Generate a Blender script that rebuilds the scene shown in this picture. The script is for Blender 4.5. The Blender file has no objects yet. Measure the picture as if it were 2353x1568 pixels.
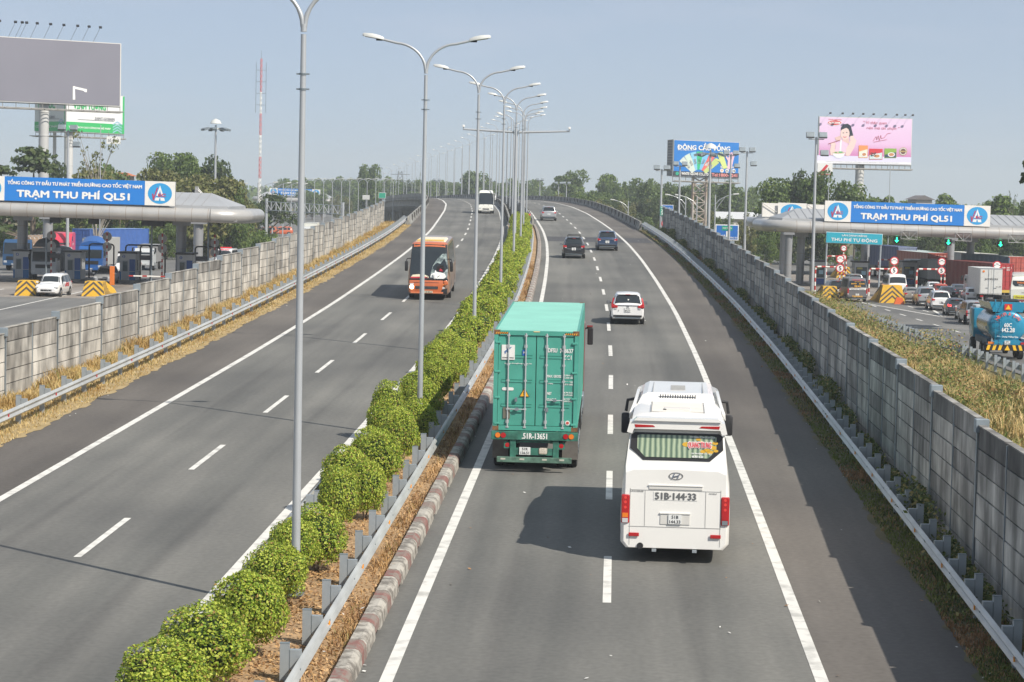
import bpy, bmesh, math, random
import numpy as np
from mathutils import Vector, Matrix
SC = bpy.context.scene
COL = SC.collection
random.seed(7)
R_ = math.radians

# ------------------------------------------------------------------ camera, sky, sun, exposure
W, HT, F, HC = 2353., 1568.3, 5275., 9.55
PITCH, ROLL = math.atan((784 - 450) / F), R_(1.2)
FW = Vector((0, math.cos(PITCH), -math.sin(PITCH)))
_u0 = Vector((0, math.sin(PITCH), math.cos(PITCH)))
_r0 = Vector((1, 0, 0))
RT = math.cos(ROLL) * _r0 + math.sin(ROLL) * _u0
UP = -math.sin(ROLL) * _r0 + math.cos(ROLL) * _u0
cam = bpy.data.cameras.new('camera')
cam.sensor_width = 36
cam.lens = F / W * 36
cam.clip_start = .5
cam.clip_end = 6000
co = bpy.data.objects.new('camera', cam)
COL.objects.link(co)
mw = Matrix((RT, UP, -FW)).transposed().to_4x4()
mw.translation = Vector((0, 0, HC))
co.matrix_world = mw
SC.camera = co

SUN_EL = R_(43)
SUN_DIR = Vector((.74, -.67, 0)).normalized() * math.cos(SUN_EL) + Vector((0, 0, math.sin(SUN_EL)))
sun = bpy.data.lights.new('sun', 'SUN')
sun.energy = 4.5
sun.angle = R_(.5)
sun.color = (1, .93, .82)
so = bpy.data.objects.new('sun', sun)
COL.objects.link(so)
so.rotation_euler = SUN_DIR.to_track_quat('Z', 'Y').to_euler()
wd = bpy.data.worlds.new('World')
SC.world = wd
wd.use_nodes = True
nt = wd.node_tree
bg = nt.nodes['Background']
sky = nt.nodes.new('ShaderNodeTexSky')
sky.sky_type = 'NISHITA'
sky.sun_disc = False
sky.sun_elevation = SUN_EL
sky.sun_rotation = math.atan2(SUN_DIR.x, SUN_DIR.y)
sky.altitude = 0
sky.air_density = .5
sky.dust_density = .5
sky.ozone_density = 3
# thin milky veil and a few faint cloud wisps high up
wx = nt.nodes.new('ShaderNodeMix'); wx.data_type = 'RGBA'; wx.inputs[0].default_value = .62
wx.inputs[7].default_value = (5.15, 5.95, 7.0, 1)
nt.links.new(sky.outputs[0], wx.inputs[6])
wtc = nt.nodes.new('ShaderNodeTexCoord'); wmp = nt.nodes.new('ShaderNodeMapping'); wmp.inputs['Scale'].default_value = (3, 3, 14)
wno = nt.nodes.new('ShaderNodeTexNoise'); wno.inputs['Scale'].default_value = 2.6; wno.inputs['Detail'].default_value = 6
nt.links.new(wtc.outputs['Generated'], wmp.inputs[0]); nt.links.new(wmp.outputs[0], wno.inputs['Vector'])
wcr = nt.nodes.new('ShaderNodeValToRGB'); wcr.color_ramp.elements[0].position = .55; wcr.color_ramp.elements[1].position = .8
wcr.color_ramp.elements[0].color = (0, 0, 0, 1); wcr.color_ramp.elements[1].color = (.13, .13, .13, 1)
nt.links.new(wno.outputs['Fac'], wcr.inputs[0])
wx2 = nt.nodes.new('ShaderNodeMix'); wx2.data_type = 'RGBA'; wx2.inputs[7].default_value = (8.6, 8.0, 8.6, 1)
nt.links.new(wcr.outputs[0], wx2.inputs[0]); nt.links.new(wx.outputs[2], wx2.inputs[6])
nt.links.new(wx2.outputs[2], bg.inputs[0])
bg.inputs[1].default_value = .08
SC.view_settings.view_transform = 'Standard'
SC.view_settings.look = 'None'
SC.view_settings.exposure = .37
SC.view_settings.gamma = 1
SC.cycles.max_bounces = 6
SC.cycles.diffuse_bounces = 3
SC.cycles.glossy_bounces = 3
SC.cycles.transparent_max_bounces = 8
SC.cycles.use_denoising = True

# ------------------------------------------------------------------ where things stand
_ZD = [0, 100, 200, 246, 275, 318, 362, 405, 449, 492, 535, 580, 622, 680, 738, 795, 900, 1000, 1100]
_ZZ = [0, 2.37, 4.74, 5.8, 6.45, 7.3, 8.0, 8.45, 8.67, 8.7, 8.6, 8.4, 8.1, 7.4, 6.4, 4.9, 2.2, .6, .3]
_CD = [0, 20, 44.2, 73.1, 102, 131, 160, 189, 218, 246, 275, 318, 362, 405, 449, 492, 535, 580, 622, 665, 709, 752, 795, 900, 1000, 1100]
_CX = [-6.1, -5.2, -4.16, -2.9, -1.68, -.69, 0, .55, .87, .87, .57, .0, -1.1, -3.0, -5.4, -8.3, -11.5, -15.4, -19.7, -24.6, -30, -35.9, -42, -58, -75, -93]
def _smooth(xs, ys):
    g = np.arange(0, 1100.5, 1.)
    v = np.interp(g, xs, ys)
    k = np.hanning(31); k /= k.sum()
    vv = np.concatenate([2 * v[0] - v[15:0:-1], v, 2 * v[-1] - v[-2:-17:-1]])
    return np.convolve(vv, k, 'valid')
_zs, _cs = _smooth(_ZD, _ZZ), _smooth(_CD, _CX)
def rz(D): return float(np.interp(D, np.arange(len(_zs)), _zs))      # road height at distance D
def rc(D): return float(np.interp(D, np.arange(len(_cs)), _cs))      # median centre
def rh(D): return math.atan2(rc(D + 2) - rc(D - 2), 4)               # heading (to the +x side)
def RP(D, off, h=0): return Vector((rc(D) + off, D, rz(D) + h))      # a point of the highway
def ray(x, y): return FW + RT * ((x - W / 2) / F) - UP * ((y - HT / 2) / F)
def at(x, y, D):
    v = ray(x, y); v = v / v.y
    return Vector((v.x * D, D, HC + v.z * D))
def gnd(x, y, z):
    v = ray(x, y)
    return v * ((z - HC) / v.z) + Vector((0, 0, HC))
ZL, ZR = .5, 0.

# ------------------------------------------------------------------ materials
MATS = {}
def rgb(r, g, b):
    f = lambda c: (c / 255 / 12.92) if c / 255 <= .04045 else ((c / 255 + .055) / 1.055) ** 2.4
    return (f(r), f(g), f(b))
def M(name, col, rough=.6, metal=0., var=0., scale=3., emit=0., spec=.5, detail=3, col2=None, bump=0., coat=0., stretch=None, trans=0.):
    if name in MATS: return MATS[name]
    m = bpy.data.materials.new(name); m.use_nodes = True
    n = m.node_tree; b = n.nodes['Principled BSDF']
    b.inputs['Roughness'].default_value = rough
    b.inputs['Metallic'].default_value = metal
    b.inputs['Specular IOR Level'].default_value = spec
    b.inputs['Coat Weight'].default_value = coat
    b.inputs['Base Color'].default_value = (*col, 1)
    if var or col2:
        tc = n.nodes.new('ShaderNodeTexCoord'); no = n.nodes.new('ShaderNodeTexNoise')
        mp = n.nodes.new('ShaderNodeMapping')
        mp.inputs['Scale'].default_value = stretch or (1, 1, 1)
        n.links.new(tc.outputs['Object'], mp.inputs[0]); n.links.new(mp.outputs[0], no.inputs['Vector'])
        no.inputs['Scale'].default_value = scale; no.inputs['Detail'].default_value = detail
        cr = n.nodes.new('ShaderNodeValToRGB')
        cr.color_ramp.elements[0].position = .32; cr.color_ramp.elements[1].position = .68
        c2 = col2 or tuple(min(1, c * (1 + var)) for c in col)
        c1 = col if col2 else tuple(c * (1 - var) for c in col)
        cr.color_ramp.elements[0].color = (*c1, 1); cr.color_ramp.elements[1].color = (*c2, 1)
        n.links.new(no.outputs['Fac'], cr.inputs[0]); n.links.new(cr.outputs[0], b.inputs['Base Color'])
        if bump:
            bp = n.nodes.new('ShaderNodeBump'); bp.inputs['Strength'].default_value = bump
            bp.inputs['Distance'].default_value = .05
            n.links.new(no.outputs['Fac'], bp.inputs['Height']); n.links.new(bp.outputs[0], b.inputs['Normal'])
    if emit:
        b.inputs['Emission Color'].default_value = (*col, 1); b.inputs['Emission Strength'].default_value = emit
    MATS[name] = m
    return m
def leafmat(name, c1, c2, trans=.35):
    if name in MATS: return MATS[name]
    m = bpy.data.materials.new(name); m.use_nodes = True
    n = m.node_tree; b = n.nodes['Principled BSDF']; out = n.nodes['Material Output']
    b.inputs['Roughness'].default_value = .55; b.inputs['Specular IOR Level'].default_value = .35
    tc = n.nodes.new('ShaderNodeTexCoord'); no = n.nodes.new('ShaderNodeTexNoise')
    n.links.new(tc.outputs['Object'], no.inputs['Vector']); no.inputs['Scale'].default_value = 1.3
    cr = n.nodes.new('ShaderNodeValToRGB')
    cr.color_ramp.elements[0].position = .35; cr.color_ramp.elements[1].position = .65
    cr.color_ramp.elements[0].color = (*c1, 1); cr.color_ramp.elements[1].color = (*c2, 1)
    n.links.new(no.outputs['Fac'], cr.inputs[0]); n.links.new(cr.outputs[0], b.inputs['Base Color'])
    t = n.nodes.new('ShaderNodeBsdfTranslucent'); n.links.new(cr.outputs[0], t.inputs[0])
    mx = n.nodes.new('ShaderNodeMixShader'); mx.inputs[0].default_value = trans
    n.links.new(b.outputs[0], mx.inputs[1]); n.links.new(t.outputs[0], mx.inputs[2]); n.links.new(mx.outputs[0], out.inputs[0])
    MATS[name] = m
    return m
def nodes_of(m): return m.node_tree.nodes, m.node_tree.links, m.node_tree.nodes['Principled BSDF']

# ------------------------------------------------------------------ mesh building
class MB:
    def __init__(s, T=None):
        s.v, s.f, s.mi, s.mats, s.uv = [], [], [], [], None
        s.T = T
    def add(s, vs, fs, mat):
        if mat not in s.mats: s.mats.append(mat)
        k = s.mats.index(mat); n = len(s.v)
        s.v += [tuple(s.T @ Vector(p)) if s.T else tuple(p) for p in vs]
        s.f += [tuple(i + n for i in f) for f in fs]
        s.mi += [k] * len(fs)
        return s
    def box(s, c, d, mat, rz=0, b=0, rx=0, ry=0):
        hx, hy, hz = d[0] / 2, d[1] / 2, d[2] / 2
        if not b:
            vs = [(x * hx, y * hy, z * hz) for x in (-1, 1) for y in (-1, 1) for z in (-1, 1)]
            fs = [(0, 1, 3, 2), (4, 6, 7, 5), (0, 4, 5, 1), (2, 3, 7, 6), (0, 2, 6, 4), (1, 5, 7, 3)]
        else:
            bm = bmesh.new(); bmesh.ops.create_cube(bm, size=1)
            for v in bm.verts: v.co = Vector((v.co.x * d[0], v.co.y * d[1], v.co.z * d[2]))
            bmesh.ops.bevel(bm, geom=bm.edges[:], offset=b, segments=2, affect='EDGES', profile=.5)
            bm.verts.index_update()
            vs = [v.co.copy() for v in bm.verts]; fs = [tuple(v.index for v in f.verts) for f in bm.faces]; bm.free()
        if rz or rx or ry:
            Q = Matrix.Rotation(rz, 3, 'Z') @ Matrix.Rotation(rx, 3, 'X') @ Matrix.Rotation(ry, 3, 'Y')
            vs = [Q @ Vector(p) for p in vs]
        return s.add([(p[0] + c[0], p[1] + c[1], p[2] + c[2]) for p in vs], fs, mat)
    def bx(s, x0, x1, y0, y1, z0, z1, mat, b=0):
        return s.box(((x0 + x1) / 2, (y0 + y1) / 2, (z0 + z1) / 2), (abs(x1 - x0), abs(y1 - y0), abs(z1 - z0)), mat, b=b)
    def tube(s, pts, r, mat, n=8, cap=True):
        pts = [Vector(p) for p in pts]; N = len(pts)
        rs = r if isinstance(r, (list, tuple)) else [r] * N
        vs, fs = [], []; ref = None
        for i, p in enumerate(pts):
            d = (pts[min(i + 1, N - 1)] - pts[max(i - 1, 0)]).normalized()
            if ref is None: ref = Vector((0, 0, 1)) if abs(d.z) < .9 else Vector((1, 0, 0))
            a = d.cross(ref).normalized(); b = a.cross(d).normalized(); ref = b
            for k in range(n):
                t = 2 * math.pi * k / n
                vs.append(p + (a * math.cos(t) + b * math.sin(t)) * rs[i])
        for i in range(N - 1):
            for k in range(n):
                k2 = (k + 1) % n
                fs.append((i * n + k, i * n + k2, (i + 1) * n + k2, (i + 1) * n + k))
        if cap:
            fs.append(tuple(range(n))[::-1]); fs.append(tuple((N - 1) * n + k for k in range(n)))
        return s.add(vs, fs, mat)
    def prism(s, poly, y0, y1, mat, axis='y'):
        # poly in (x,z) extruded along y; or (x,y) along z when axis is z; or (y,z) along x when axis is x
        n = len(poly)
        if axis == 'y': vs = [(p[0], y0, p[1]) for p in poly] + [(p[0], y1, p[1]) for p in poly]
        elif axis == 'z': vs = [(p[0], p[1], y0) for p in poly] + [(p[0], p[1], y1) for p in poly]
        else: vs = [(y0, p[0], p[1]) for p in poly] + [(y1, p[0], p[1]) for p in poly]
        fs = [tuple(range(n)), tuple(range(2 * n - 1, n - 1, -1))] + [(i, i + n, (i + 1) % n + n, (i + 1) % n) for i in range(n)]
        return s.add(vs, fs, mat)
    def quad(s, a, b, c, d, mat): return s.add([a, b, c, d], [(0, 1, 2, 3)], mat)
    def poly(s, pts, mat): return s.add(pts, [tuple(range(len(pts)))], mat)
    def build(s, name, parent=None, smooth=False, label=None, cat=None, group=None, kind=None, loc=None):
        me = bpy.data.meshes.new(name)
        me.from_pydata(s.v, [], s.f)
        for m in s.mats: me.materials.append(m)
        if len(s.mats) > 1: me.polygons.foreach_set('material_index', s.mi)
        if s.uv is not None:
            ul = me.uv_layers.new(name='uv'); k = 0
            li = np.empty(len(me.loops), dtype=np.int32); me.loops.foreach_get('vertex_index', li)
            ul.data.foreach_set('uv', np.array(s.uv, dtype=np.float32)[li].ravel())
        if smooth:
            me.polygons.foreach_set('use_smooth', [True] * len(me.polygons))
            if smooth != 'all': me.set_sharp_from_angle(angle=R_(38))
        me.update()
        o = bpy.data.objects.new(name, me); COL.objects.link(o)
        if parent: o.parent = parent
        if loc: o.location = loc
        tag(o, label, cat, group, kind)
        return o
def tag(o, label=None, cat=None, group=None, kind=None):
    if label: o['label'] = label
    if cat: o['category'] = cat
    if group: o['group'] = group
    if kind: o['kind'] = kind
    return o
def thing(name, label, cat, loc=(0, 0, 0), rz=0, group=None, rx=0, ry=0):
    o = bpy.data.objects.new(name, None); COL.objects.link(o)
    o.empty_display_size = .3
    o.location = loc; o.rotation_euler = (rx, ry, rz)
    return tag(o, label, cat, group)
def copy_tree(o, parent=None):
    c = o.copy(); COL.objects.link(c); c.parent = parent
    for ch in o.children: copy_tree(ch, c)
    return c
def dup(o, loc, rz=0, label=None, scale=None):
    c = copy_tree(o); c.location = loc; c.rotation_euler = (0, 0, rz)
    if label: c['label'] = label
    if scale: c.scale = scale if isinstance(scale, (tuple, list)) else (scale,) * 3
    return c
_one = 'zeroth first second third fourth fifth sixth seventh eighth ninth tenth eleventh twelfth thirteenth fourteenth fifteenth sixteenth seventeenth eighteenth nineteenth'.split()
_ten = {20: 'twenty', 30: 'thirty', 40: 'forty', 50: 'fifty', 60: 'sixty', 70: 'seventy', 80: 'eighty', 90: 'ninety'}
_tenth = {20: 'twentieth', 30: 'thirtieth', 40: 'fortieth', 50: 'fiftieth', 60: 'sixtieth', 70: 'seventieth', 80: 'eightieth', 90: 'ninetieth'}
def ordw(n):
    if n < 20: return _one[n]
    t, u = n // 10 * 10, n % 10
    return _tenth[t] if not u else _ten[t] + '-' + _one[u]

# text as flat mesh: centre at origin of frame (o, xdir, updir); fits width w (or height h)
_TC = {}
_TS = bpy.data.scenes.new('lettering_work')
def _glyphs(body):
    if body in _TC: return _TC[body]
    def mesh_of(t):
        cu = bpy.data.curves.new('lettering', 'FONT'); cu.body = t; cu.size = 1; cu.resolution_u = 2
        ob = bpy.data.objects.new('lettering', cu); _TS.collection.objects.link(ob)
        vl = _TS.view_layers[0]; vl.update(); me = bpy.data.meshes.new_from_object(ob.evaluated_get(vl.depsgraph))
        vs = [(v.co.x, v.co.y) for v in me.vertices]; fs = [tuple(p.vertices) for p in me.polygons]
        bpy.data.objects.remove(ob); bpy.data.curves.remove(cu); bpy.data.meshes.remove(me); return vs, fs
    clean = body.replace('\u0110', 'D').replace('\u0111', 'd'); vs, fs = mesh_of(clean)
    if '\u0110' in body:                                            # the bar of the capital D
        dv = mesh_of('D')[0]; dw, dh = max(v[0] for v in dv) - min(v[0] for v in dv), max(v[1] for v in dv)
        for i, ch in enumerate(body):
            if ch == '\u0110':
                x = max(v[0] for v in mesh_of(clean[:i + 1])[0]) - dw; n = len(vs)
                vs += [(x - .09, dh * .43), (x + dw * .5, dh * .43), (x + dw * .5, dh * .57), (x - .09, dh * .57)]; fs.append((n, n + 1, n + 2, n + 3))
    x0, x1 = min(v[0] for v in vs), max(v[0] for v in vs)
    y0, y1 = min(v[1] for v in vs), max(v[1] for v in vs)
    _TC[body] = ([((v[0] - (x0 + x1) / 2), (v[1] - (y0 + y1) / 2)) for v in vs], fs, x1 - x0, y1 - y0)
    return _TC[body]
def text(mb, body, o, xd, ud, mat, w=None, h=None, bold=.03, lift=.0):
    vs, fs, tw, th = _glyphs(body)
    o, xd, ud = Vector(o), Vector(xd).normalized(), Vector(ud).normalized()
    nrm = xd.cross(ud)
    sx = (w / tw) if w else h / th
    sy = (h / th) if h else sx
    sh = [(0, 0)]
    if bold:
        b = bold * sy * .55
        sh += [(b, 0), (-b, 0), (0, b * .8), (0, -b * .8)]
    for i, (dx, dy) in enumerate(sh):
        mb.add([o + xd * (v[0] * sx + dx) + ud * (v[1] * sy + dy) + nrm * (lift + i * .0006) for v in vs], fs, mat)
X, Y, Z = Vector((1, 0, 0)), Vector((0, 1, 0)), Vector((0, 0, 1))
def disc(mb, o, xd, ud, rx_, ry_, mat, n=20, a0=0, a1=360):
    o, xd, ud = Vector(o), Vector(xd), Vector(ud)
    full = a1 - a0 >= 360
    pts = [o + xd * rx_ * math.cos(R_(a0 + (a1 - a0) * k / n)) + ud * ry_ * math.sin(R_(a0 + (a1 - a0) * k / n)) for k in range(n if full else n + 1)]
    if not full: pts.append(o)
    mb.poly(pts, mat)

# common materials
WHITE = M('white_paint', (.78, .77, .74), .35, coat=.3)
GALV = M('galvanised_steel', (.36, .40, .43), .45, .35, var=.12, scale=1.5)
GALVD = M('dull_steel', (.20, .235, .26), .5, .3, var=.15, scale=2)
BLACK = M('black_plastic', (.018, .018, .02), .5)
RUBBER = M('tyre_rubber', (.022, .022, .022), .85)
GLASS = M('dark_glass', (.02, .026, .03), .08, spec=.8)
RIM = M('wheel_rim', (.45, .45, .46), .35, .8)
REDL = M('red_lamp', (.42, .012, .015), .25, coat=.5)
ORL = M('orange_lamp', (.75, .20, .02), .3)
CLR = M('clear_lamp', (.62, .64, .66), .15, .2)
PLATE = M('number_plate', (.72, .73, .72), .4)
INK = M('plate_ink', (.03, .03, .035), .5)
CHROME = M('chrome', (.6, .6, .62), .15, 1)
PWHITE = M('pipe_white', (.75, .73, .68), .5)
PRED = M('pipe_red', (.42, .03, .02), .5)
# ------------------------------------------------------------------ setting: ground, roads, markings
def road_mat(name, c1, c2, tracks=True):
    m = bpy.data.materials.new(name); m.use_nodes = True
    n, l, b = nodes_of(m)
    b.inputs['Roughness'].default_value = .82; b.inputs['Specular IOR Level'].default_value = .3
    uv = n.new('ShaderNodeUVMap')
    def noise(sx, sy, sc, det=4):
        mp = n.new('ShaderNodeMapping'); mp.inputs['Scale'].default_value = (sx, sy, 1)
        no = n.new('ShaderNodeTexNoise'); no.inputs['Scale'].default_value = sc; no.inputs['Detail'].default_value = det
        l.new(uv.outputs[0], mp.inputs[0]); l.new(mp.outputs[0], no.inputs['Vector']); return no.outputs['Fac']
    def ramp(s, a, bb, ca, cb):
        r = n.new('ShaderNodeValToRGB'); r.color_ramp.elements[0].position = a; r.color_ramp.elements[1].position = bb
        r.color_ramp.elements[0].color = (*ca, 1); r.color_ramp.elements[1].color = (*cb, 1); l.new(s, r.inputs[0]); return r.outputs[0]
    def mix(a, bb, f, mode='MIX'):
        x = n.new('ShaderNodeMix'); x.data_type = 'RGBA'; x.blend_type = mode
        if isinstance(f, float): x.inputs[0].default_value = f
        else: l.new(f, x.inputs[0])
        l.new(a, x.inputs[6]); l.new(bb, x.inputs[7]); return x.outputs[2]
    base = ramp(noise(1, .03, .9, 6), .32, .66, c1, c2)                 # long bands along the lanes
    blot = ramp(noise(1, .5, .16, 5), .35, .7, (.74, .74, .75), (1.12, 1.11, 1.09))
    base = mix(base, blot, 1.0, 'MULTIPLY')
    fine = ramp(noise(1, 1, 7, 2), .3, .7, (.90, .90, .90), (1.10, 1.10, 1.10))
    base = mix(base, fine, 1.0, 'MULTIPLY')
    if tracks:                                                        # oil and rubber bands on the wheel paths
        spl = n.new('ShaderNodeSeparateXYZ'); l.new(uv.outputs[0], spl.inputs[0])
        w = n.new('ShaderNodeMath'); w.operation = 'ABSOLUTE'; l.new(spl.outputs[0], w.inputs[0])
        w2 = n.new('ShaderNodeMath'); w2.operation = 'SUBTRACT'; l.new(w.outputs[0], w2.inputs[0]); w2.inputs[1].default_value = 4.0
        w3 = n.new('ShaderNodeMath'); w3.operation = 'PINGPONG'; l.new(w2.outputs[0], w3.inputs[0]); w3.inputs[1].default_value = 1.95
        jit = noise(1, .1, .5, 3)
        ad = n.new('ShaderNodeMath'); ad.operation = 'MULTIPLY_ADD'; l.new(jit, ad.inputs[0]); ad.inputs[1].default_value = 1.6; l.new(w3.outputs[0], ad.inputs[2])
        tr = ramp(ad.outputs[0], .75, 1.9, (.80, .80, .81), (1.03, 1.03, 1.03))
        base = mix(base, tr, .8, 'MULTIPLY')
    l.new(base, b.inputs['Base Color'])
    return m
ASPH = road_mat('asphalt_lane', (.128, .129, .122), (.184, .181, .168))
ASPS = road_mat('asphalt_shoulder', (.118, .108, .098), (.155, .142, .129), False)
ASPP = road_mat('asphalt_plaza', (.145, .145, .140), (.19, .187, .18), False)
CONCP = road_mat('concrete_pavement', (.24, .215, .19), (.33, .30, .27), False)
def line_mat():
    m = M('road_line_paint', (.66, .64, .60), .6, var=.0)
    n, l, b = nodes_of(m)
    tc = n.new('ShaderNodeTexCoord'); no = n.new('ShaderNodeTexNoise'); no.inputs['Scale'].default_value = 2.2; no.inputs['Detail'].default_value = 8
    l.new(tc.outputs['Object'], no.inputs['Vector'])
    r = n.new('ShaderNodeValToRGB'); e = r.color_ramp.elements
    e[0].position = .30; e[0].color = (.44, .43, .40, 1); e[1].position = .52; e[1].color = (.70, .685, .64, 1)
    l.new(no.outputs['Fac'], r.inputs[0]); l.new(r.outputs[0], b.inputs['Base Color'])
    return m
LINE = line_mat()

def ribbon(mb, o0, o1, D0, D1, h, mat, step=4., z=None):
    if mb.uv is None: mb.uv = []
    ds = list(np.arange(D0, D1, step)) + [D1]
    f0 = o0 if callable(o0) else (lambda d: o0); f1 = o1 if callable(o1) else (lambda d: o1)
    vs, fs = [], []
    for d in ds:
        for o in (f0(d), f1(d)):
            p = RP(d, o, h)
            if z is not None: p.z = z + h
            vs.append(p); mb.uv.append((o, d))
    for i in range(len(ds) - 1): fs.append((2 * i, 2 * i + 1, 2 * i + 3, 2 * i + 2))
    mb.add(vs, fs, mat)
# terrain
gm = MB(); xs = [-2600, -900, -400, -200, -120, -60, -22, -14, 0, 14, 22, 60, 120, 200, 400, 900, 2600]
ys = [-60] + list(range(0, 1000, 25)) + [1200, 1600, 2400, 4500]
GRASSG = M('meadow_ground', (.10, .105, .035), .95, var=0, scale=.12, col2=(.17, .145, .07), detail=8)
for y in ys:
    c = rc(min(max(y, 0), 1100))
    for x in xs:
        gm.v.append((x + (c if abs(x) < 100 else 0), y, -.05 + (ZL if x <= -14 else (ZL * (14 - x) / 28 if x < 14 else 0))))
nx = len(xs)
for j in range(len(ys) - 1):
    for i in range(nx - 1):
        gm.f.append((j * nx + i, j * nx + i + 1, (j + 1) * nx + i + 1, (j + 1) * nx + i)); gm.mi.append(0)
gm.mats = [GRASSG]
gm.build('ground', kind='structure')

rd = MB()
ribbon(rd, -9.75, -1.62, 12, 1050, 0, ASPH); ribbon(rd, 1.66, 10.05, 12, 1050, 0, ASPH)
ribbon(rd, -12.95, -9.75, 12, 1050, 0, ASPS); ribbon(rd, 10.05, 13.4, 12, 1050, 0, ASPS)
rd.build('highway_road', kind='structure')
# thin road wear: transverse construction joints and shadows of nothing: only real joints at the bridge
jt = MB()
for o0, o1 in ((-12.4, -1.7), (1.7, 13.0)):
    jt.uv = None
    for d in (259.0, 262.2):
        jt.quad(RP(d, o0, .006), RP(d, o1, .006), RP(d + .35, o1, .006), RP(d + .35, o0, .006), M('joint_rubber', (.22, .21, .2), .7))
jt.quad(RP(222, 2.4, .0055), RP(222, 12.6, .0055), RP(233, 12.6, .0055), RP(233, 2.4, .0055), M('asphalt_patch', (.062, .062, .066), .85, var=.12, scale=1.2))
jt.build('road_joint', kind='structure')

mk = MB()
for o in (-9.7, -2.1, 2.24, 10.0):
    ribbon(mk, o - .12, o + .12, 12, 1000, .007, LINE, 3)
k = 0
d = 8.5 - 2.8
while d < 560:
    ribbon(mk, 6.0 + .02, 6.2, d, d + 5.4, .007, LINE, 5.4)
    ribbon(mk, -5.93, -5.76, d + 3.9, d + 9.3, .007, LINE, 5.4)
    d += 13.9
mk.build('road_marking', kind='structure')

# median soil, verges
SOIL = M('median_soil', (.26, .17, .09), .95, scale=1.5, col2=(.42, .28, .15), detail=9, bump=.6)
DRYV = M('dry_verge', (.30, .22, .10), .95, scale=1.1, col2=(.42, .32, .17), detail=9, bump=.5)
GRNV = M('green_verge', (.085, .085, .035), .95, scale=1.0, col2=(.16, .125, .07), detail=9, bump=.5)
md = MB()
[ribbon(md, a_, b_, 12, 258, 0, SOIL) for a_, b_ in ()]
_pr = [(-1.45, .14), (-.9, .22), (-.3, .29), (.3, .29), (.9, .22), (1.42, .14)]; _ds = list(np.arange(12, 258.1, 3)); _vs = [RP(q_, o_, h_) for q_ in _ds for o_, h_ in _pr]
md.add(_vs, [(6 * i + k, 6 * i + k + 1, 6 * i + 7 + k, 6 * i + 6 + k) for i in range(len(_ds) - 1) for k in range(5)], SOIL); md.uv = None
md.build('median_soil', kind='structure')
rng = random.Random(3)
def edgy(base, amp, seed):
    r = random.Random(seed); t = [r.uniform(-amp, amp) for _ in range(2000)]
    return lambda d: base + t[int(d * 1.7) % 2000] + .6 * t[int(d * .31 + 700) % 2000]
v1 = MB(); ribbon(v1, lambda d: -16.2, edgy(-12.3, .13, 5), 12, 258, .012, DRYV, .3); v1.build('verge_soil', kind='structure')
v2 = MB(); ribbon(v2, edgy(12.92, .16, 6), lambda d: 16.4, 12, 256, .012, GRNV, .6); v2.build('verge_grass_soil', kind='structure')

# kerb of the median, painted red and white
def worn(name, c, c2, pos=(.36, .56)):
    m = M(name, c, .8); n, l, b = nodes_of(m)
    tc = n.new('ShaderNodeTexCoord'); no = n.new('ShaderNodeTexNoise'); no.inputs['Scale'].default_value = 3.2; no.inputs['Detail'].default_value = 9; no.inputs['Roughness'].default_value = .7
    l.new(tc.outputs['Object'], no.inputs['Vector']); r = n.new('ShaderNodeValToRGB'); e = r.color_ramp.elements
    e[0].position = pos[0]; e[1].position = pos[1]; e[0].color = (*c2, 1); e[1].color = (*c, 1)
    l.new(no.outputs['Fac'], r.inputs[0]); l.new(r.outputs[0], b.inputs['Base Color']); return m
KW = worn('kerb_white', (.42, .395, .35), (.17, .155, .135), (.42, .56)); KR = worn('kerb_red', (.22, .105, .09), (.22, .185, .16), (.46, .56))
kb = MB(); d = 14.; i = 0
while d < 258:
    L = 1.55 if i % 2 == 0 else .78
    prof = [(1.36, .0), (1.70, .0), (1.68, .22), (1.63, .29), (1.56, .32), (1.38, .32)]
    a, b2 = d + .012, d + L - .012
    notch = (i % 4 == 1)
    pr = prof if not notch else [(1.36, .09), (1.69, .09), (1.68, .22), (1.63, .29), (1.56, .32), (1.38, .32)]
    vs = [RP(a, p[0], p[1]) for p in pr] + [RP(b2, p[0], p[1]) for p in pr]; n_ = len(pr)
    kb.add(vs, [tuple(range(n_)), tuple(range(2 * n_ - 1, n_ - 1, -1))] + [(q, q + n_, (q + 1) % n_ + n_, (q + 1) % n_) for q in range(n_)], KW if i % 2 == 0 else KR)
    d += L; i += 1
kb.build('kerb', kind='structure')
kb = MB(); KC = M('kerb_concrete', (.34, .325, .30), .9, var=.2, scale=3)
ds = list(np.arange(12, 258, 3.))
for a in ds:
    pr = [(-1.64, 0), (-1.64, .16), (-1.45, .16), (-1.45, 0)]
    vs = [RP(a, *p) for p in pr] + [RP(a + 2.98, *p) for p in pr]
    kb.add(vs, [(0, 1, 5, 4), (1, 2, 6, 5), (0, 3, 2, 1), (2, 3, 7, 6)], KC)
kb.build('kerb_stone', kind='structure')

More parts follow.
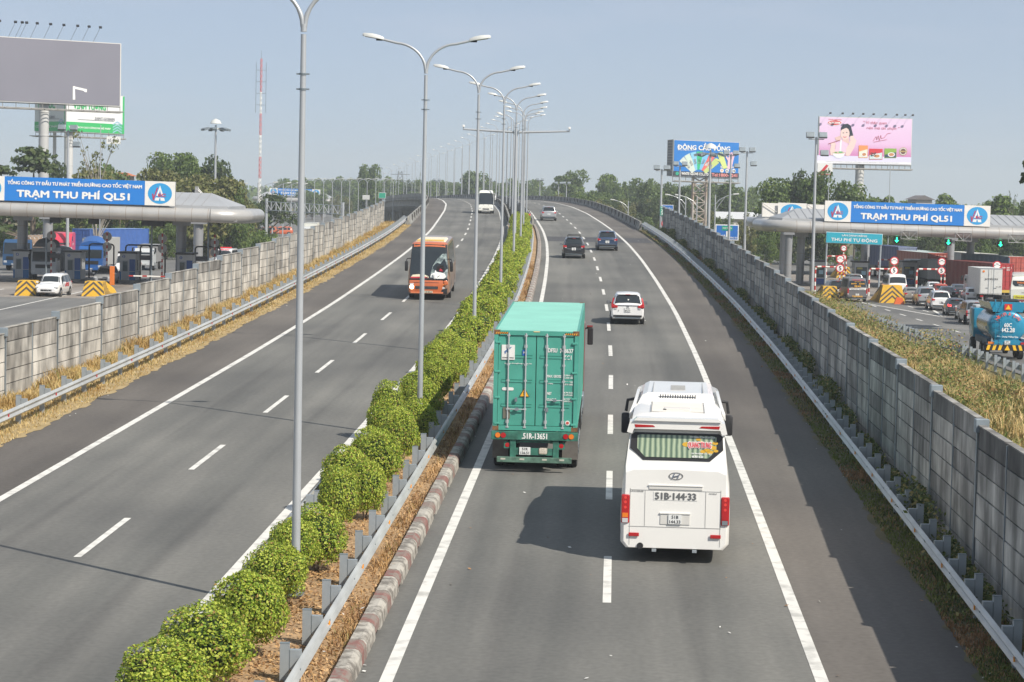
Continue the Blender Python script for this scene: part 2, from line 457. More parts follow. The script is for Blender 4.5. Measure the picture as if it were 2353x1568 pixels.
# service roads on the two sides
def XR(mb, x0, x1, y0, y1, z, mat):
    if mb.uv is None: mb.uv = []
    mb.uv += [(x0, y0), (x1, y0), (x1, y1), (x0, y1)]
    mb.add([(x0, y0, z), (x1, y0, z), (x1, y1, z), (x0, y1, z)], [(0, 1, 2, 3)], mat)
sv = MB()
XR(sv, -110, -19.5, 40, 340, ZL, ASPP)
lc = [(340, -46, 22), (450, -48, 20), (560, -56, 18), (700, -64, 18), (830, -70, 24), (1000, -92, 22)]
for (a, ca, wa), (b_, cb_, wb) in zip(lc[:-1], lc[1:]):
    sv.uv += [(ca - wa, a), (ca + wa, a), (cb_ + wb, b_), (cb_ - wb, b_)]
    sv.add([(ca - wa, a, ZL), (ca + wa, a, ZL), (cb_ + wb, b_, ZL), (cb_ - wb, b_, ZL)], [(0, 1, 2, 3)], ASPP)
XR(sv, 29, 95, 40, 420, ZR, ASPP)
sv.build('service_road', kind='structure')
pc = MB()
XR(pc, -100, -27, 186, 232, ZL + .006, CONCP); XR(pc, 32, 95, 222, 300, ZR + .006, CONCP)
pc.build('toll_pavement', kind='structure')
sm = MB()
for x in (-30, -37.2, -44.4): XR(sm, x - .1, x + .1, 160, 200, ZL + .012, LINE)
XR(sm, 29.9, 30.1, 40, 215, ZR + .012, LINE)
for q in range(16):
    for x in (33.6, 37.0): XR(sm, x - .1, x + .1, 100 + q * 8, 103 + q * 8, ZR + .012, LINE)
for (x0, y0, x1, y1) in ((33.2, 222, 36.5, 196), (39.8, 224, 36.8, 196), (41, 222, 44, 196)):
    dx = .14; sm.uv += [(x0, y0)] * 4; sm.add([(x0 - dx, y0, .012), (x0 + dx, y0, .012), (x1 + dx, y1, .012), (x1 - dx, y1, .012)], [(0, 1, 2, 3)], LINE)
sm.build('service_road_marking', kind='structure')

# ------------------------------------------------------------------ guard rails
REFR = M('red_reflector', (.5, .02, .03), .3); REFO = M('orange_reflector', (.85, .33, .03), .3)
RAILM = M('rail_zinc', (.46, .47, .46), .42, .25, var=.13, scale=.9)
WPROF = [(.0, .42), (.045, .45), (.075, .49), (.045, .535), (.01, .57), (.01, .585), (.045, .62), (.075, .665), (.045, .705), (.0, .735)]
POSTM = {}
def guard_rail(label, P, Q, D0, D1, face, sp, ref, hb=1.0, double=False, group=None):
    """P(D) point on the rail line at ground; face = +1 the beam faces +x"""
    root = thing('guard_rail', label, 'guard rail', P(D0), group=group)
    org = P(D0)
    b = MB(); ds = list(np.arange(D0, D1, 2.)) + [D1]; vs = []; fs = []
    prof = WPROF + [(p[0] - .012, p[1]) for p in WPROF[::-1]]
    n_ = len(prof)
    for d in ds:
        p = P(d) - org
        for q in prof: vs.append((p.x + face * q[0], p.y, p.z + q[1] * hb))
    for i in range(len(ds) - 1):
        for k in range(n_):
            k2 = (k + 1) % n_; f_ = (i * n_ + k, i * n_ + k2, (i + 1) * n_ + k2, (i + 1) * n_ + k)
            fs.append(f_ if face > 0 else f_[::-1])
    b.add(vs, fs, RAILM)
    for i in range(1, len(ds), 2):                                    # lap joints with bolts
        p = P(ds[i]) - org
        for q in ((.083, .49), (.083, .665)): b.box((p.x + face * q[0], p.y, p.z + q[1]), (.01, .06, .03), GALVD)
    b.build('rail_beam', root)
    key = (face,)
    if key not in POSTM:
        pm = MB()
        pm.box((-face * .10, 0, .66), (.19, .14, .34), GALV); pm.box((-face * .20, .01, .66), (.012, .16, .342), GALVD)
        pm.box((-face * .29, 0, .41), (.16, .13, 1.05), GALV)
        pm.box((-face * .29, .0, .94), (.17, .135, .012), GALVD)
        o = pm.build('post', root); POSTM[key] = o.data; first = o
        o.location = (0, 0, 0)
    else:
        first = bpy.data.objects.new('post', POSTM[key]); COL.objects.link(first); first.parent = root
    d = D0 + .6; n = 0
    while d < D1 - .3 and n < 100:
        o = first if n == 0 else first.copy()
        if n: COL.objects.link(o); o.parent = root
        o.location = P(d) - org; d += sp; n += 1
    if ref:
        rm = MB(); rm.box((face * .05, 0, .58), (.03, .05, .09), ref)
        d = D0 + 1.2; n = 0; first = rm.build('reflector', root)
        while d < D1 and n < 100:
            o = first if n == 0 else first.copy()
            if n: COL.objects.link(o); o.parent = root
            o.location = P(d) - org; d += sp * 2; n += 1
    return root
guard_rail('galvanised guard rail with red reflectors on the dry grass verge below the sunlit wall', lambda d: RP(d, -12.95), None, 40, 262, 1, 3.1, REFR)
guard_rail('guard rail with blue-grey posts standing in the shade of the grey wall', lambda d: RP(d, 13.4), None, 30, 257, -1, 2.27, REFO)
guard_rail('median guard rail with orange reflectors beside the red and white kerb', lambda d: RP(d, .92), None, 24, 256, 1, 2.83, REFO)
guard_rail('median guard rail half hidden behind the round bushes, beside the oncoming lanes', lambda d: RP(d, -1.3), None, 24, 256, -1, 2.83, None)
guard_rail('service road guard rail in tall weeds beside the blue tank truck', lambda d: Vector((28.3, d, ZR)), None, 60, 182, 1, 2.4, None)
guard_rail('guard rail curving behind the toll canopy towards the white ambulance', lambda d: Vector((-35.5 - (d - 250) * .035, d, ZL)), None, 262, 430, -1, 4, None)

# ------------------------------------------------------------------ sound walls
def panel_mat(name, lo, hi, st):
    m = bpy.data.materials.new(name); m.use_nodes = True; n, l, b = nodes_of(m); b.inputs['Roughness'].default_value = .9
    tc = n.new('ShaderNodeTexCoord')
    def noise(sc, s, det=5):
        mp = n.new('ShaderNodeMapping'); mp.inputs['Scale'].default_value = s; no = n.new('ShaderNodeTexNoise'); no.inputs['Scale'].default_value = sc; no.inputs['Detail'].default_value = det
        l.new(tc.outputs['Object'], mp.inputs[0]); l.new(mp.outputs[0], no.inputs['Vector']); return no.outputs['Fac']
    a = n.new('ShaderNodeValToRGB'); a.color_ramp.elements[0].position = .36; a.color_ramp.elements[1].position = .62
    a.color_ramp.elements[0].color = (*lo, 1); a.color_ramp.elements[1].color = (*hi, 1); l.new(noise(1.2, (1, 1, .35), 7), a.inputs[0])
    s = n.new('ShaderNodeValToRGB'); s.color_ramp.elements[0].position = .42; s.color_ramp.elements[1].position = .60
    s.color_ramp.elements[0].color = (st, st, st * .98, 1); s.color_ramp.elements[1].color = (1.05, 1.05, 1.05, 1); l.new(noise(2.6, (1, 1, .16), 7), s.inputs[0])
    x = n.new('ShaderNodeMix'); x.data_type = 'RGBA'; x.blend_type = 'MULTIPLY'; x.inputs[0].default_value = .6
    l.new(a.outputs[0], x.inputs[6]); l.new(s.outputs[0], x.inputs[7])
    u = n.new('ShaderNodeValToRGB'); u.color_ramp.elements[0].position = .38; u.color_ramp.elements[1].position = .60; u.color_ramp.elements[0].color = (.60, .59, .57, 1); u.color_ramp.elements[1].color = (1.15, 1.14, 1.10, 1); l.new(noise(.9, (1, 1, .8), 9), u.inputs[0])
    x2 = n.new('ShaderNodeMix'); x2.data_type = 'RGBA'; x2.blend_type = 'MULTIPLY'; x2.inputs[0].default_value = 1
    l.new(x.outputs[2], x2.inputs[6]); l.new(u.outputs[0], x2.inputs[7]); l.new(x2.outputs[2], b.inputs['Base Color'])
    return m
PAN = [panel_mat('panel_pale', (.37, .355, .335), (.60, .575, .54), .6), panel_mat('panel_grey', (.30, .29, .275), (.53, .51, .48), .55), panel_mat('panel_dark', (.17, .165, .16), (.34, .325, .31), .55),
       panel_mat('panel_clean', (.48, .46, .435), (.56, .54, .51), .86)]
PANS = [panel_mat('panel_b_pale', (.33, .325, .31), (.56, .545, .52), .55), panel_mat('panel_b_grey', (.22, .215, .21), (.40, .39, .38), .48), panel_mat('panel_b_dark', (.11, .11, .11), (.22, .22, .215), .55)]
JOINT = M('wall_joint', (.07, .068, .065), .95)
STL = M('wall_post_steel', (.27, .315, .35), .5, .3, var=.12, scale=2)
def wall(label, offf, hf, D0, D1, bay, side, mats, seed):
    r = random.Random(seed)
    root = thing('sound_wall', label, 'wall', RP(D0, offf(D0)))
    org = RP(D0, offf(D0)); d = D0
    while d < D1 - .1:
        e = min(d + bay, D1)
        m = MB(); top = rz((d + e) / 2) + hf((d + e) / 2)
        for k in (0, 1):
            a, b_ = d + (e - d) * k / 2 + .07, d + (e - d) * (k + 1) / 2 - .07
            pa, pb = RP(a, offf(a)) - org, RP(b_, offf(b_)) - org
            z1 = top - org.z; bot = -.6 - org.z; row = 0
            v = (pb - pa); v.z = 0; L = v.length; ang = math.atan2(v.y, v.x); mid = (pa + pb) / 2
            m.box((mid.x + side * .05, mid.y, (z1 - .03 + bot) / 2), (L + .1, .08, z1 - .03 - bot), JOINT, rz=ang)
            floor_ = min(pa.z, pb.z) - .55
            while z1 > floor_:
                hh = .5
                w = r.random()
                if row == 0: mt = mats[2] if w < .45 else mats[1]
                else: mt = mats[0] if w < .72 else (mats[1] if w < .95 else (mats[3] if len(mats) > 3 and w < .975 else mats[0]))
                m.box((mid.x, mid.y, z1 - hh / 2), (L, .10 + r.uniform(0, .035), hh - .035), mt, rz=ang)
                if row == 0: m.box((mid.x, mid.y, z1 + .012), (L, .17, .03), mats[1], rz=ang)
                z1 -= hh; row += 1
            if z1 > bot: m.box((mid.x, mid.y, (z1 + bot) / 2), (L, .11, z1 - bot), mats[1], rz=ang)
            if k == 0:
                mm = RP((d + e) / 2, offf((d + e) / 2)) - org
                m.box((mm.x - side * .03, mm.y, (top - org.z - .04 + bot) / 2), (.09, .05, top - org.z - .04 - bot), STL)
        m.build('wall_bay', root)
        pm = MB(); pp = RP(e, offf(e)) - org; tp = rz(e + bay / 2) + hf(e + bay / 2) - org.z
        tp = max(tp, top - org.z)
        pm.box((pp.x - side * .0, pp.y, (tp - .6 - org.z) / 2), (.12, .09, tp + .6 + org.z), STL)
        pm.box((pp.x - side * .09, pp.y, (tp - .6 - org.z) / 2), (.012, .11, tp + .6 + org.z - .04), STL); pm.box((pp.x + side * .09, pp.y, (tp - .6 - org.z) / 2), (.012, .11, tp + .6 + org.z - .04), STL)
        pm.box((pp.x, pp.y - .06, tp - .13), (.30, .24, .30), STL, b=.01)
        pm.build('post', root)
        d = e
    return root
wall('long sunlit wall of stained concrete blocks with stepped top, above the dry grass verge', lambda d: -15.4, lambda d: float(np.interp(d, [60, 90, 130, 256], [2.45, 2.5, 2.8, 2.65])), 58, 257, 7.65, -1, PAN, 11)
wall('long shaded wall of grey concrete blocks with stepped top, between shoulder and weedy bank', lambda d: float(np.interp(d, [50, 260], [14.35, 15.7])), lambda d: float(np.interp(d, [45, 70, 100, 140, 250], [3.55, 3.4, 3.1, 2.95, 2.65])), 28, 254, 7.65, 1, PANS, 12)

# ------------------------------------------------------------------ viaduct
VC = panel_mat('viaduct_concrete', (.20, .20, .195), (.36, .355, .34), .55)
VCD = M('girder_concrete', (.28, .275, .265), .9, var=.25, scale=.5)
V = thing('viaduct', 'curved concrete viaduct carrying both carriageways over its crest', 'viaduct', (0, 0, 0))
def parapet(name, off, D0, D1, s, label=None):
    prof = [(-.22, 0), (-.22, .12), (-.10, .40), (-.05, .95), (.13, .95), (.20, -.35), (.2, -.5), (-.22, -.5)]
    m = MB(); ds = list(np.arange(D0, D1, 4.)) + [D1]; n_ = len(prof); vs = []; fs = []
    for d in ds:
        for q in prof: vs.append(RP(d, off + s * q[0], q[1]))
    for i in range(len(ds) - 1):
        for k in range(n_): fs.append((i * n_ + k, i * n_ + (k + 1) % n_, (i + 1) * n_ + (k + 1) % n_, (i + 1) * n_ + k))
    fs.append(tuple(range(n_))); fs.append(tuple((len(ds) - 1) * n_ + k for k in range(n_)))
    m.add(vs, fs, VC)
    for d in np.arange(D0 + 8, D1, 8):                                 # joints
        m.box(RP(d, off - s * .06, .5), (.3, .05, .9), JOINT)
    m.build(name, V)
parapet('parapet', -12.6, 257, 1000, -1); parapet('parapet', 13.25, 256, 1000, 1)
parapet('parapet', -1.35, 258, 1000, 1); parapet('parapet', 1.35, 258, 1000, -1)
for a, b_ in ((-12.75, -1.2), (1.2, 13.4)):
    m = MB(); ds = list(np.arange(258.5, 1001, 6.)); vs = []; fs = []
    for d in ds: vs += [RP(d, a, -.04), RP(d, b_, -.04), RP(d, b_, -.35), RP(d, a, -.35)]
    for i in range(len(ds) - 1):
        for k in range(4): fs.append((4 * i + k, 4 * i + (k + 1) % 4, 4 * i + 4 + (k + 1) % 4, 4 * i + 4 + k))
    fs.append((0, 1, 2, 3)); m.add(vs, fs, VCD); m.build('deck_slab', V)
    for j in range(4):
        m = MB(); o = a + 1.3 + j * (b_ - a - 2.6) / 3; vs = []; fs = []
        for d in ds: vs += [RP(d, o - .4, -.35), RP(d, o + .4, -.35), RP(d, o + .3, -2.0), RP(d, o - .3, -2.0)]
        for i in range(len(ds) - 1):
            for k in range(4): fs.append((4 * i + k, 4 * i + (k + 1) % 4, 4 * i + 4 + (k + 1) % 4, 4 * i + 4 + k))
        m.add(vs, fs, VCD); m.build('girder', V)
    d = 292
    while d < 900:
        m = MB(); c = RP(d, (a + b_) / 2)
        m.prism([(c.x - 5.2, c.z - 2.0), (c.x + 5.2, c.z - 2.0), (c.x + 5.2, c.z - 2.6), (c.x + 2.2, c.z - 3.4), (c.x - 2.2, c.z - 3.4), (c.x - 5.2, c.z - 2.6)], d - .9, d + .9, VCD)
        m.tube([(c.x - 1.8, d, -.4), (c.x - 1.8, d, c.z - 3.3)], .65, VCD, 12); m.tube([(c.x + 1.8, d, -.4), (c.x + 1.8, d, c.z - 3.3)], .65, VCD, 12)
        m.build('pier', V); d += 33
m = MB(); m.bx(-13.5 + rc(258), 13.9 + rc(258), 257.2, 258.2, -.6, rz(258) - .06, VCD); m.build('abutment', V)
# earth body of the approach under the road (closed under the lanes)
eb = MB(); ds = [12, 60, 110, 160, 210, 257]
EB = M('embankment_earth', (.13, .11, .07), .95, var=.3, scale=.8)
for a, b_ in zip(ds[:-1], ds[1:]):
    for s in (-15.3, 15.6):
        eb.quad(RP(a, s, -.02), RP(b_, s, -.02), Vector((RP(b_, s).x, b_, -.5)), Vector((RP(a, s).x, a, -.5)), EB)
eb.build('embankment', kind='structure')
# ------------------------------------------------------------------ plants
def npmesh(name, V_, Fq, mats, mi, parent=None):
    me = bpy.data.meshes.new(name); n = Fq.shape[1]
    me.vertices.add(len(V_)); me.vertices.foreach_set('co', V_.astype(np.float32).ravel())
    me.loops.add(Fq.size); me.loops.foreach_set('vertex_index', Fq.astype(np.int32).ravel())
    me.polygons.add(len(Fq)); me.polygons.foreach_set('loop_start', np.arange(0, Fq.size, n, dtype=np.int32))
    me.polygons.foreach_set('loop_total', np.full(len(Fq), n, dtype=np.int32))
    for m in mats: me.materials.append(m)
    me.polygons.foreach_set('material_index', mi.astype(np.int32)); me.update(calc_edges=True)
    o = bpy.data.objects.new(name, me); COL.objects.link(o)
    if parent: o.parent = parent
    return o
def unit(a): return a / (np.linalg.norm(a, axis=1, keepdims=True) + 1e-9)
def leafcloud(P, N, size, mats, seed, aspect=.55, up=.35, wts=None):
    """quads of leaf size at P, facing roughly N"""
    g = np.random.default_rng(seed); n = len(P)
    nn = unit(N + g.normal(0, .65, (n, 3)) + np.array([0, 0, up]))
    t = unit(np.cross(nn, g.normal(0, 1, (n, 3)))); b = np.cross(nn, t)
    s = size * g.uniform(.6, 1.35, (n, 1)); a = t * s * .5; c = b * s * .5 * aspect
    V_ = np.stack([P - a, P + c * 1.0, P + a, P - c * 1.0], 1).reshape(-1, 3)
    Fq = np.arange(4 * n).reshape(n, 4)
    mi = g.choice(len(mats), n, p=wts)
    return V_, Fq, mi
def blobs(cs, rs, n, seed, shell=.35, low=-.75, lump_=1.):
    g = np.random.default_rng(seed); cs = np.array(cs, float); rs = np.array(rs, float)
    if rs.ndim == 1: rs = np.stack([rs, rs, rs * .8], 1)
    w = (rs[:, 0] * rs[:, 1]); k = g.choice(len(cs), n, p=w / w.sum())
    d = unit(g.normal(0, 1, (n, 3))); d[:, 2] = np.where(d[:, 2] < low, -d[:, 2], d[:, 2])
    ph = g.uniform(0, 6, 3)
    lump = 1 + lump_ * .13 * np.sin(d[:, 0] * 5 + ph[0] + k) * np.sin(d[:, 1] * 5 + ph[1]) + lump_ * .1 * np.sin(d[:, 2] * 7 + ph[2] + k * 2)
    r = (1 - shell * g.random(n) ** 1.6) * lump
    return cs[k] + d * rs[k] * r[:, None], d
LB1 = leafmat('bush_leaf_bright', (.45, .51, .07), (.55, .61, .10), .34)
LB2 = leafmat('bush_leaf_mid', (.21, .32, .03), (.31, .43, .05), .34)
LB3 = leafmat('bush_leaf_dark', (.05, .095, .012), (.09, .15, .02), .25)
LBR = leafmat('bush_leaf_bronze', (.27, .17, .05), (.33, .22, .07), .2)
BARK = M('bark', (.14, .11, .085), .9, var=.35, scale=4)
BARKP = M('pale_bark', (.30, .27, .23), .9, var=.3, scale=4)
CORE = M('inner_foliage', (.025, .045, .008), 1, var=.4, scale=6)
LG = 'round clipped bushes in the planted median'
bush_protos = []
def make_bush(seed, nl, size):
    r = random.Random(seed)
    root = thing('bush', 'x', 'bush', group=LG)
    cs = [(0, 0, .84)]; rs = [(.72, .72, .70)]
    for k in range(5):
        a = r.uniform(0, 6.28); q = r.uniform(.14, .26)
        cs.append((math.cos(a) * q, math.sin(a) * q, r.uniform(.70, .98))); rs.append((r.uniform(.50, .58),) * 2 + (r.uniform(.46, .56),))
    P, N = blobs(cs, rs, nl, seed, .15, -.85, .6)
    P[:, 2] = np.maximum(P[:, 2], .22 + .1 * np.random.default_rng(seed).random(nl))
    V_, Fq, mi = leafcloud(P, N, size, [LB1, LB2, LB3, LBR], seed, .62, .3, [.46, .36, .11, .07])
    npmesh('foliage', V_, Fq, [LB1, LB2, LB3, LBR], mi, root)
    m = MB()
    for k in range(5):
        a = r.uniform(0, 6.28); m.tube([(0, 0, -.1), (math.cos(a) * .08, math.sin(a) * .08, .25), (math.cos(a) * .3, math.sin(a) * .3, .75)], [.03, .022, .012], BARK, 5)
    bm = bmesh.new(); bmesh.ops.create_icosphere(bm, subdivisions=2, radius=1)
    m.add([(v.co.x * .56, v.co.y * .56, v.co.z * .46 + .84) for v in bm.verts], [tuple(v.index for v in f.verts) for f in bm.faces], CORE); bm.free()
    m.build('stem', root)
    return root
near_b = [make_bush(40 + i, 13000, .06) for i in range(4)]
far_b = [make_bush(50 + i, 4200, .10) for i in range(3)]
usedb = set()
def place_bush(D, off, sw, sh, lab, r):
    src = near_b[r.randrange(4)] if D < 95 else far_b[r.randrange(3)]
    o = src if src.name not in usedb else copy_tree(src)
    usedb.add(src.name)
    o.location = RP(D, off, .24); o.rotation_euler = (0, 0, r.uniform(0, 6.28)); o.scale = (sw, sw, sh)
    o['label'] = lab
r = random.Random(21)
spots = [(36.2, -.95, 1.0, .85), (38.0, -.62, 1.12, .98), (40.4, -.29, .95, 1.06), (45.0, -.46, .88, .88), (47.8, -.47, .76, .88), (48.7, -.12, .88, .98), (53.8, -.25, .68, 1.04), (55.5, .18, .69, 1.02)]
D = 57.9; k = 0
while D < 252:
    far = D > 112
    spots.append((D, (-.50 if k % 2 == 0 else .08) + r.uniform(-.12, .12) - (.1 if far and k % 2 == 0 else 0), r.uniform(.72, .90) * (1.12 if far else 1), r.uniform(.9, 1.1)))
    D += r.uniform(2.0, 3.0) if not far else r.uniform(1.6, 2.3); k += 1
for n, (D, off, sw, sh) in enumerate(spots):
    for q in (73.1, 102.0, 130.9):
        if abs(D - q) < .75 and off > -.6: off -= .45
    place_bush(D, off, sw, sh, 'clipped round bush in the planted median, %s counting away from the bridge' % ordw(n + 1) if n < 99 else 'far bush of the median hedge', r)
# dry litter, verge grass, weeds: stuff
DRY1 = leafmat('dry_leaf_a', (.42, .25, .10), (.58, .38, .19), .1); DRY2 = leafmat('dry_leaf_b', (.22, .12, .05), (.34, .19, .09), .1)
STRAW1 = leafmat('straw_a', (.50, .37, .15), (.62, .48, .24), .2); STRAW2 = leafmat('straw_b', (.33, .22, .08), (.48, .31, .11), .2)
WEED1 = leafmat('weed_a', (.11, .15, .03), (.19, .22, .05), .25); WEED2 = leafmat('weed_b', (.05, .08, .02), (.10, .13, .03), .25)
OL = leafmat('olive_weed', (.25, .21, .07), (.36, .29, .11), .2)
def RPn(D, off, h):
    g = np.arange(len(_zs)); return np.stack([np.interp(D, g, _cs) + off, D, np.interp(D, g, _zs) + h], 1)
g = np.random.default_rng(5)
n = 60000; D = 30 + 150 * g.random(n) ** 1.5; off = g.uniform(-1.3, 1.4, n)
keep = (np.sin(D * 1.3) + np.sin(D * .43 + off * 2) + g.normal(0, .9, n)) > -1.1
D, off = D[keep], off[keep]
P = RPn(D, off, .155 + .15 * np.clip(1 - (off / 1.3) ** 2, 0, 1) + g.random(len(D)) * .035)
V_, Fq, mi = leafcloud(P, np.tile([0, 0, 1.], (len(P), 1)), .085, [DRY1, DRY2], 6, .5, .6, [.65, .35])
tag(npmesh('leaf_litter', V_, Fq, [DRY1, DRY2], mi), 'dry fallen leaves covering the median soil', 'leaf litter', kind='stuff')
def blades(P, h, w, lean, seed, mats, wts):
    g = np.random.default_rng(seed); n = len(P); a = g.uniform(0, 6.283, n)
    h = h * g.uniform(.5, 1.3, (n, 1)); dr = np.stack([np.cos(a), np.sin(a), np.zeros(n)], 1)
    a2 = g.uniform(0, 6.283, n); sd = np.stack([np.cos(a2), np.sin(a2), np.zeros(n)], 1) * w * .5
    ln = g.uniform(.2, 1, (n, 1)) * lean
    mid = P + dr * h * ln * .35 + np.array([0, 0, 1]) * h * .6
    top = P + dr * h * ln + np.array([0, 0, 1]) * h * (1 - .35 * ln)
    V_ = np.stack([P - sd, P + sd, mid + sd * .8, mid - sd * .8, top], 1)
    idx = np.arange(n)[:, None] * 5
    V_ = V_.reshape(-1, 3)
    q = np.concatenate([idx + np.array([[0, 1, 2]]), idx + np.array([[0, 2, 3]]), idx + np.array([[3, 2, 4]])], 0)
    m = g.choice(len(mats), n, p=wts)
    zone = np.sin(P[:, 0] * 1.7 + 3 * np.sin(P[:, 1] * .19)) + np.sin(P[:, 1] * .83 + P[:, 0] * .6) + g.normal(0, .35, n)
    m = np.where(zone > 1.0, 0, np.where(zone < -1.1, len(mats) - 1, m))
    return V_, q, np.concatenate([m, m, m])
n = 7000; D = 32 + 140 * g.random(n) ** 1.4; off = g.uniform(1.0, 1.34, n); k_ = (np.sin(D * .9) + g.normal(0, .5, n)) > -.2; D, off = D[k_], off[k_]
V_, Fq, mi = blades(RPn(D, off, .14), np.full((len(D), 1), .26), .022, 1.1, 17, [DRY1, OL, DRY2], [.5, .2, .3])
tag(npmesh('dry_weeds', V_, Fq, [DRY1, OL, DRY2], mi), 'brown dry weeds between the kerb and the median rail', 'weeds', kind='stuff')
# left verge: dry grass
n = 52000; D = 52 + 206 * g.random(n) ** 1.25; off = -12.35 - 3.0 * g.random(n) ** .85
tall = off < -13.9
P = RPn(D, off, .01)
hh = np.where(tall, .42 + .25 * np.sin(D * .7) * np.sin(D * .19 + 1), np.where(off < -12.8, .14, .07))[:, None]
V_, Fq, mi = blades(P, hh, .03 + .00 * hh, .9, 8, [STRAW1, OL, WEED1, STRAW2], [.55, .10, .05, .30])
tag(npmesh('dry_grass', V_, Fq, [STRAW1, OL, WEED1, STRAW2], mi), 'dry straw coloured grass along the sunlit wall', 'dry grass', kind='stuff')
# right verge: dark green grass and weeds in the shade
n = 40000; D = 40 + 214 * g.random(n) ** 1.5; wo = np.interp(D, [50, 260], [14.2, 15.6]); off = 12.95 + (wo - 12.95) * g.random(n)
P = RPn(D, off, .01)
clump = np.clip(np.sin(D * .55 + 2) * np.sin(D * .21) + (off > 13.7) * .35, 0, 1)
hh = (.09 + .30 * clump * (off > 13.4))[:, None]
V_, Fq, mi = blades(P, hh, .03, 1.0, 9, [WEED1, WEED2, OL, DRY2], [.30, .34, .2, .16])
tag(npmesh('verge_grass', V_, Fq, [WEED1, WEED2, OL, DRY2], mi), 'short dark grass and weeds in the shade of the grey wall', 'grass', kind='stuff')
# leafy weeds at the foot of the shaded wall
n = 26000; cD = np.array([48, 52, 58, 63, 70, 78, 84, 95, 104, 118, 126, 140, 163, 175, 196, 214, 232, 246]); k = g.integers(0, len(cD), n)
D = cD[k] + g.normal(0, 1.3, n); wo = np.interp(D, [50, 260], [14.15, 15.5]); D = np.clip(D, 40, 253)
hmax = (.55 + .5 * np.sin(cD * 1.7) ** 2)[k]
P = RPn(D, wo - .05 - np.abs(g.normal(0, .28, n)), 0); P[:, 2] += hmax * g.random(n) ** .8
V_, Fq, mi = leafcloud(P, np.tile([-.6, -.5, .4], (n, 1)), .11, [WEED1, WEED2, OL], 10, .6, .2, [.3, .5, .2])
tag(npmesh('weeds', V_, Fq, [WEED1, WEED2, OL], mi), 'leafy weeds growing at the foot of the grey wall', 'weeds', kind='stuff')
# bank between the shaded wall and the service road
n = 90000; D = 46 + 200 * g.random(n) ** 1.1; x0 = np.array([rc(d) for d in range(0, 300)])
xw = np.interp(D, np.arange(300), x0) + np.interp(D, [50, 260], [14.7, 16.0]); u = g.random(n)
x1 = np.where(D < 185, 28.2, 31.)
P = np.stack([xw + (x1 - xw) * u, D, np.full(n, -.04)], 1)
P[:, 2] -= np.clip((P[:, 0] - x1 + 2.6) * .25, 0, .6)
bumpy = .5 + .5 * np.sin(P[:, 0] * .9 + 2 * np.sin(D * .13)) * np.sin(D * .31)
strawy = (np.sin(D * .06 + P[:, 0] * .25) + g.normal(0, .35, n) - (D - 120) * .006) > .15
V1, F1, m1 = blades(P[strawy], (.35 + .75 * bumpy[strawy])[:, None], .045, .9, 12, [STRAW1, STRAW2, OL, WEED1], [.38, .30, .22, .10])
V2, F2, m2 = blades(P[~strawy], (.35 + .9 * bumpy[~strawy])[:, None], .055, 1.0, 13, [STRAW1, STRAW2, OL, WEED1], [.22, .20, .36, .22])
tag(npmesh('bank_grass', np.concatenate([V1, V2]), np.concatenate([F1, F2 + len(V1)]), [STRAW1, STRAW2, OL, WEED1], np.concatenate([m1, m2])), 'tall dry and green grass on the bank beside the service road', 'tall grass', kind='stuff')
n = 70000; cx = g.uniform(0, .86, 110); cd = g.uniform(95, 232, 110); ch = g.uniform(.6, 2.3, 110); k = g.integers(0, 110, n)
D = cd[k] + g.normal(0, .9, n); xw = np.interp(D, np.arange(300), x0) + 16.2
P = np.stack([xw + (np.where(D < 185, 27.6, 30) - xw) * cx[k] + g.normal(0, .8, n), D, ch[k] * g.random(n) ** .7], 1)
V_, Fq, mi = leafcloud(P, np.tile([0, -.5, .6], (n, 1)), .15, [WEED1, OL, WEED2, DRY2], 14, .55, .3, [.38, .36, .14, .12])
tag(npmesh('undergrowth', V_, Fq, [WEED1, OL, WEED2, DRY2], mi), 'bushy weeds among the tall grass of the bank', 'undergrowth', kind='stuff')

# ---- trees
T = {}
T['mid'] = [leafmat('tree_mid_a', (.10, .155, .04), (.15, .215, .055)), leafmat('tree_mid_b', (.06, .10, .03), (.09, .14, .04)), leafmat('tree_mid_c', (.14, .20, .05), (.19, .24, .065))]
T['dark'] = [leafmat('tree_dark_a', (.065, .10, .035), (.10, .145, .045)), leafmat('tree_dark_b', (.04, .062, .024), (.06, .09, .032)), leafmat('tree_dark_c', (.09, .12, .04), (.12, .15, .05))]
T['olive'] = [leafmat('tree_olive_a', (.15, .17, .05), (.21, .22, .07)), leafmat('tree_olive_b', (.09, .10, .03), (.13, .14, .045)), leafmat('tree_olive_c', (.24, .23, .09), (.29, .27, .12))]
T['bright'] = [leafmat('tree_bright_a', (.12, .19, .04), (.18, .26, .055)), leafmat('tree_bright_b', (.06, .10, .025), (.09, .14, .03)), leafmat('tree_bright_c', (.20, .27, .07), (.26, .33, .09))]
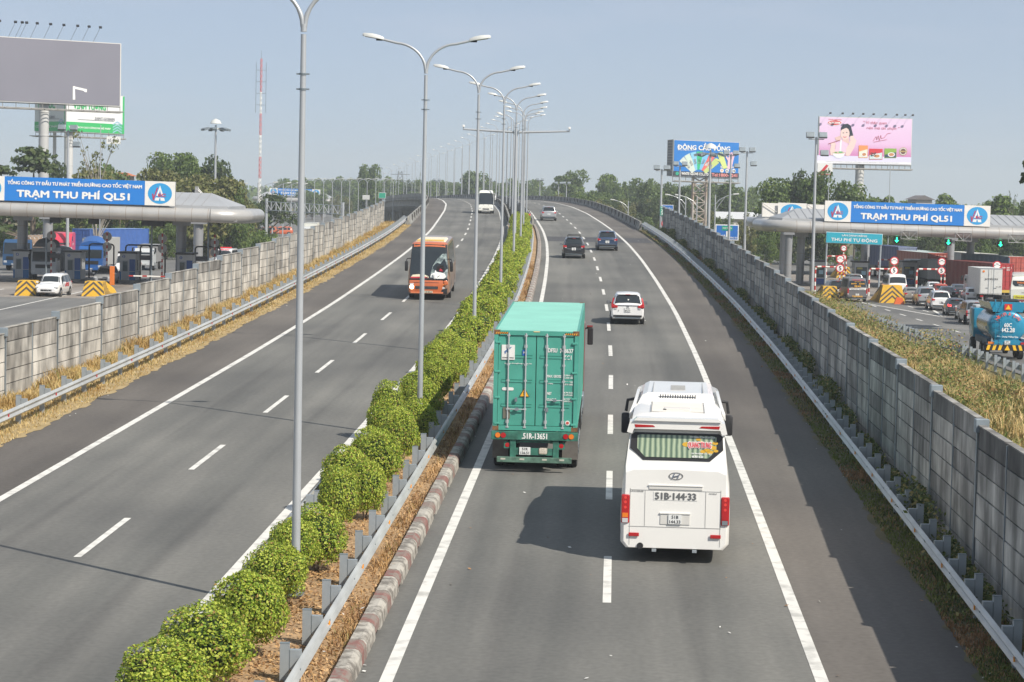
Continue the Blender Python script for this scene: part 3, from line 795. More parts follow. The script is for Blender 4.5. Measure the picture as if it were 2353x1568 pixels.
def make_tree(kind, shape, seed, nl=4200, leaf=.42):
    """10 m tall tree; crown shapes: round, tall, tier, loose"""
    r = random.Random(seed); root = thing('tree', 'x', 'tree'); mats = T[kind]; bark = BARK
    cs, rs = [], []
    if shape == 'round':
        for k in range(20):
            a = r.uniform(0, 6.28); q = r.uniform(.4, 3.3); z = r.uniform(2.4, 8.5); q *= math.sqrt(max(.25, 1 - ((z - 5.0) / 4.6) ** 2)) * 1.15
            s = r.uniform(1.1, 1.9); cs.append((math.cos(a) * q, math.sin(a) * q, z)); rs.append((s, s, s * .78))
        cs.append((0, 0, 5.2)); rs.append((2.7, 2.7, 3.2))
    elif shape == 'tall':
        for k in range(16):
            a = r.uniform(0, 6.28); z = r.uniform(1.8, 9.0); q = r.uniform(.2, 1.6) * (1.15 - abs(z - 5.5) / 5)
            s = r.uniform(.8, 1.35); cs.append((math.cos(a) * q, math.sin(a) * q, z)); rs.append((s, s, s * .95))
    elif shape == 'tier':
        for k in range(34):
            z = r.uniform(2.2, 9.6); q = (10.2 - z) * .52 * r.uniform(.35, 1); a = r.uniform(0, 6.28)
            s = r.uniform(.6, 1.15); cs.append((math.cos(a) * q, math.sin(a) * q, z)); rs.append((s * 1.25, s * 1.25, s * .32))
    elif shape == 'low':
        for k in range(22):
            a = r.uniform(0, 6.28); q = r.uniform(.5, 5.2); z = r.uniform(1.2, 8.2 - q * .5); s = r.uniform(1.2, 2.1)
            cs.append((math.cos(a) * q, math.sin(a) * q, z)); rs.append((s, s, s * .85))
    elif shape == 'high':
        for k in range(14):
            a = r.uniform(0, 6.28); q = r.uniform(.5, 3.1); z = r.uniform(8.0, 9.4); s = r.uniform(.6, 1.1)
            cs.append((math.cos(a) * q, math.sin(a) * q, z)); rs.append((s, s, s * .5))
    elif shape == 'loose':
        for k in range(26):
            a = r.uniform(0, 6.28); q = r.uniform(.5, 3.4); z = r.uniform(3.5, 9.6); s = r.uniform(.35, .8)
            cs.append((math.cos(a) * q, math.sin(a) * q, z)); rs.append((s, s, s * .7))
    P, N = blobs(cs, rs, nl, seed, .5 if shape != 'tier' else .9, -.7)
    V_, Fq, mi = leafcloud(P, N, leaf, mats, seed, .7, .25, [.5, .28, .22])
    npmesh('crown', V_, Fq, mats, mi, root)
    m = MB(); th = min(c[2] for c in cs) + 1.5
    m.tube([(0, 0, -.3), (.08, 0, th * .5), (-.05, .05, th), (0, 0, 7.6)], [.26, .21, .17, .05] if shape != 'loose' else [.15, .12, .09, .04], bark if shape != 'loose' else BARKP, 7)
    for c in sorted(cs, key=lambda c: -abs(c[0]) - abs(c[1]))[:9 if shape != 'loose' else 26]:
        z0 = max(1.4, c[2] - (1.8 if shape != 'loose' else 3.2) - r.random()); m.tube([(0, 0, z0), (c[0] * .5, c[1] * .5, (z0 + c[2]) / 2 + .1), c], [.11, .075, .03] if shape != 'loose' else [.07, .045, .015], bark if shape != 'loose' else BARKP, 5)
    m.build('trunk', root)
    return root
PR = {}
def proto(kind, shape, i=0):
    key = (kind, shape, i)
    if key not in PR:
        nl = {'high': 3000, 'round': 5200, 'tall': 3400, 'tier': 3600, 'low': 5200, 'loose': 520}[shape]
        PR[key] = [make_tree(kind, shape, hash((len(kind), len(shape), i)) % 999 + i * 17, nl, {'tier': .38, 'loose': .3}.get(shape, .44)), False]
    return PR[key]
def tree(x, y, D, kind, shape, i, wpx, label, zg=0, group=None):
    """crown top at pixel (x, y) at distance D, wpx wide"""
    t = at(x, y, D); e = proto(kind, shape, i)
    o = e[0] if not e[1] else copy_tree(e[0]); e[1] = True
    H = t.z - zg; wd_ = {'round': 8.2, 'tall': 4.4, 'tier': 7.6, 'low': 12.5, 'loose': 7.6, 'high': 7.5}[shape]
    w = wpx * D / F / wd_
    o.location = (t.x, D, zg); o.scale = (w, w, H / 9.9); o.rotation_euler = (0, 0, random.uniform(0, 6.28)); o['label'] = label
    if group: o['group'] = group
    elif 'group' in o: del o['group']
    return o
rt = random.Random(77)
# single trees one can tell apart
tree(78, 337, 285, 'dark', 'tier', 0, 250, 'dark tiered conical tree beside the thick column of the grey billboard', ZL)
tree(12, 372, 300, 'dark', 'tier', 1, 230, 'dark tiered tree behind the round logo of the sunlit toll sign', ZL)
tree(136, 338, 345, 'dark', 'tall', 0, 52, 'narrow dark tree just behind the billboard column', ZL)
tree(222, 292, 262, 'olive', 'loose', 0, 130, 'nearly bare tree with thin branches in front of the green billboard', ZL)
tree(378, 343, 360, 'mid', 'round', 0, 135, 'rounded green tree standing above the toll canopy, beside the high mast', ZL)
tree(432, 348, 350, 'mid', 'round', 1, 120, 'rounded green tree touching the high mast lamp', ZL)
tree(481, 352, 365, 'dark', 'round', 0, 110, 'brownish dark tree directly behind the high mast lamp', ZL)
tree(245, 372, 330, 'mid', 'round', 2, 150, 'leafy tree between the bare tree and the olive thicket', ZL)
tree(618, 418, 372, 'dark', 'low', 0, 150, 'large drooping dark tree behind the lattice gantry', ZL)
tree(556, 430, 365, 'dark', 'low', 1, 130, 'dark spreading tree behind the end of the sunlit canopy', ZL)
tree(856, 373, 690, 'mid', 'round', 0, 62, 'tall rounded tree rising alone above the distant treeline', 0)
tree(838, 380, 700, 'mid', 'tall', 0, 34, 'slim tree leaning on the tall rounded tree', 0)
tree(966, 394, 640, 'dark', 'loose', 1, 22, 'thin sparse tree beside the lamp poles', 0)
tree(1082, 391, 760, 'mid', 'round', 1, 96, 'broad tree behind the crest of the highway, next to the white bus', 0)
tree(1316, 387, 640, 'mid', 'round', 2, 98, 'broad rounded tree standing above the shaded parapet', 0)
tree(1400, 398, 600, 'bright', 'round', 0, 86, 'bright green tree next to the broad rounded one', 0)
tree(1478, 405, 560, 'mid', 'round', 0, 84, 'grey-green tree in front of the blue billboard foot', 0)
tree(1560, 425, 470, 'dark', 'round', 1, 110, 'dark tree below the corner of the blue billboard', 0)
tree(1672, 418, 520, 'mid', 'tall', 1, 60, 'pointed tree behind the blue billboard column', 0)
tree(1775, 402, 345, 'mid', 'round', 0, 120, 'dense tree at the edge of the big grove beside the floodlight pole', 0)
tree(1822, 384, 355, 'dark', 'round', 1, 120, 'highest tree of the big grove beside the floodlight pole', 0)
tree(1880, 386, 350, 'mid', 'round', 2, 120, 'broad tree of the grove behind the floodlight pole', 0)
tree(1940, 412, 345, 'mid', 'round', 1, 110, 'last tree of the big grove, below the pink billboard', 0)
tree(2440, 338, 170, 'dark', 'high', 0, 250, 'leafy branches of a tree reaching into the sky beside the toll sign', 0)
tree(2325, 440, 380, 'dark', 'loose', 0, 36, 'palm like ragged tree behind the grey canopy end', 0)
# rows
def row(name, x0, x1, n, yf, jy, D0, D1, kinds, w0, w1, zg, lab):
    for k in range(n):
        x = x0 + (x1 - x0) * (k + rt.uniform(.2, .8)) / n; D = rt.uniform(D0, D1); kd = rt.choice(kinds)
        tree(x, (yf(x) if callable(yf) else yf) + rt.uniform(-jy, jy), D, kd[0], kd[1], rt.randrange(2), rt.uniform(w0, w1), lab % ordw(k + 1), zg)
row('a', 150, 560, 18, 388, 9, 300, 330, [('olive', 'low'), ('olive', 'round'), ('mid', 'low')], 110, 170, ZL, 'olive green tree behind the sunlit toll canopy, %s counting from the billboards')
row('b', -40, 620, 13, 505, 10, 292, 312, [('mid', 'low'), ('bright', 'low'), ('olive', 'low')], 90, 130, ZL, 'low vine covered tree seen under the sunlit canopy, %s from the frame edge')
row('c', 640, 900, 20, 412, 6, 900, 1000, [('bright', 'round'), ('mid', 'round'), ('bright', 'tall')], 36, 56, 0, 'distant tree beyond the far toll station, %s counting from the lattice gantry')
row('c2', 690, 960, 12, 440, 6, 720, 800, [('mid', 'low'), ('mid', 'round'), ('olive', 'low')], 34, 56, 0, 'low tree in front of the distant treeline, %s counting towards the viaduct')
row('d', 880, 1240, 20, lambda x: 416 if x < 1000 else 412, 7, 800, 900, [('mid', 'round'), ('bright', 'round'), ('dark', 'round')], 40, 62, 0, 'tree behind the highway crest, %s counting from the rounded lone tree')
row('e', 1190, 1300, 6, 428, 5, 820, 900, [('bright', 'round'), ('mid', 'round')], 28, 44, 0, 'distant bright tree above the parapet, %s counting towards the grove')
row('f', 1270, 1560, 15, 438, 8, 480, 540, [('mid', 'round'), ('dark', 'low'), ('olive', 'low')], 60, 95, 0, 'lower tree behind the shaded parapet, %s counting from the crest')
row('g', 1380, 1740, 15, 420, 9, 560, 640, [('mid', 'round'), ('dark', 'round'), ('bright', 'round')], 40, 70, 0, 'tree behind the blue billboard, %s counting from the viaduct')
row('h', 1480, 1760, 8, 478, 10, 380, 420, [('dark', 'low'), ('mid', 'low'), ('olive', 'low')], 60, 90, 0, 'low tree behind the far end of the shaded wall, %s counting from the parapet')
row('i', 1960, 2400, 15, lambda x: 448 + (x - 1960) * .03, 9, 372, 400, [('bright', 'round'), ('bright', 'tall'), ('bright', 'low')], 60, 90, 0, 'bright green tree behind the shaded toll sign, %s counting from the grove')
row('j', 1740, 2400, 12, 520, 10, 335, 350, [('dark', 'low'), ('mid', 'low')], 80, 110, 0, 'dark low tree seen below the shaded canopy, %s counting from the floodlight pole')
# the wood that closes the horizon
g = np.random.default_rng(31); n = 60000
D = g.uniform(1150, 1500, n); xx = g.uniform(-900, 900, n); hgt = 9 + 3 * np.sin(xx * .021) + 2.4 * np.sin(xx * .083 + 1) + 1.5 * np.sin(xx * .31)
P = np.stack([xx, D, hgt * g.random(n) ** .55], 1)
V_, Fq, mi = leafcloud(P, np.tile([0, -.6, .5], (n, 1)), 2.6, T['mid'], 32, .8, .3, [.5, .3, .2])
tag(npmesh('distant_wood', V_, Fq, T['mid'], mi), 'far wood closing the horizon', 'woods', kind='stuff')

n = 420; D = 40 + 190 * g.random(n) ** 1.4; side = g.random(n); off = np.where(side < .35, g.uniform(12.6, 14.0, n), np.where(side < .6, g.uniform(-12.9, -11.9, n), np.where(side < .85, g.uniform(.2, 1.9, n), g.uniform(2.5, 12, n))))
P = RPn(D, off, np.where((off > -1.3) & (off < 1.4), .30, .03)); V_, Fq, mi = leafcloud(P, np.tile([0, 0, 1.], (n, 1)), .09, [WHT_ := M('paper_scrap', (.7, .69, .66), .8), DRY2], 41, .6, 1.5, [.6, .4])
tag(npmesh('litter', V_, Fq, [WHT_, DRY2], mi), 'scraps of paper and dead leaves scattered along the road edges', 'litter', kind='stuff')
# ------------------------------------------------------------------ street lamps of the median
LMET = M('lamp_steel', (.44, .46, .48), .4, .3, var=.06, scale=1)
LHEAD = M('lamp_head', (.58, .59, .57), .4); LGLS = M('lamp_lens', (.18, .18, .17), .15)
def head_mesh(s):
    m = MB()
    sec = [(1.36, .055, .045), (1.50, .12, .085), (1.72, .15, .10), (1.98, .12, .07), (2.03, .07, .04)]
    vs, fs = [], []; tilt = .17
    for (x, hw, hh) in sec:
        z = 12.42 + (x - 1.36) * tilt
        ring = [(-hw, -.03), (-hw, .02), (-hw * .7, hh), (hw * .7, hh), (hw, .02), (hw, -.03)]
        for q in ring: vs.append((s * x, q[0], z + q[1]))
    for i in range(len(sec) - 1):
        for k in range(6): fs.append((6 * i + k, 6 * i + (k + 1) % 6, 6 * i + 6 + (k + 1) % 6, 6 * i + 6 + k))
    fs += [tuple(range(6)), tuple(range(24, 30))]
    m.add(vs, fs, LHEAD)
    return m
def lens_mesh(s):
    m = MB(); z = lambda x: 12.375 + (x - 1.36) * .17
    m.add([(s * 1.52, -.1, z(1.52)), (s * 1.52, .1, z(1.52)), (s * 1.95, .1, z(1.95)), (s * 1.95, -.1, z(1.95)), (s * 1.52, -.1, z(1.52) + .03), (s * 1.52, .1, z(1.52) + .03), (s * 1.95, .1, z(1.95) + .03), (s * 1.95, -.1, z(1.95) + .03)],
          [(0, 1, 2, 3), (4, 5, 6, 7), (0, 1, 5, 4), (2, 3, 7, 6), (0, 3, 7, 4), (1, 2, 6, 5)], LGLS)
    return m
def lamp(name, sides):
    root = thing(name, 'x', 'street lamp')
    m = MB(); m.tube([(0, 0, -.1), (0, 0, 4), (0, 0, 11.3)], [.092, .078, .055], LMET, 14); m.tube([(0, 0, 11.35), (0, 0, 11.5)], [.062, .062], LMET, 12)
    m.build('pole', root, smooth=True)
    m = MB(); m.box((0, 0, .1), (.32, .32, .03), GALVD); m.build('base_plate', root)
    for z in (10.2, 10.5):
        m = MB(); m.tube([(0, 0, z), (0, 0, z + .035)], [.075, .075], GALVD, 12); m.box((0, 0, z + .017), (.26, .03, .03), GALVD); m.build('collar', root)
    for s in sides:
        m = MB(); pts = []
        for k in range(11):
            t = k / 10; a = t * math.pi / 2
            pts.append((s * (.02 + .92 * (1 - math.cos(a)) ** 1.0 + .0), 0, 11.45 + .80 * math.sin(a)))
        pts += [(s * 1.44, 0, 12.43)]
        # flatten: arm keeps rising slightly to the head
        pts = [(p[0], 0, p[2] + (abs(p[0]) * .05)) for p in pts[:-1]] + [(s * 1.46, 0, 12.42)]
        m.tube(pts, [.05] * 3 + [.042] * (len(pts) - 3), LMET, 10); m.build('arm', root, smooth=True)
        h = head_mesh(s).build('lamp_head', root, smooth=True); lens_mesh(s).build('lens', h)
        mm = MB(); mm.box((s * 1.5, 0, 12.385), (.2, .06, .05), BLACK); mm.build('clamp', h)
    return root
dbl = lamp('double_arm_street_lamp', (-1, 1)); GL = 'double arm street lamps along the median'
for k in range(1, 9):
    D = (k + .53) * 28.9 + (1.6 if k == 1 else 0)
    o = dbl if k == 1 else copy_tree(dbl)
    o.location = RP(D, -.17 if k == 1 else 0, .27); o.rotation_euler = (0, 0, -rh(D)); o['group'] = GL
    o['label'] = 'tall grey double arm street lamp, %s pole of the median row from the bridge' % ordw(k)
for s, side, gl in ((-1, 'oncoming', 'single arm street lamps of the oncoming deck'), (1, 'outgoing', 'single arm street lamps of the outgoing deck')):
    sg = lamp('single_arm_street_lamp', (s,))
    for j, k in enumerate(range(9, 30)):
        D = (k + .53) * 28.9
        o = sg if j == 0 else copy_tree(sg)
        o.location = RP(D, s * .85, .9 if k > 9 else .3); o.rotation_euler = (0, 0, -rh(D)); o['group'] = gl
        o['label'] = 'slender single arm lamp on the %s deck parapet, %s after the double lamps end' % (side, ordw(j + 1))
# T shaped camera pole between the lamps
t = thing('camera_gantry', 'T shaped steel pole with two long arms and small white cameras at both ends', 'camera pole', RP(196, -.62, .1))
m = MB(); m.tube([(0, 0, 0), (0, 0, 7.9)], [.16, .14], LMET, 14); m.build('pole', t, smooth=True)
zt = at(1185, 303, 196).z - t.location.z
m = MB(); m.tube([(0, 0, 7.8), (0, 0, zt + .25)], [.14, .12], LMET, 14); m.build('mast', t, smooth=True)
for s in (-1, 1):
    m = MB(); m.tube([(s * .15, 0, zt - .05), (s * 4.55, 0, zt + .12)], [.11, .075], LMET, 10); m.box((s * .2, 0, zt - .05), (.05, .4, .4), GALVD); m.build('arm', t, smooth=True)
    m = MB(); m.box((s * 4.5, -.05, zt + .38), (.2, .34, .2), WHITE, b=.03); m.tube([(s * 4.5, 0, zt + .15), (s * 4.5, 0, zt + .3)], .04, GALVD, 6); m.build('camera', t)
# ------------------------------------------------------------------ vehicles.  local frame: +y is forward, origin on the ground at the rear
def ring(st):
    y, w, zb, zs, zr, wr = st
    h = [(0, zb), (w * .9, zb), (w, zb + .14), (w * 1.005, zb + (zs - zb) * .6), (w * .985, zs), (wr, zr - .07), (wr * .84, zr), (0, zr + .025)]
    return [Vector((p[0], y, p[1])) for p in h] + [Vector((-p[0], y, p[1])) for p in h[-2:0:-1]]
class Body:
    def __init__(s, sts): s.st = sts; s.rg = [ring(t) for t in sts]
    def P(s, y, q, off=0):
        st = s.st
        for i in range(len(st) - 1):
            if y <= st[i + 1][0] or i == len(st) - 2: break
        t = (y - st[i][0]) / (st[i + 1][0] - st[i][0]); n = 14
        def g(i, q):
            a, f = int(math.floor(q)) % n, q - math.floor(q); return s.rg[i][a].lerp(s.rg[i][(a + 1) % n], f)
        p = g(i, q).lerp(g(i + 1, q), t)
        if off:
            e = .04; dq = g(i, q + e).lerp(g(i + 1, q + e), t) - g(i, q - e).lerp(g(i + 1, q - e), t); dy = g(i + 1, q) - g(i, q)
            nn = dq.cross(dy)
            if nn.length > 1e-9:
                nn.normalize(); c = Vector((0, y, (st[i][2] + st[i][4]) / 2))
                ctr = Vector((0, (s.st[0][0] + s.st[-1][0]) / 2, 1))
                if nn.dot(p - ctr) < 0: nn = -nn
                p = p + nn * off
        return p
    def shell(s, m, mat):
        n = 14; vs = [p for r in s.rg for p in r]; fs = []
        for i in range(len(s.rg) - 1):
            for k in range(n): fs.append((i * n + k, i * n + (k + 1) % n, (i + 1) * n + (k + 1) % n, (i + 1) * n + k))
        fs += [tuple(range(n)), tuple(range((len(s.rg) - 1) * n + n - 1, (len(s.rg) - 1) * n - 1, -1))]
        m.add(vs, fs, mat)
    def patch(s, m, y0, y1, q0, q1, mat, off=.012, ny=4, nq=4, yin=0.):
        vs, fs = [], []
        for i in range(ny + 1):
            for k in range(nq + 1):
                y = y0 + (y1 - y0) * i / ny + yin * abs(k / nq - .5) * 0
                vs.append(s.P(y, q0 + (q1 - q0) * k / nq, off))
        for i in range(ny):
            for k in range(nq): fs.append((i * (nq + 1) + k, i * (nq + 1) + k + 1, (i + 1) * (nq + 1) + k + 1, (i + 1) * (nq + 1) + k))
        m.add(vs, fs, mat)
def wheel(root, x, y, r, w=.22, rim=RIM):
    s = 1 if x > 0 else -1
    m = MB(); m.tube([(x - s * w / 2, y, r), (x - s * w * .4, y, r), (x + s * w * .4, y, r), (x + s * w / 2, y, r)], [r * .9, r, r, r * .9], RUBBER, 20)
    o = m.build('wheel', root, smooth=True)
    m = MB(); m.tube([(x + s * (w / 2 - .02), y, r), (x + s * (w / 2 + .012), y, r)], [r * .62, r * .58], rim, 14); m.tube([(x + s * w / 2, y, r), (x + s * (w / 2 + .025), y, r)], [r * .16, r * .14], BLACK, 8)
    m.build('rim', o)
def plate(root, y, z, lines, w=.36, h=.26, face=-1, x=0, tilt=0):
    m = MB(); m.box((x, y, z), (w, .02, h), PLATE)
    xd = X if face < 0 else -X
    n = len(lines)
    for i, t_ in enumerate(lines): text(m, t_, (x, y + face * .0125, z + h * (.5 - (i + .5) / n)), xd, Z, INK, h=h / n * .66, bold=.04)
    m.build('number_plate', root)
STN = {
 'suv': (4.75, [(0, .80, .50, .95, 1.05, .76), (.05, .88, .38, 1.02, 1.12, .77), (.30, .91, .30, 1.03, 1.66, .66), (.75, .925, .26, 1.02, 1.77, .68), (2.6, .925, .25, .98, 1.76, .67), (3.0, .92, .25, .98, 1.62, .68), (3.55, .91, .25, .97, 1.06, .80), (4.2, .89, .27, .92, .98, .80), (4.6, .82, .32, .78, .84, .72), (4.75, .70, .40, .62, .68, .62)]),
 'mpv': (4.4, [(0, .78, .45, .92, 1.0, .74), (.05, .85, .34, .98, 1.07, .75), (.34, .87, .28, .98, 1.58, .62), (.8, .875, .24, .97, 1.69, .64), (2.5, .875, .22, .93, 1.66, .63), (2.95, .87, .22, .93, 1.5, .64), (3.6, .86, .22, .92, 1.0, .76), (4.1, .82, .25, .84, .90, .74), (4.3, .76, .3, .7, .78, .68), (4.4, .66, .36, .58, .64, .58)]),
 'hatch': (3.8, [(0, .74, .42, .86, .95, .70), (.05, .80, .32, .92, 1.0, .71), (.36, .82, .26, .92, 1.36, .60), (.75, .83, .22, .91, 1.5, .62), (1.9, .83, .2, .88, 1.5, .62), (2.3, .83, .2, .88, 1.36, .62), (2.95, .82, .2, .87, .93, .72), (3.5, .78, .24, .78, .84, .68), (3.72, .7, .3, .66, .72, .62), (3.8, .62, .36, .55, .6, .55)]),
 'sedan': (4.55, [(0, .78, .42, .86, .93, .72), (.06, .85, .32, .92, .99, .74), (.62, .88, .26, .92, 1.02, .74), (1.25, .885, .23, .90, 1.36, .60), (1.7, .885, .22, .89, 1.46, .60), (2.4, .885, .22, .88, 1.46, .60), (2.75, .88, .22, .88, 1.34, .61), (3.4, .87, .22, .87, .94, .76), (4.1, .84, .25, .80, .86, .74), (4.42, .76, .3, .68, .74, .66), (4.55, .66, .36, .56, .6, .56)]),
 'van': (5.5, [(0, .92, .50, 1.15, 1.3, .88), (.04, .97, .38, 1.2, 1.36, .89), (.16, .985, .32, 1.25, 2.1, .82), (.5, .99, .28, 1.28, 2.33, .82), (3.9, .99, .28, 1.25, 2.33, .82), (4.3, .985, .28, 1.2, 2.15, .80), (4.95, .97, .28, 1.12, 1.25, .84), (5.35, .9, .32, .9, 1.0, .78), (5.5, .78, .42, .7, .76, .68)]),
 'wagon': (4.6, [(0, .80, .48, 1.05, 1.14, .78), (.04, .84, .38, 1.08, 1.18, .79), (.16, .855, .32, 1.08, 1.80, .72), (.5, .86, .28, 1.08, 1.90, .72), (3.1, .86, .26, 1.04, 1.88, .70), (3.45, .86, .26, 1.03, 1.72, .70), (3.95, .85, .26, 1.0, 1.08, .76), (4.4, .80, .3, .84, .9, .70), (4.6, .70, .38, .66, .72, .6)]),
}
def car(label, kind, paint, loc, rzz, cat='car', name='parked_car', lights=REDL, text_plate=('51F', '736.91'), extra=None, brake=False, front=False, rim=RIM, scale=1., roofmat=None):
    L, st = STN[kind]; B = Body(st); root = thing(name, label, cat, loc, rzz); root.scale = (scale,) * 3
    if front:                                                       # face first: put the origin at the nose
        pass
    body = MB(); B.shell(body, paint); body.build('body', root, smooth=True)
    zr_i = 2; y0, y1 = st[1][0], st[2][0]
    if kind == 'sedan': y0, y1 = st[2][0], st[3][0]
    m = MB(); B.patch(m, y0 + (y1 - y0) * .14, y1 - (y1 - y0) * .06, 5.35, 8.65, GLASS, .014); m.build('rear_window', root, smooth=True)
    # windscreen: between roof end and bonnet
    ws = {'suv': (5, 6), 'mpv': (5, 6), 'hatch': (5, 6), 'sedan': (6, 7), 'van': (5, 6), 'wagon': (5, 6)}[kind]
    m = MB(); B.patch(m, st[ws[0]][0] + .06, st[ws[1]][0] - .08, 5.3, 8.7, GLASS, .014); m.build('windscreen', root, smooth=True)
    ya = st[3 if kind != 'sedan' else 4][0]; yb = st[ws[0]][0]
    cuts = [(ya - .22, ya + .42), (ya + .5, ya + 1.32), (ya + 1.4, yb + .25)] if kind != 'van' else [(.7, 1.7), (1.78, 2.8), (2.88, 3.85), (3.95, 4.45)]
    if kind == 'hatch': cuts = [(ya + .0, ya + .75), (ya + .83, yb + .3)]
    if kind == 'sedan': cuts = [(ya - .2, ya + .5), (ya + .58, yb + .2)]
    for a, b_ in cuts:
        for q0, q1 in ((4.12, 4.88), (9.12, 9.88)):
            m = MB(); B.patch(m, a, b_, q0, q1, GLASS, .012, 3, 1); m.build('side_window', root)
    w = st[3][1]; rr = .34 if kind in ('suv', 'van') else .31
    fy = L - .92 if kind != 'van' else L - 1.05
    ry = .88 if kind != 'van' else 1.15
    for x in (-1, 1):
        for yy in (ry, fy):
            m = MB(); m.tube([(x * (w - .2), yy, rr + .02), (x * (w + .006), yy, rr + .02)], [rr * 1.17] * 2, BLACK, 20); m.build('wheel_arch', root)
            wheel(root, x * (w - .085), yy, rr, .22, rim)
    # tail lamps, bumper, plate
    zl = st[1][3]
    for s in (-1, 1):
        q = (4.0 if s > 0 else 10.0)
        m = MB()
        if kind in ('van', 'wagon'):
            m.box((s * (st[1][1] - .07), .02, zl - .14), (.13, .10, .46), lights, b=.015); m.box((s * (st[1][1] - .07), .015, zl - .42), (.12, .10, .10), CLR)
        else:
            m.box((s * (st[1][1] - .15), .04, zl - .03), (.28, .12, .16), lights, b=.02); m.box((s * (st[1][1] - .04), .10, zl + .03), (.07, .2, .13), lights, b=.01)
            m.box((s * (st[1][1] - .22), .01, zl - .12), (.14, .10, .05), CLR)
        m.build('tail_lamp', root)
        m = MB(); m.box((s * (st[-2][1] - .1), L - .14, st[-2][3] - .02), (.3, .22, .12), CLR, b=.03); m.build('headlight', root)
        m = MB(); yy = st[ws[1]][0] - .28; zz = st[ws[1]][3] + .12
        m.box((s * (w + .12), yy, zz), (.20, .10, .15), paint if not roofmat else roofmat, b=.02); m.box((s * (w + .02), yy + .02, zz - .04), (.12, .05, .04), BLACK); m.box((s * (w + .12), yy - .052, zz), (.16, .01, .11), CHROME); m.build('mirror', root)
    m = MB(); m.box((0, .0, .47), (w * 1.72, .10, .10), BLACK, b=.02); m.box((0, .03, .40), (w * 1.5, .10, .12), GALVD, b=.01); m.build('bumper', root)
    m = MB(); m.box((0, L - .05, .52), (w * 1.0, .10, .22), BLACK, b=.03); m.box((0, L + .005, .56), (w * .8, .01, .02), CHROME); m.build('grille', root)
    plate(root, -.025, .80 if kind != 'van' else .72, text_plate, .33, .22)
    if kind != 'van':
        m = MB(); B.patch(m, st[2][0] + .0, st[2][0] + .2, 5.9, 8.1, paint, .03, 2, 4)
        m.box((0, st[2][0] + .02, st[2][4] + .02), (w * 1.2, .26, .035), paint, b=.012); m.box((0, st[2][0] - .11, st[2][4] + .015), (.26, .02, .025), REDL); m.build('spoiler', root)
    if extra: extra(root, B, L, w)
    return root
def roofrails(mat=GALVD):
    def f(root, B, L, w):
        for s in (-1, 1):
            m = MB(); m.tube([(s * .56, .9, 1.80), (s * .58, 1.1, 1.84), (s * .58, 2.6, 1.84), (s * .56, 2.8, 1.79)], .022, mat, 6); m.build('roof_rail', root)
    return f
PW = M('car_white', (.76, .76, .76), .25, coat=.8); PS = M('car_silver', (.48, .49, .50), .3, .55, coat=.6); PSB = M('car_pale_blue', (.40, .46, .52), .3, .5, coat=.6)
PBK = M('car_black', (.014, .014, .017), .2, coat=1.); PBL = M('car_blue', (.035, .065, .13), .25, .2, coat=1.); PDG = M('car_dark_grey', (.06, .065, .075), .28, .2, coat=.8)
PGR = M('car_grey', (.17, .165, .17), .35, .2, coat=.4); PBG = M('car_champagne', (.38, .36, .33), .3, .5, coat=.6)
BRK = M('brake_light_on', (1., .03, .03), .4, emit=2.2)
def hw(D, off): return RP(D, off), -rh(D)
def park(label, kind, paint, px_, py_, yaw=0, z=ZR, **k):
    p = gnd(px_, py_, z); return car(label, kind, paint, p, R_(yaw), **k)
# --- on the highway
def mpv_extra(root, B, L, w):
    for s in (-1, 1):
        m = MB(); m.add([(s * .86, .03, .92), (s * .55, .0, .90), (s * .60, .01, 1.02), (s * .78, .08, 1.12), (s * .70, .22, 1.40), (s * .78, .25, 1.42), (s * .87, .1, 1.05)], [(0, 1, 2, 3, 4, 5, 6)], REDL)
        m.box((s * .70, -.01, .96), (.34, .06, .12), REDL, b=.02); m.build('tail_lamp_cluster', root)
    m = MB(); m.box((0, .0, 1.03), (1.25, .07, .035), CHROME, b=.01); m.build('trim', root)
    m = MB(); disc(m, (0, -.012, .97), X, Z, .07, .07, CHROME); m.build('emblem', root)
    m = MB(); text(m, '7', (-.48, -.03, .74), X, Z, INK, h=.09); m.build('badge', root)
    m = MB(); m.box((-.36, .16, 1.2), (.15, .01, .09), M('sticker_green', (.05, .5, .15), .5)); m.build('sticker', root)
    m = MB(); m.tube([(.02, .2, 1.12), (.02, .2, 1.36)], [.08, .05], PWHITE, 10); m.build('soft_toy', root)
p, a = hw(121, 7.1)
car('white people carrier alone in its lane, ahead of the white coach', 'mpv', PW, p, a, name='people_carrier', extra=mpv_extra, text_plate=('51G', '893.97'), roofmat=PDG)
def rack(root, B, L, w):
    m = MB()
    for s in (-1, 1):
        m.tube([(s * .52, .75, 1.90), (s * .52, 2.35, 1.90)], .022, BLACK, 6)
        for yy in (.8, 2.3): m.tube([(s * .52, yy, 1.76), (s * .52, yy, 1.90)], .02, BLACK, 6)
    for k in range(7): m.tube([(-.52, .78 + k * .26, 1.90), (.52, .78 + k * .26, 1.90)], .014, BLACK, 5)
    m.tube([(-.52, .75, 1.98), (.52, .75, 1.98)], .02, BLACK, 6); m.build('roof_rack', root)
    m = MB(); m.box((0, .0, .80), (1.2, .04, .04), CHROME); m.build('trim', root)
p, a = hw(189, 4.4)
car('black sport utility vehicle with a roof rack, in the lane beside the median', 'suv', PBK, p, a, name='off_road_car', extra=rack, text_plate=('51A', '268'))
p, a = hw(204, 7.57)
def chr2(root, B, L, w):
    roofrails()(root, B, L, w)
    m = MB(); m.box((0, -.01, .60), (1.5, .05, .05), CHROME, b=.015); m.box((0, -.0, 1.02), (1.3, .05, .03), CHROME); m.build('trim', root)
car('dark blue sport utility vehicle near the outer white line, beside the black one', 'suv', PBL, p, a, name='off_road_car', extra=chr2, text_plate=('51H', '402'))
p, a = hw(281, 3.7)
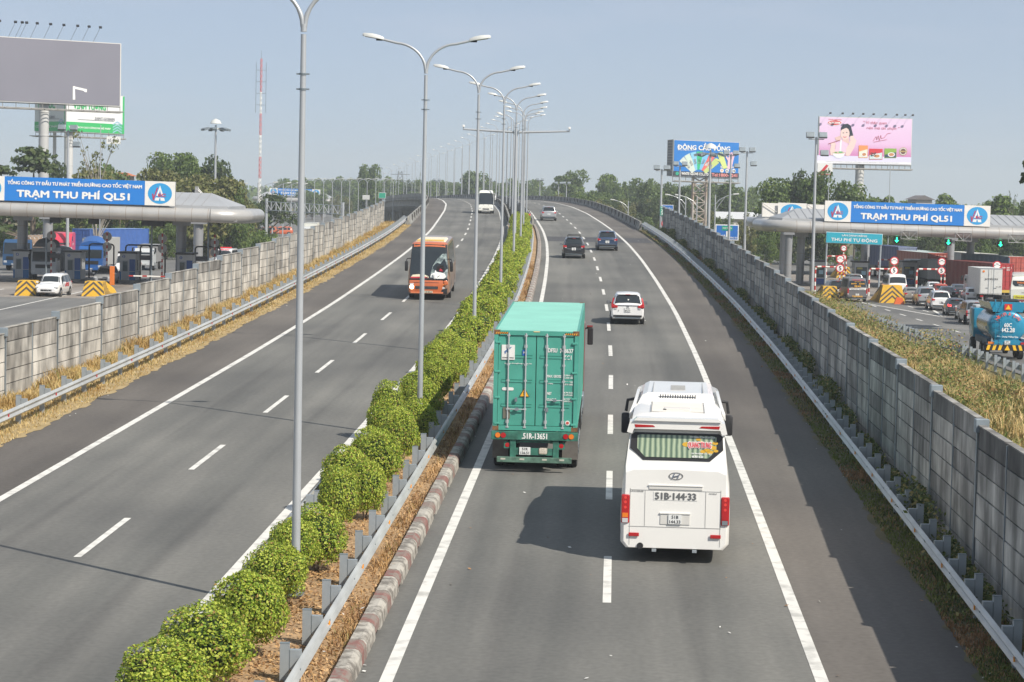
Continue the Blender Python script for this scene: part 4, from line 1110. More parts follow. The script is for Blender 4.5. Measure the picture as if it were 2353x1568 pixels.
car('silver sport utility vehicle farthest up the outgoing lanes, close to the parapet', 'suv', PS, p, a, name='off_road_car', extra=roofrails(), text_plate=('60A', '118'))

# --- coaches
COACH = [(0, 1.16, .36, 1.7, 2.14, 1.14), (.06, 1.22, .34, 1.75, 2.28, 1.15), (.22, 1.24, .32, 1.8, 3.0, 1.08), (.40, 1.245, .31, 1.82, 3.24, 1.05), (.9, 1.25, .3, 1.82, 3.38, 1.03), (11.0, 1.25, .3, 1.82, 3.38, 1.03), (11.35, 1.25, .3, 1.75, 3.26, 1.02), (11.62, 1.24, .3, 1.5, 2.86, 1.06), (11.86, 1.22, .32, 1.2, 1.9, 1.12), (11.95, 1.2, .36, 1.05, 1.22, 1.10), (12.0, 1.14, .42, .9, 1.0, 1.05)]
def coach(label, paint, loc, rzz, glass=GLASS, sidecol=None, length=12., name='coach'):
    k = length / 12.
    st = [(t[0] if t[0] < 1 else (t[0] - 12 + length), *t[1:]) for t in COACH]
    B = Body(st); root = thing(name, label, 'coach', loc, rzz); L = length
    m = MB(); B.shell(m, paint); m.build('body', root, smooth=True)
    for q0, q1 in ((4.05, 4.9), (9.1, 9.95)):
        for i in range(6):
            a = 1.3 + i * (L - 2.6) / 6; m = MB(); B.patch(m, a, a + (L - 2.6) / 6 - .06, q0, q1, glass, .012, 2, 1); m.build('side_window', root)
    for x in (-1, 1):
        for yy in (3.2, L - 2.7):
            m = MB(); m.tube([(x * 1.0, yy, .52), (x * 1.256, yy, .52)], [.60] * 2, BLACK, 24); m.build('wheel_arch', root)
            wheel(root, x * 1.11, yy, .5, .28, GALVD)
            if yy < 5: wheel(root, x * .8, yy, .5, .26, GALVD)
    return root, B, L
# white coach seen from behind
p, a = hw(52.0, 7.62); a -= R_(1.6)
CWH = M('coach_white', (.80, .79, .76), .3, coat=.5, var=.035, scale=.8)
c, B, L = coach('large white tourist coach with curtained rear window and roof spoiler, seen from behind', CWH, p, a, length=10.)
GREY = M('seam_grey', (.35, .35, .34), .5); LETG = M('lettering_grey', (.13, .135, .14), .5)
CUR = bpy.data.materials.new('curtain'); CUR.use_nodes = True; n_, l_, b_ = nodes_of(CUR)
tc = n_.new('ShaderNodeTexCoord'); wv = n_.new('ShaderNodeTexWave'); wv.inputs['Scale'].default_value = 2.6; wv.inputs['Distortion'].default_value = 1.2; wv.bands_direction = 'X'
cr = n_.new('ShaderNodeValToRGB'); cr.color_ramp.elements[0].color = (.10, .16, .11, 1); cr.color_ramp.elements[1].color = (.42, .50, .34, 1)
l_.new(tc.outputs['Object'], wv.inputs['Vector']); l_.new(wv.outputs['Fac'], cr.inputs[0]); l_.new(cr.outputs[0], b_.inputs['Base Color']); b_.inputs['Roughness'].default_value = .12; b_.inputs['Coat Weight'].default_value = .6
wm = MB()
def BP(x, z, off=.02):                                          # a point of the rear slope over the window
    y = .06 + (z - 2.28) / (3.0 - 2.28) * .16 if z < 3.0 else .22 + (z - 3.0) / .24 * .18
    return Vector((x, y - off, z + off * .3))
m = MB(); m.poly([BP(x, z, .012) for x, z in [(-1.04, 2.92), (-1.06, 2.62), (-.76, 2.36), (.76, 2.36), (1.06, 2.62), (1.04, 2.92), (.96, 2.98), (-.96, 2.98)]], BLACK); m.build('rear_window_frame', c)
pts = [(-.90, 2.90), (-.90, 2.62), (-.72, 2.43), (.72, 2.43), (.90, 2.62), (.90, 2.90), (.84, 2.93), (-.84, 2.93)]
wm.poly([BP(x, z, .022) for x, z in pts], CUR); w_ = wm.build('rear_window', c)
wm = MB(); RDT = M('window_red', (.75, .10, .12), .4); YLT = M('window_yellow', (.62, .36, .03), .4); WHT = M('window_white', (.8, .8, .78), .4)
ud = (BP(0, 2.8) - BP(0, 2.3)).normalized()
for px_, pz, s in ((.28, 2.62, .1), (.42, 2.58, .07), (.55, 2.74, .06), (.75, 2.50, .08), (.88, 2.56, .09), (.93, 2.66, .07), (.82, 2.46, .08), (.66, 2.47, .07), (.95, 2.49, .06), (.62, 2.68, .05)):
    disc(wm, BP(px_ - .06, pz + .11, .028), X, ud, s, s * .55, YLT, 8)
text(wm, 'CTY TNHH VT TM DV DU LỊCH', BP(.58, 2.89, .034), X, ud, WHT, w=.56, h=.045, bold=.1)
text(wm, 'QUANG TRUNG', BP(.52, 2.71, .040), X, ud, WHT, w=.53, h=.17, bold=.12); text(wm, 'QUANG TRUNG', BP(.52, 2.71, .046), X, ud, RDT, w=.52, h=.15, bold=.03)
text(wm, 'CCP TÂN HỘI ĐT : P.13 - Q.11', BP(.56, 2.53, .034), X, ud, WHT, w=.46, h=.045, bold=.1); text(wm, '08 3937 16 222', BP(.48, 2.46, .034), X, ud, WHT, w=.25, h=.045, bold=.1)
wm.build('print', w_)
m = MB()                                                        # spoiler with brake light strips
sp = [(-1.14, 3.0), (-1.08, 3.24), (-.6, 3.30), (0, 3.28), (.6, 3.30), (1.08, 3.24), (1.14, 3.0), (1.02, 2.97), (.98, 3.08), (-.98, 3.08), (-1.02, 2.97)]
m.prism(sp, .02, .62, CWH); m.prism([(-1.0, 3.27), (1.0, 3.27), (.92, 3.34), (-.92, 3.34)], -.03, .34, CWH)
m.build('spoiler', c, smooth=True)
for s in (-1, 1):
    m = MB(); m.prism([(s * .97, 3.18), (s * .55, 3.17), (s * .50, 3.13), (s * .95, 3.11)], .012, .08, REDL); m.build('brake_light', c)
    m = MB(); m.box((s * 1.135, .035, 1.24), (.19, .14, .66), REDL, b=.03)
    m.box((s * 1.135, -.037, 1.10), (.13, .01, .10), ORL if s < 0 else REDL); m.box((s * 1.135, -.038, .98), (.13, .012, .10), CLR if s < 0 else GALVD)
    for zz in (1.5, 1.4, 1.28): disc(m, (s * 1.135, -.04, zz), X, Z, .035, .035, M('lamp_bulb', (.75, .06, .05), .2), 10)
    m.build('tail_lamp', c)
    m = MB(); m.box((s * .93, -.035, .66), (.24, .03, .085), REDL, b=.012); m.build('fog_lamp', c)
    m = MB(); m.tube([(s * 1.1, 9.4, 2.95), (s * 1.33, 9.5, 2.9), (s * 1.37, 9.5, 2.6)], .045, BLACK, 8); m.box((s * 1.38, 9.5, 2.28), (.22, .16, .55), BLACK, b=.05); m.build('mirror', c, smooth=True)
    m = MB(); m.box((s * .46, -.0, .31), (.10, .12, .06), GALV); m.build('tow_hook', c)
m = MB(); m.tube([(-.78, -.03, .40), (-.78, .2, .40)], .075, BLACK, 10); m.build('exhaust', c)
m = MB()                                                        # hatch seams, recesses
for z0, z1, x0 in ((.86, 1.72, -1.03), (.86, 1.72, 1.03), (.42, .84, -1.03), (.42, .84, 1.03), (.86, 1.68, -.69), (.86, 1.68, .69)): m.box((x0, -.003, (z0 + z1) / 2), (.010, .008, z1 - z0), GREY)
m.box((0, -.003, .845), (2.1, .008, .012), GREY); m.box((0, -.003, 1.685), (2.06, .008, .010), GREY)
m.build('panel_seam', c)
SHW = M('recess_white', (.62, .61, .58), .5)
m = MB(); m.box((0, -.006, 1.755), (1.22, .02, .10), SHW, b=.008); m.box((0, -.012, 1.80), (1.24, .04, .018), CWH); m.build('handle_recess', c)
m = MB(); m.box((0, -.006, 1.03), (.68, .02, .25), SHW, b=.01); m.box((0, -.012, 1.165), (.7, .045, .025), CWH); m.build('plate_recess', c)
plate(c, -.03, 1.03, ('51B', '144.33'), .30, .215)
m = MB(); m.box((0, -.004, 1.555), (1.0, .008, .19), WHITE); m.build('number_backing', c); m = MB(); text(m, '51B·144·33', (0, -.012, 1.555), X, Z, LETG, w=.92, h=.15, bold=.10)
text(m, 'UNIVERSE', (-.88, -.010, 1.655), X, Z, LETG, w=.30, h=.028, bold=.05); text(m, 'NOBLE', (.85, -.010, 1.64), X, Z, LETG, w=.17, h=.026, bold=.05)
m.build('lettering', c)
m = MB()                                                        # oval emblem with slanted letter
for k in range(28):
    a0, a1 = 2 * math.pi * k / 28, 2 * math.pi * (k + 1) / 28
    q = [(.165 * math.cos(t), .085 * math.sin(t)) for t in (a0, a1)] + [(.14 * math.cos(t), .068 * math.sin(t)) for t in (a1, a0)]
    m.poly([(x, -.012 + .0, 2.02 + z) for x, z in q], CHROME)
for x0, z0, x1, z1 in ((-.085, -.06, -.03, .062), (.03, -.062, .085, .06)): m.tube([(x0, -.016, 2.02 + z0), (x1, -.016, 2.02 + z1)], .013, CHROME, 6)
m.tube([(-.06, -.016, 2.005), (.06, -.016, 2.035)], .013, CHROME, 6)
m.build('emblem', c)
m = MB(); m.box((0, 1.5, 3.42), (.62, .34, .05), M('hatch_grey', (.62, .60, .57), .5), b=.015); m.box((-.3, 1.32, 3.405), (.07, .05, .05), BLACK); m.build('roof_hatch', c)
m = MB()
for x in (-.62, .62): m.box((x, 2.2, 3.40), (.02, 2.6, .02), GREY)
m.bx(-.6, .6, .95, 3.6, 3.398, 3.408, M('roof_cream', (.72, .68, .62), .6, var=.05, scale=2)); m.build('roof_strip', c)
# air conditioning housing and side fairings
m = MB(); ac = [(3.5, .98, 3.40), (3.75, .93, 3.60), (6.8, .90, 3.64), (7.3, .84, 3.42)]
vs = []
for (y_, w_2, z_) in ac: vs += [(-w_2, y_, 3.32), (-w_2 * .93, y_, z_ - .06), (-w_2 * .8, y_, z_), (w_2 * .8, y_, z_), (w_2 * .93, y_, z_ - .06), (w_2, y_, 3.32)]
fs = [(0, 1, 2, 3, 4, 5), (23, 22, 21, 20, 19, 18)]
for i in range(3):
    for k in range(5): fs.append((6 * i + k, 6 * i + k + 1, 6 * i + 7 + k, 6 * i + 6 + k))
m.add(vs, fs, CWH); o_ = m.build('air_conditioner', c)
m = MB()
for k in range(15): m.box((-.42 + k * .06, 3.62, 3.50), (.024, .03, .15), BLACK)
for k in range(6): m.box((0, 4.6 + k * .2, 3.632), (.36, .07, .015), GREY)
m.bx(-.62, -.6, 3.8, 6.7, 3.62, 3.637, GREY); m.bx(.6, .62, 3.8, 6.7, 3.62, 3.637, GREY); m.build('vent', o_)
for s in (-1, 1):
    m = MB(); fa = [(2.6, 3.22, 1.15, 1.12), (3.2, 3.36, 1.12, 1.06), (4.0, 3.47, 1.08, 1.02), (5.5, 3.52, 1.06, 1.0), (6.8, 3.48, 1.06, .99), (7.4, 3.30, 1.08, 1.02)]
    vs = []; fs = []
    for (y_, z_, xb, xt) in fa: vs += [(s * xb, y_, 3.06), (s * (xt + .02), y_, z_), (s * (xt - .05), y_, z_), (s * (xb - .09), y_, 3.2)]
    for i in range(len(fa) - 1):
        for k in range(4): fs.append((4 * i + k, 4 * i + (k + 1) % 4, 4 * i + 4 + (k + 1) % 4, 4 * i + 4 + k))
    fs += [(0, 1, 2, 3), tuple(range(20, 24))]; m.add(vs, fs, CWH); m.build('side_fairing', c, smooth=True)

def coach_front(c, B, L, col, black=BLACK, screen=GLASS, trimcol=None):
    m = MB(); B.patch(m, L - .46, L - .06, 5.05, 8.95, screen, .014, 8, 8); m.build('windscreen', c, smooth=True)
    m = MB(); B.patch(m, L - .90, L - .64, 5.0, 9.0, black, .010, 4, 8); m.build('screen_header', c, smooth=True)
    for s in (-1, 1):
        m = MB(); m.tube([(s * 1.1, L - .42, 2.95), (s * 1.36, L - .18, 2.95), (s * 1.40, L - .12, 2.62)], .035, black, 8); m.box((s * 1.40, L - .12, 2.30), (.20, .14, .62), black, b=.05); m.build('mirror', c, smooth=True)
    for s in (-.5, .25):
        m = MB(); m.tube([(s, L + .02, 1.12), (s + .55, L - .05, 1.62)], .012, BLACK, 5); m.build('wiper', c)
# orange coach with the broken windscreen, coming
ORG = M('coach_orange', (.52, .135, .045), .3, coat=.7, var=.07, scale=1); CRM = M('coach_cream', (.78, .70, .52), .45); YEL = M('coach_yellow', (.80, .50, .06), .5)
BRZ = M('coach_bronze', (.33, .20, .14), .35, .25, coat=.5, var=.1, scale=.6)
p, a = hw(136.5, -4.72)
c, B, L = coach('orange coach with shattered windscreen and crushed front corner', BRZ, p, math.pi + a + R_(1.2), name='coach')
for ch in [c] : pass
# origin is the rear: shift so that the nose stands at the chosen point
dirv = Vector((math.sin(-(math.pi + a)), math.cos(math.pi + a), 0)); c.location = p - dirv * L
c.location.z = rz(c.location.y) + .02; c.rotation_euler = (R_(-1.2), 0, math.pi + a + R_(1.2))
c.location.z = rz(p.y + 12)
m = MB(); B.patch(m, L - 1.05, L - .55, 5.6, 8.4, ORG, .022, 4, 8); B.patch(m, L - 1.05, L - .8, 5.0, 9.0, ORG, .016, 2, 8); m.build('front_cap', c, smooth=True)
m = MB(); B.patch(m, L - .62, L - .052, 5.0, 9.0, GLASS, .012, 12, 8); m.build('windscreen', c, smooth=True)
m = MB(); B.patch(m, L - .82, L - .62, 5.0, 9.0, BLACK, .014, 4, 8); m.build('screen_header', c, smooth=True)
def FP(x, z, off=.02):                                          # point on the front slope
    zz = [(.95, 12.0), (1.12, 11.97), (1.25, 11.95), (1.9, 11.86), (2.86, 11.62), (3.22, 11.35)]
    for i in range(len(zz) - 1):
        if z <= zz[i + 1][0]: break
    t_ = (z - zz[i][0]) / (zz[i + 1][0] - zz[i][0]); y = zz[i][1] + t_ * (zz[i + 1][1] - zz[i][1])
    return Vector((x, y + off - .02 * (x / 1.1) ** 2, z + off * .2))
CRK = bpy.data.materials.new('shattered_glass'); CRK.use_nodes = True; n_, l_, b_ = nodes_of(CRK)
tc = n_.new('ShaderNodeTexCoord'); vo = n_.new('ShaderNodeTexVoronoi'); vo.feature = 'DISTANCE_TO_EDGE'; vo.inputs['Scale'].default_value = 13
no = n_.new('ShaderNodeTexNoise'); no.inputs['Scale'].default_value = 4; no.inputs['Detail'].default_value = 6
cr = n_.new('ShaderNodeValToRGB'); cr.color_ramp.elements[0].position = .0; cr.color_ramp.elements[1].position = .09; cr.color_ramp.elements[0].color = (.62, .72, .70, 1); cr.color_ramp.elements[1].color = (.12, .17, .18, 1)
c2 = n_.new('ShaderNodeValToRGB'); c2.color_ramp.elements[0].position = .42; c2.color_ramp.elements[1].position = .62; c2.color_ramp.elements[0].color = (.02, .03, .035, 1); c2.color_ramp.elements[1].color = (.5, .6, .57, 1)
mx = n_.new('ShaderNodeMix'); mx.data_type = 'RGBA'; mx.inputs[0].default_value = .55
l_.new(tc.outputs['Object'], vo.inputs['Vector']); l_.new(tc.outputs['Object'], no.inputs['Vector']); l_.new(vo.outputs['Distance'], cr.inputs[0]); l_.new(no.outputs['Fac'], c2.inputs[0])
l_.new(cr.outputs[0], mx.inputs[6]); l_.new(c2.outputs[0], mx.inputs[7]); l_.new(mx.outputs[2], b_.inputs['Base Color']); b_.inputs['Roughness'].default_value = .3
m = MB()   # the camera sees the coach's -x side on its own right: local x is mirrored
out = [(-.08, 1.30), (-.12, 1.62), (-.22, 2.0), (-.45, 2.38), (-.78, 2.72), (-1.02, 2.74), (-1.10, 2.3), (-1.13, 1.7), (-1.10, 1.3), (-.6, 1.22)]
m.poly([FP(x, z, .03) for x, z in out], CRK); o_ = m.build('shattered_screen', c)
m = MB(); m.poly([FP(x, z, .04) for x, z in [(-.42, 1.72), (-.50, 1.98), (-.62, 2.06), (-.86, 2.03), (-.92, 1.85), (-.86, 1.68), (-.62, 1.66)]], M('hole_dark', (.012, .008, .008), .9))
m.poly([FP(x, z, .045) for x, z in [(-.62, 1.70), (-.66, 1.86), (-.76, 1.82), (-.84, 1.69)]], M('red_cloth', (.38, .02, .04), .8)); m.build('hole', o_)
WCL = M('white_cloth', (.78, .80, .78), .8, var=.1, scale=6)
m = MB(); m.poly([FP(x, z, .05) for x, z in [(-.10, 1.34), (-.14, 1.52), (-.34, 1.60), (-.40, 1.78), (-.46, 1.66), (-.70, 1.62), (-.95, 1.56), (-1.04, 1.36), (-.9, 1.26), (-.5, 1.20)]], WCL); m.box(FP(-.36, 1.38, .09), (.20, .1, .34), WCL, b=.05, ry=.3); m.build('white_sheet', o_)
m = MB(); m.poly([FP(x, z, .03) for x, z in [(1.04, 1.36), (.95, 1.46), (.6, 1.50), (.2, 1.46), (0, 1.38), (0, 1.30), (1.06, 1.30)]], CRM); m.poly([FP(x, z, .035) for x, z in [(1.08, 1.34), (.2, 1.36), (0, 1.28), (1.08, 1.25)]], M('dash_red', (.5, .03, .05), .6)); m.build('dashboard', c)
m = MB(); m.box((0, 11.96, 1.20), (2.30, .10, .12), BLACK, b=.02); m.build('screen_sill', c)
m = MB(); m.box((.14, 11.96, .80), (2.02, .16, .72), ORG, b=.05); m.box((.14, 12.03, 1.02), (1.5, .04, .02), BLACK); m.build('front_panel', c, smooth=True)
m = MB(); m.box((.12, 12.05, .72), (1.36, .03, .17), BLACK, b=.02)
for k in range(3): m.box((.12, 12.07, .67 + k * .05), (1.28, .012, .01), GALVD)
m.build('grille', c)
m = MB(); m.box((.1, 12.04, .42), (1.96, .10, .10), ORG, b=.03); m.box((.1, 12.08, .40), (1.9, .03, .03), M('bumper_strip', (.7, .25, .12), .4)); m.build('bumper', c)
m = MB(); m.box((.0, 12.10, .47), (.50, .02, .12), M('plate_cream', (.7, .66, .5), .5)); text(m, '51B 083.33', (0, 12.115, .47), -X, Z, INK, w=.42, h=.08); m.build('number_plate', c)
m = MB(); m.box((1.0, 12.02, .80), (.26, .10, .34), CLR, b=.05); o_ = m.build('headlight', c)
m = MB(); disc(m, (1.0, 12.085, .74), -X, Z, .11, .11, M('headlight_lit', (1, .78, .5), .3, emit=14), 16); m.build('lit_bulb', o_)
m = MB(); m.box((-.92, 11.92, .82), (.24, .16, .30), BLACK, b=.04); m.box((-.90, 12.0, .92), (.12, .06, .08), ORL); m.box((-.88, 12.0, .70), (.16, .08, .12), CLR, b=.02)
m.prism([(-.74, .40), (-1.1, .36), (-1.12, .70), (-.8, .62)], 11.85, 12.06, BLACK); m.box((-1.02, 11.98, 1.02), (.26, .12, .30), ORG, b=.06, ry=.35, rz=.2); m.build('crushed_corner', c)
for s in (-1, 1):
    m = MB(); m.tube([(s * 1.1, L - .42, 2.42), (s * 1.30, L - .2, 2.42), (s * 1.34, L - .12, 2.30)], .03, BLACK, 8); m.box((s * 1.34, L - .12, 1.98), (.19, .14, .60), BLACK, b=.05); m.build('mirror', c, smooth=True)
    m = MB(); m.tube([(s * .3 + .1, 12.02, 1.12), (s * .3 - .35, 11.98, 1.45)], .012, BLACK, 5); m.build('wiper', c)
m = MB(); m.prism([(-.92, 3.34), (.92, 3.34), (.8, 3.46), (-.8, 3.46)], 5.0, 10.6, CRM); m.build('air_conditioner', c)
m = MB(); m.bx(-.80, .80, 10.65, 10.9, 3.32, 3.40, YEL); m.bx(-.8, .8, 9.2, 10.62, 3.462, 3.475, YEL); m.build('roof_panel', c)
# white coach far up
p, a = hw(306, -4.0)
c, B, L = coach('white coach with a red destination board, far up the oncoming lanes', M('coach_white2', (.80, .79, .72), .35, coat=.4), p, math.pi + a, length=9.)
dirv = Vector((math.sin(-(math.pi + a)), math.cos(math.pi + a), 0)); c.location = p - dirv * L * .88; c.location.z = rz(p.y + 4); c.scale = (.86, .86, .90)
coach_front(c, B, L, WHITE, black=WHITE)
m = MB(); m.box((0, L - .60, 2.98), (1.5, .05, .17), M('board_red', (.70, .25, .22), .5)); text(m, 'XE DU LỊCH', (0, L - .57, 2.98), -X, Z, WHT, w=1.1, h=.1); m.build('destination_board', c)
m = MB(); m.box((0, L + .02, .62), (1.0, .05, .16), BLACK, b=.02); m.build('grille', c)
m = MB(); m.box((0, L + .03, .45), (.45, .02, .12), PLATE); m.build('number_plate', c)
for s in (-1, 1):
    m = MB(); m.box((s * .9, L - .02, .74), (.34, .10, .17), CLR, b=.03); m.build('headlight', c)

# --- container truck
GRN = M('container_green', (.07, .335, .262), .5, var=.10, scale=1.4, coat=.1); GRN2 = M('container_roof_green', (.24, .56, .46), .6, var=.06, scale=.8)
GRND = M('trailer_green', (.035, .15, .11), .6, var=.35, scale=5); RUST = M('rust', (.17, .085, .04), .85, var=.4, scale=8); DKG = M('container_green_recess', (.02, .17, .13), .6)
BARM = M('locking_bar', (.50, .53, .54), .4, .3)
def corner_castings(m, mat, L, H, W_=2.438):
    for x in (-1, 1):
        for yy in (0, L):
            for zz in (0, H):
                m.box((x * (W_ / 2 - .08), yy + (.085 if yy == 0 else -.085), zz + (.06 if zz == 0 else -.06)), (.178, .18, .125), mat)
def container(label, paint, roofp, loc, rzz, H=2.896, L=12.19, group=None, detail=True, sidep=None, name='shipping_container', writing=None):
    c = thing(name, label, 'container', loc, rzz, group)
    sp = sidep or paint; w = 1.219
    m = MB()
    for s in (-1, 1):                                              # corrugated side
        n = int((L - .3) / .28); vs, fs = [], []
        for i in range(n + 1):
            y_ = .15 + i * (L - .3) / n; x_ = s * (w - (.012 if i % 4 < 2 else .046)); vs += [(x_, y_, .14), (x_, y_, H - .1)]
        for i in range(n): fs.append((2 * i, 2 * i + 2, 2 * i + 3, 2 * i + 1))
        m.add(vs, fs, sp)
        m.box((s * (w - .03), L / 2, .07), (.06, L - .3, .14), sp); m.box((s * (w - .03), L / 2, H - .05), (.06, L - .3, .10), sp)
    m.build('side_panel', c)
    m = MB(); m.bx(-w + .03, w - .03, .05, L - .05, H - .03, H - .008, roofp); m.build('roof', c)
    m = MB()
    for s in (-1, 1):
        for yy in (.06, L - .06): m.box((s * (w - .06), yy, H / 2), (.12, .12, H - .24), sp)
    for zz in (.07, H - .07): m.box((0, .06, zz), (2 * w - .3, .12, .13), paint)
    m.bx(-w + .1, w - .1, L - .1, L - .06, .1, H - .1, sp); m.bx(-w + .05, w - .05, .05, L - .05, .02, .12, RUST)
    corner_castings(m, RUST if detail else paint, L, H); m.build('frame', c)
    for s in (-1, 1):
        m = MB(); x0, x1 = s * .012, s * (w - .13)
        m.bx(min(x0, x1), max(x0, x1), .035, .075, .15, H - .15, paint)
        o_ = m.build('door', c)
        m = MB()
        for zz in (.30, .52, .74) if not detail else (.255, .50, .745):
            m = MB(); m.bx(min(x0, x1) + .10, max(x0, x1) - .10, .026, .034, H * zz, H * zz + .03, DKG if detail else BLACK)
            if detail: m.bx(min(x0, x1) + .10, max(x0, x1) - .10, .018, .034, H * zz - .05, H * zz, paint)
            m.build('door_rib', o_)
        for xx in (.30, .80):
            m = MB(); m.tube([(s * xx, -.005, .08), (s * xx, -.005, H - .07)], .021, BARM if detail else paint, 8)
            for zz in (.10, .26, .62, H * .5, H * .66, H - .45, H - .14): m.box((s * xx, .01, zz), (.085, .05, .09 if zz in (.26, H - .45) else .05), BARM if detail else paint)
            m.build('locking_bar', o_)
        if detail:
            for (xa, xb, zz) in ((.30, .76, .62) if s < 0 else (.34, .78, .90),):
                m = MB(); m.tube([(s * xa, -.04, zz), (s * xb, -.04, zz + .0)], .016, BARM, 6); m.box((s * (xa + xb) / 2, -.03, zz), (.10, .05, .08), GALVD); m.box((s * (xa if s > 0 else xb - .2), -.02, zz + .28 if s < 0 else zz - .28), (.07, .05, .12), GALVD); m.build('handle', o_)
            for zz in (.20, .95, 1.7, 2.55): 
                m = MB(); m.box((s * (w - .11), .01, zz), (.16, .05, .06), paint, b=.01); m.build('hinge', o_)
    if writing: writing(c, H)
    return c
p, a = hw(66.0, 3.92)
tr = thing('container_truck', 'articulated truck with green skeletal trailer carrying the green container', 'truck', p, a); tr.rotation_euler = (R_(1.35), 0, a)
def wr(c, H):
    m = MB()
    m.bx(-1.0, -.62, .012, .03, H - .85, H - .42, WHITE); 
    m.poly([(-.93, .008, H - .62), (-.80, .008, H - .50), (-.70, .008, H - .47), (-.77, .008, H - .55), (-.82, .008, H - .66), (-.86, .008, H - .62), (-.90, .008, H - .70)], M('logo_blue', (.10, .18, .35), .5))
    text(m, 'DONG FANG', (-.81, .006, H - .79), X, Z, INK, w=.32, h=.035, bold=.05); text(m, 'www.dongfang.com.hk', (-.52, .022, H - .955), X, Z, WHT, w=.8, h=.04, bold=.06)
    m.bx(-.40, -.27, .012, .03, H - .72, H - .56, M('decal_blue', (.02, .12, .45), .5)); text(m, 'DFS', (-.335, .006, H - .63), X, Z, WHT, w=.08, h=.05, bold=.05)
    m.build('decal', c)
    m = MB()
    text(m, 'DFSU', (.47, .022, H - .55), X, Z, WHT, w=.26, h=.12, bold=.05); text(m, '748637', (.96 - .09, .022, H - .56), X, Z, WHT, w=.38, h=.12, bold=.05); text(m, '2', (1.08 + .06, .022, H - .56), X, Z, WHT, h=.12, bold=.08); text(m, '45G1', (.88, .022, H - .75), X, Z, WHT, w=.26, h=.12, bold=.05)
    for i, (l1, v1, v2, zz) in enumerate((('MAX. GROSS', '32,500 KGS', '71,650 LBS', 1.30), ('TARE', '3,860 KGS', '8,510 LBS', 1.49), ('NET', '28,700 KGS', '63,270 LBS', 1.80), ('CU.CAP.', '76.4 CU.M.', '2,698 CU.FT.', 1.98))):
        text(m, l1, (.345 + len(l1) * .018, .022, H - zz), X, Z, WHT, w=.04 * len(l1), h=.075, bold=.05)
        text(m, v1, (.93, .022, H - zz + .03), X, Z, WHT, w=.27, h=.05, bold=.06); text(m, v2, (.93, .022, H - zz - .04), X, Z, WHT, w=.27, h=.05, bold=.06)
    m.build('lettering', c)
    m = MB(); m.poly([(-.47, .012, .98), (-.17, .012, .98), (-.32, .012, 1.25)], INK); m.poly([(-.445, .006, .995), (-.195, .006, .995), (-.32, .006, 1.22)], M('warning_yellow', (.80, .42, .02), .5)); m.bx(-.35, -.29, .002, .006, 1.05, 1.08, INK); m.bx(-.35, -.29, .002, .006, 1.10, 1.13, INK); m.build('warning_sign', c)
    m = MB(); disc(m, (-.92, .02, 1.2), X, Z, .05, .045, WHITE); disc(m, (-.68, .02, 1.2), X, Z, .05, .045, WHITE); m.bx(-.92, -.68, .018, .022, 1.155, 1.245, WHITE); m.build('sticker', c)
    m = MB(); m.bx(-.93, -.73, .01, .03, .34, .66, M('data_plate', (.20, .19, .15), .5, .4)); m.build('data_plate', c)
    m = MB(); disc(m, (.94, .018, .25), X, Z, .07, .07, WHITE); disc(m, (.94, .012, .25), X, Z, .045, .04, M('sticker_red', (.55, .08, .06), .5)); m.build('round_sticker', c)
    for s in (-1, 1):
        m = MB(); m.bx(s * 1.0 - .19 + (.0), s * 1.0 + .19, -.004, .002, H - .105, H - .045, BLACK)
        for k in range(6):
            x0 = s * 1.0 - .18 + k * .06; m.poly([(x0, -.008, H - .10), (x0 + .028, -.008, H - .10), (x0 + .055, -.008, H - .05), (x0 + .027, -.008, H - .05)], M('hazard_orange', (.85, .38, .03), .5))
        m.build('hazard_strip', c)
    m = MB(); m.bx(-.09, .09, -.01, .0, H - .035, H - .01, M('tag_yellow', (.8, .6, .3), .5)); m.build('roof_tag', c)
con = container('green forty foot container with white serial lettering on the truck in the outgoing lanes', GRN, GRN2, p + Vector((0, 0, 1.22)), a, writing=wr)
con.rotation_euler = (R_(1.35), 0, a)
m = MB()
for s in (-1, 1): m.box((s * .5, 5.6, 1.0), (.14, 11.0, .30), GRND)
for k in range(9): m.box((0, .8 + k * 1.3, 1.02), (1.0, .1, .18), GRND)
m.box((0, .0, 1.08), (2.50, .16, .24), GRND, b=.01); m.box((0, 12.0, 1.02), (2.3, .3, .3), GRND)
m.build('chassis', tr)
m = MB()
for s in (-1, 1): m.box((s * .62, .0, .72), (.17, .08, .60), GRND, b=.01); 
m.box((0, .0, .62), (1.1, .04, .20), GRND); m.box((0, .05, .9), (.95, .04, .05), GRND); m.build('rear_frame', tr)
m = MB(); m.box((0, -.02, .38), (2.16, .10, .16), M('bar_worn_green', (.09, .17, .13), .6, var=.4, scale=7), b=.01)
for x in (-.9, -.35, .3, .8): m.box((x, -.075, .40), (.14, .006, .05), M('reflective_tape', (.5, .5, .42), .4))
m.build('underrun_bar', tr)
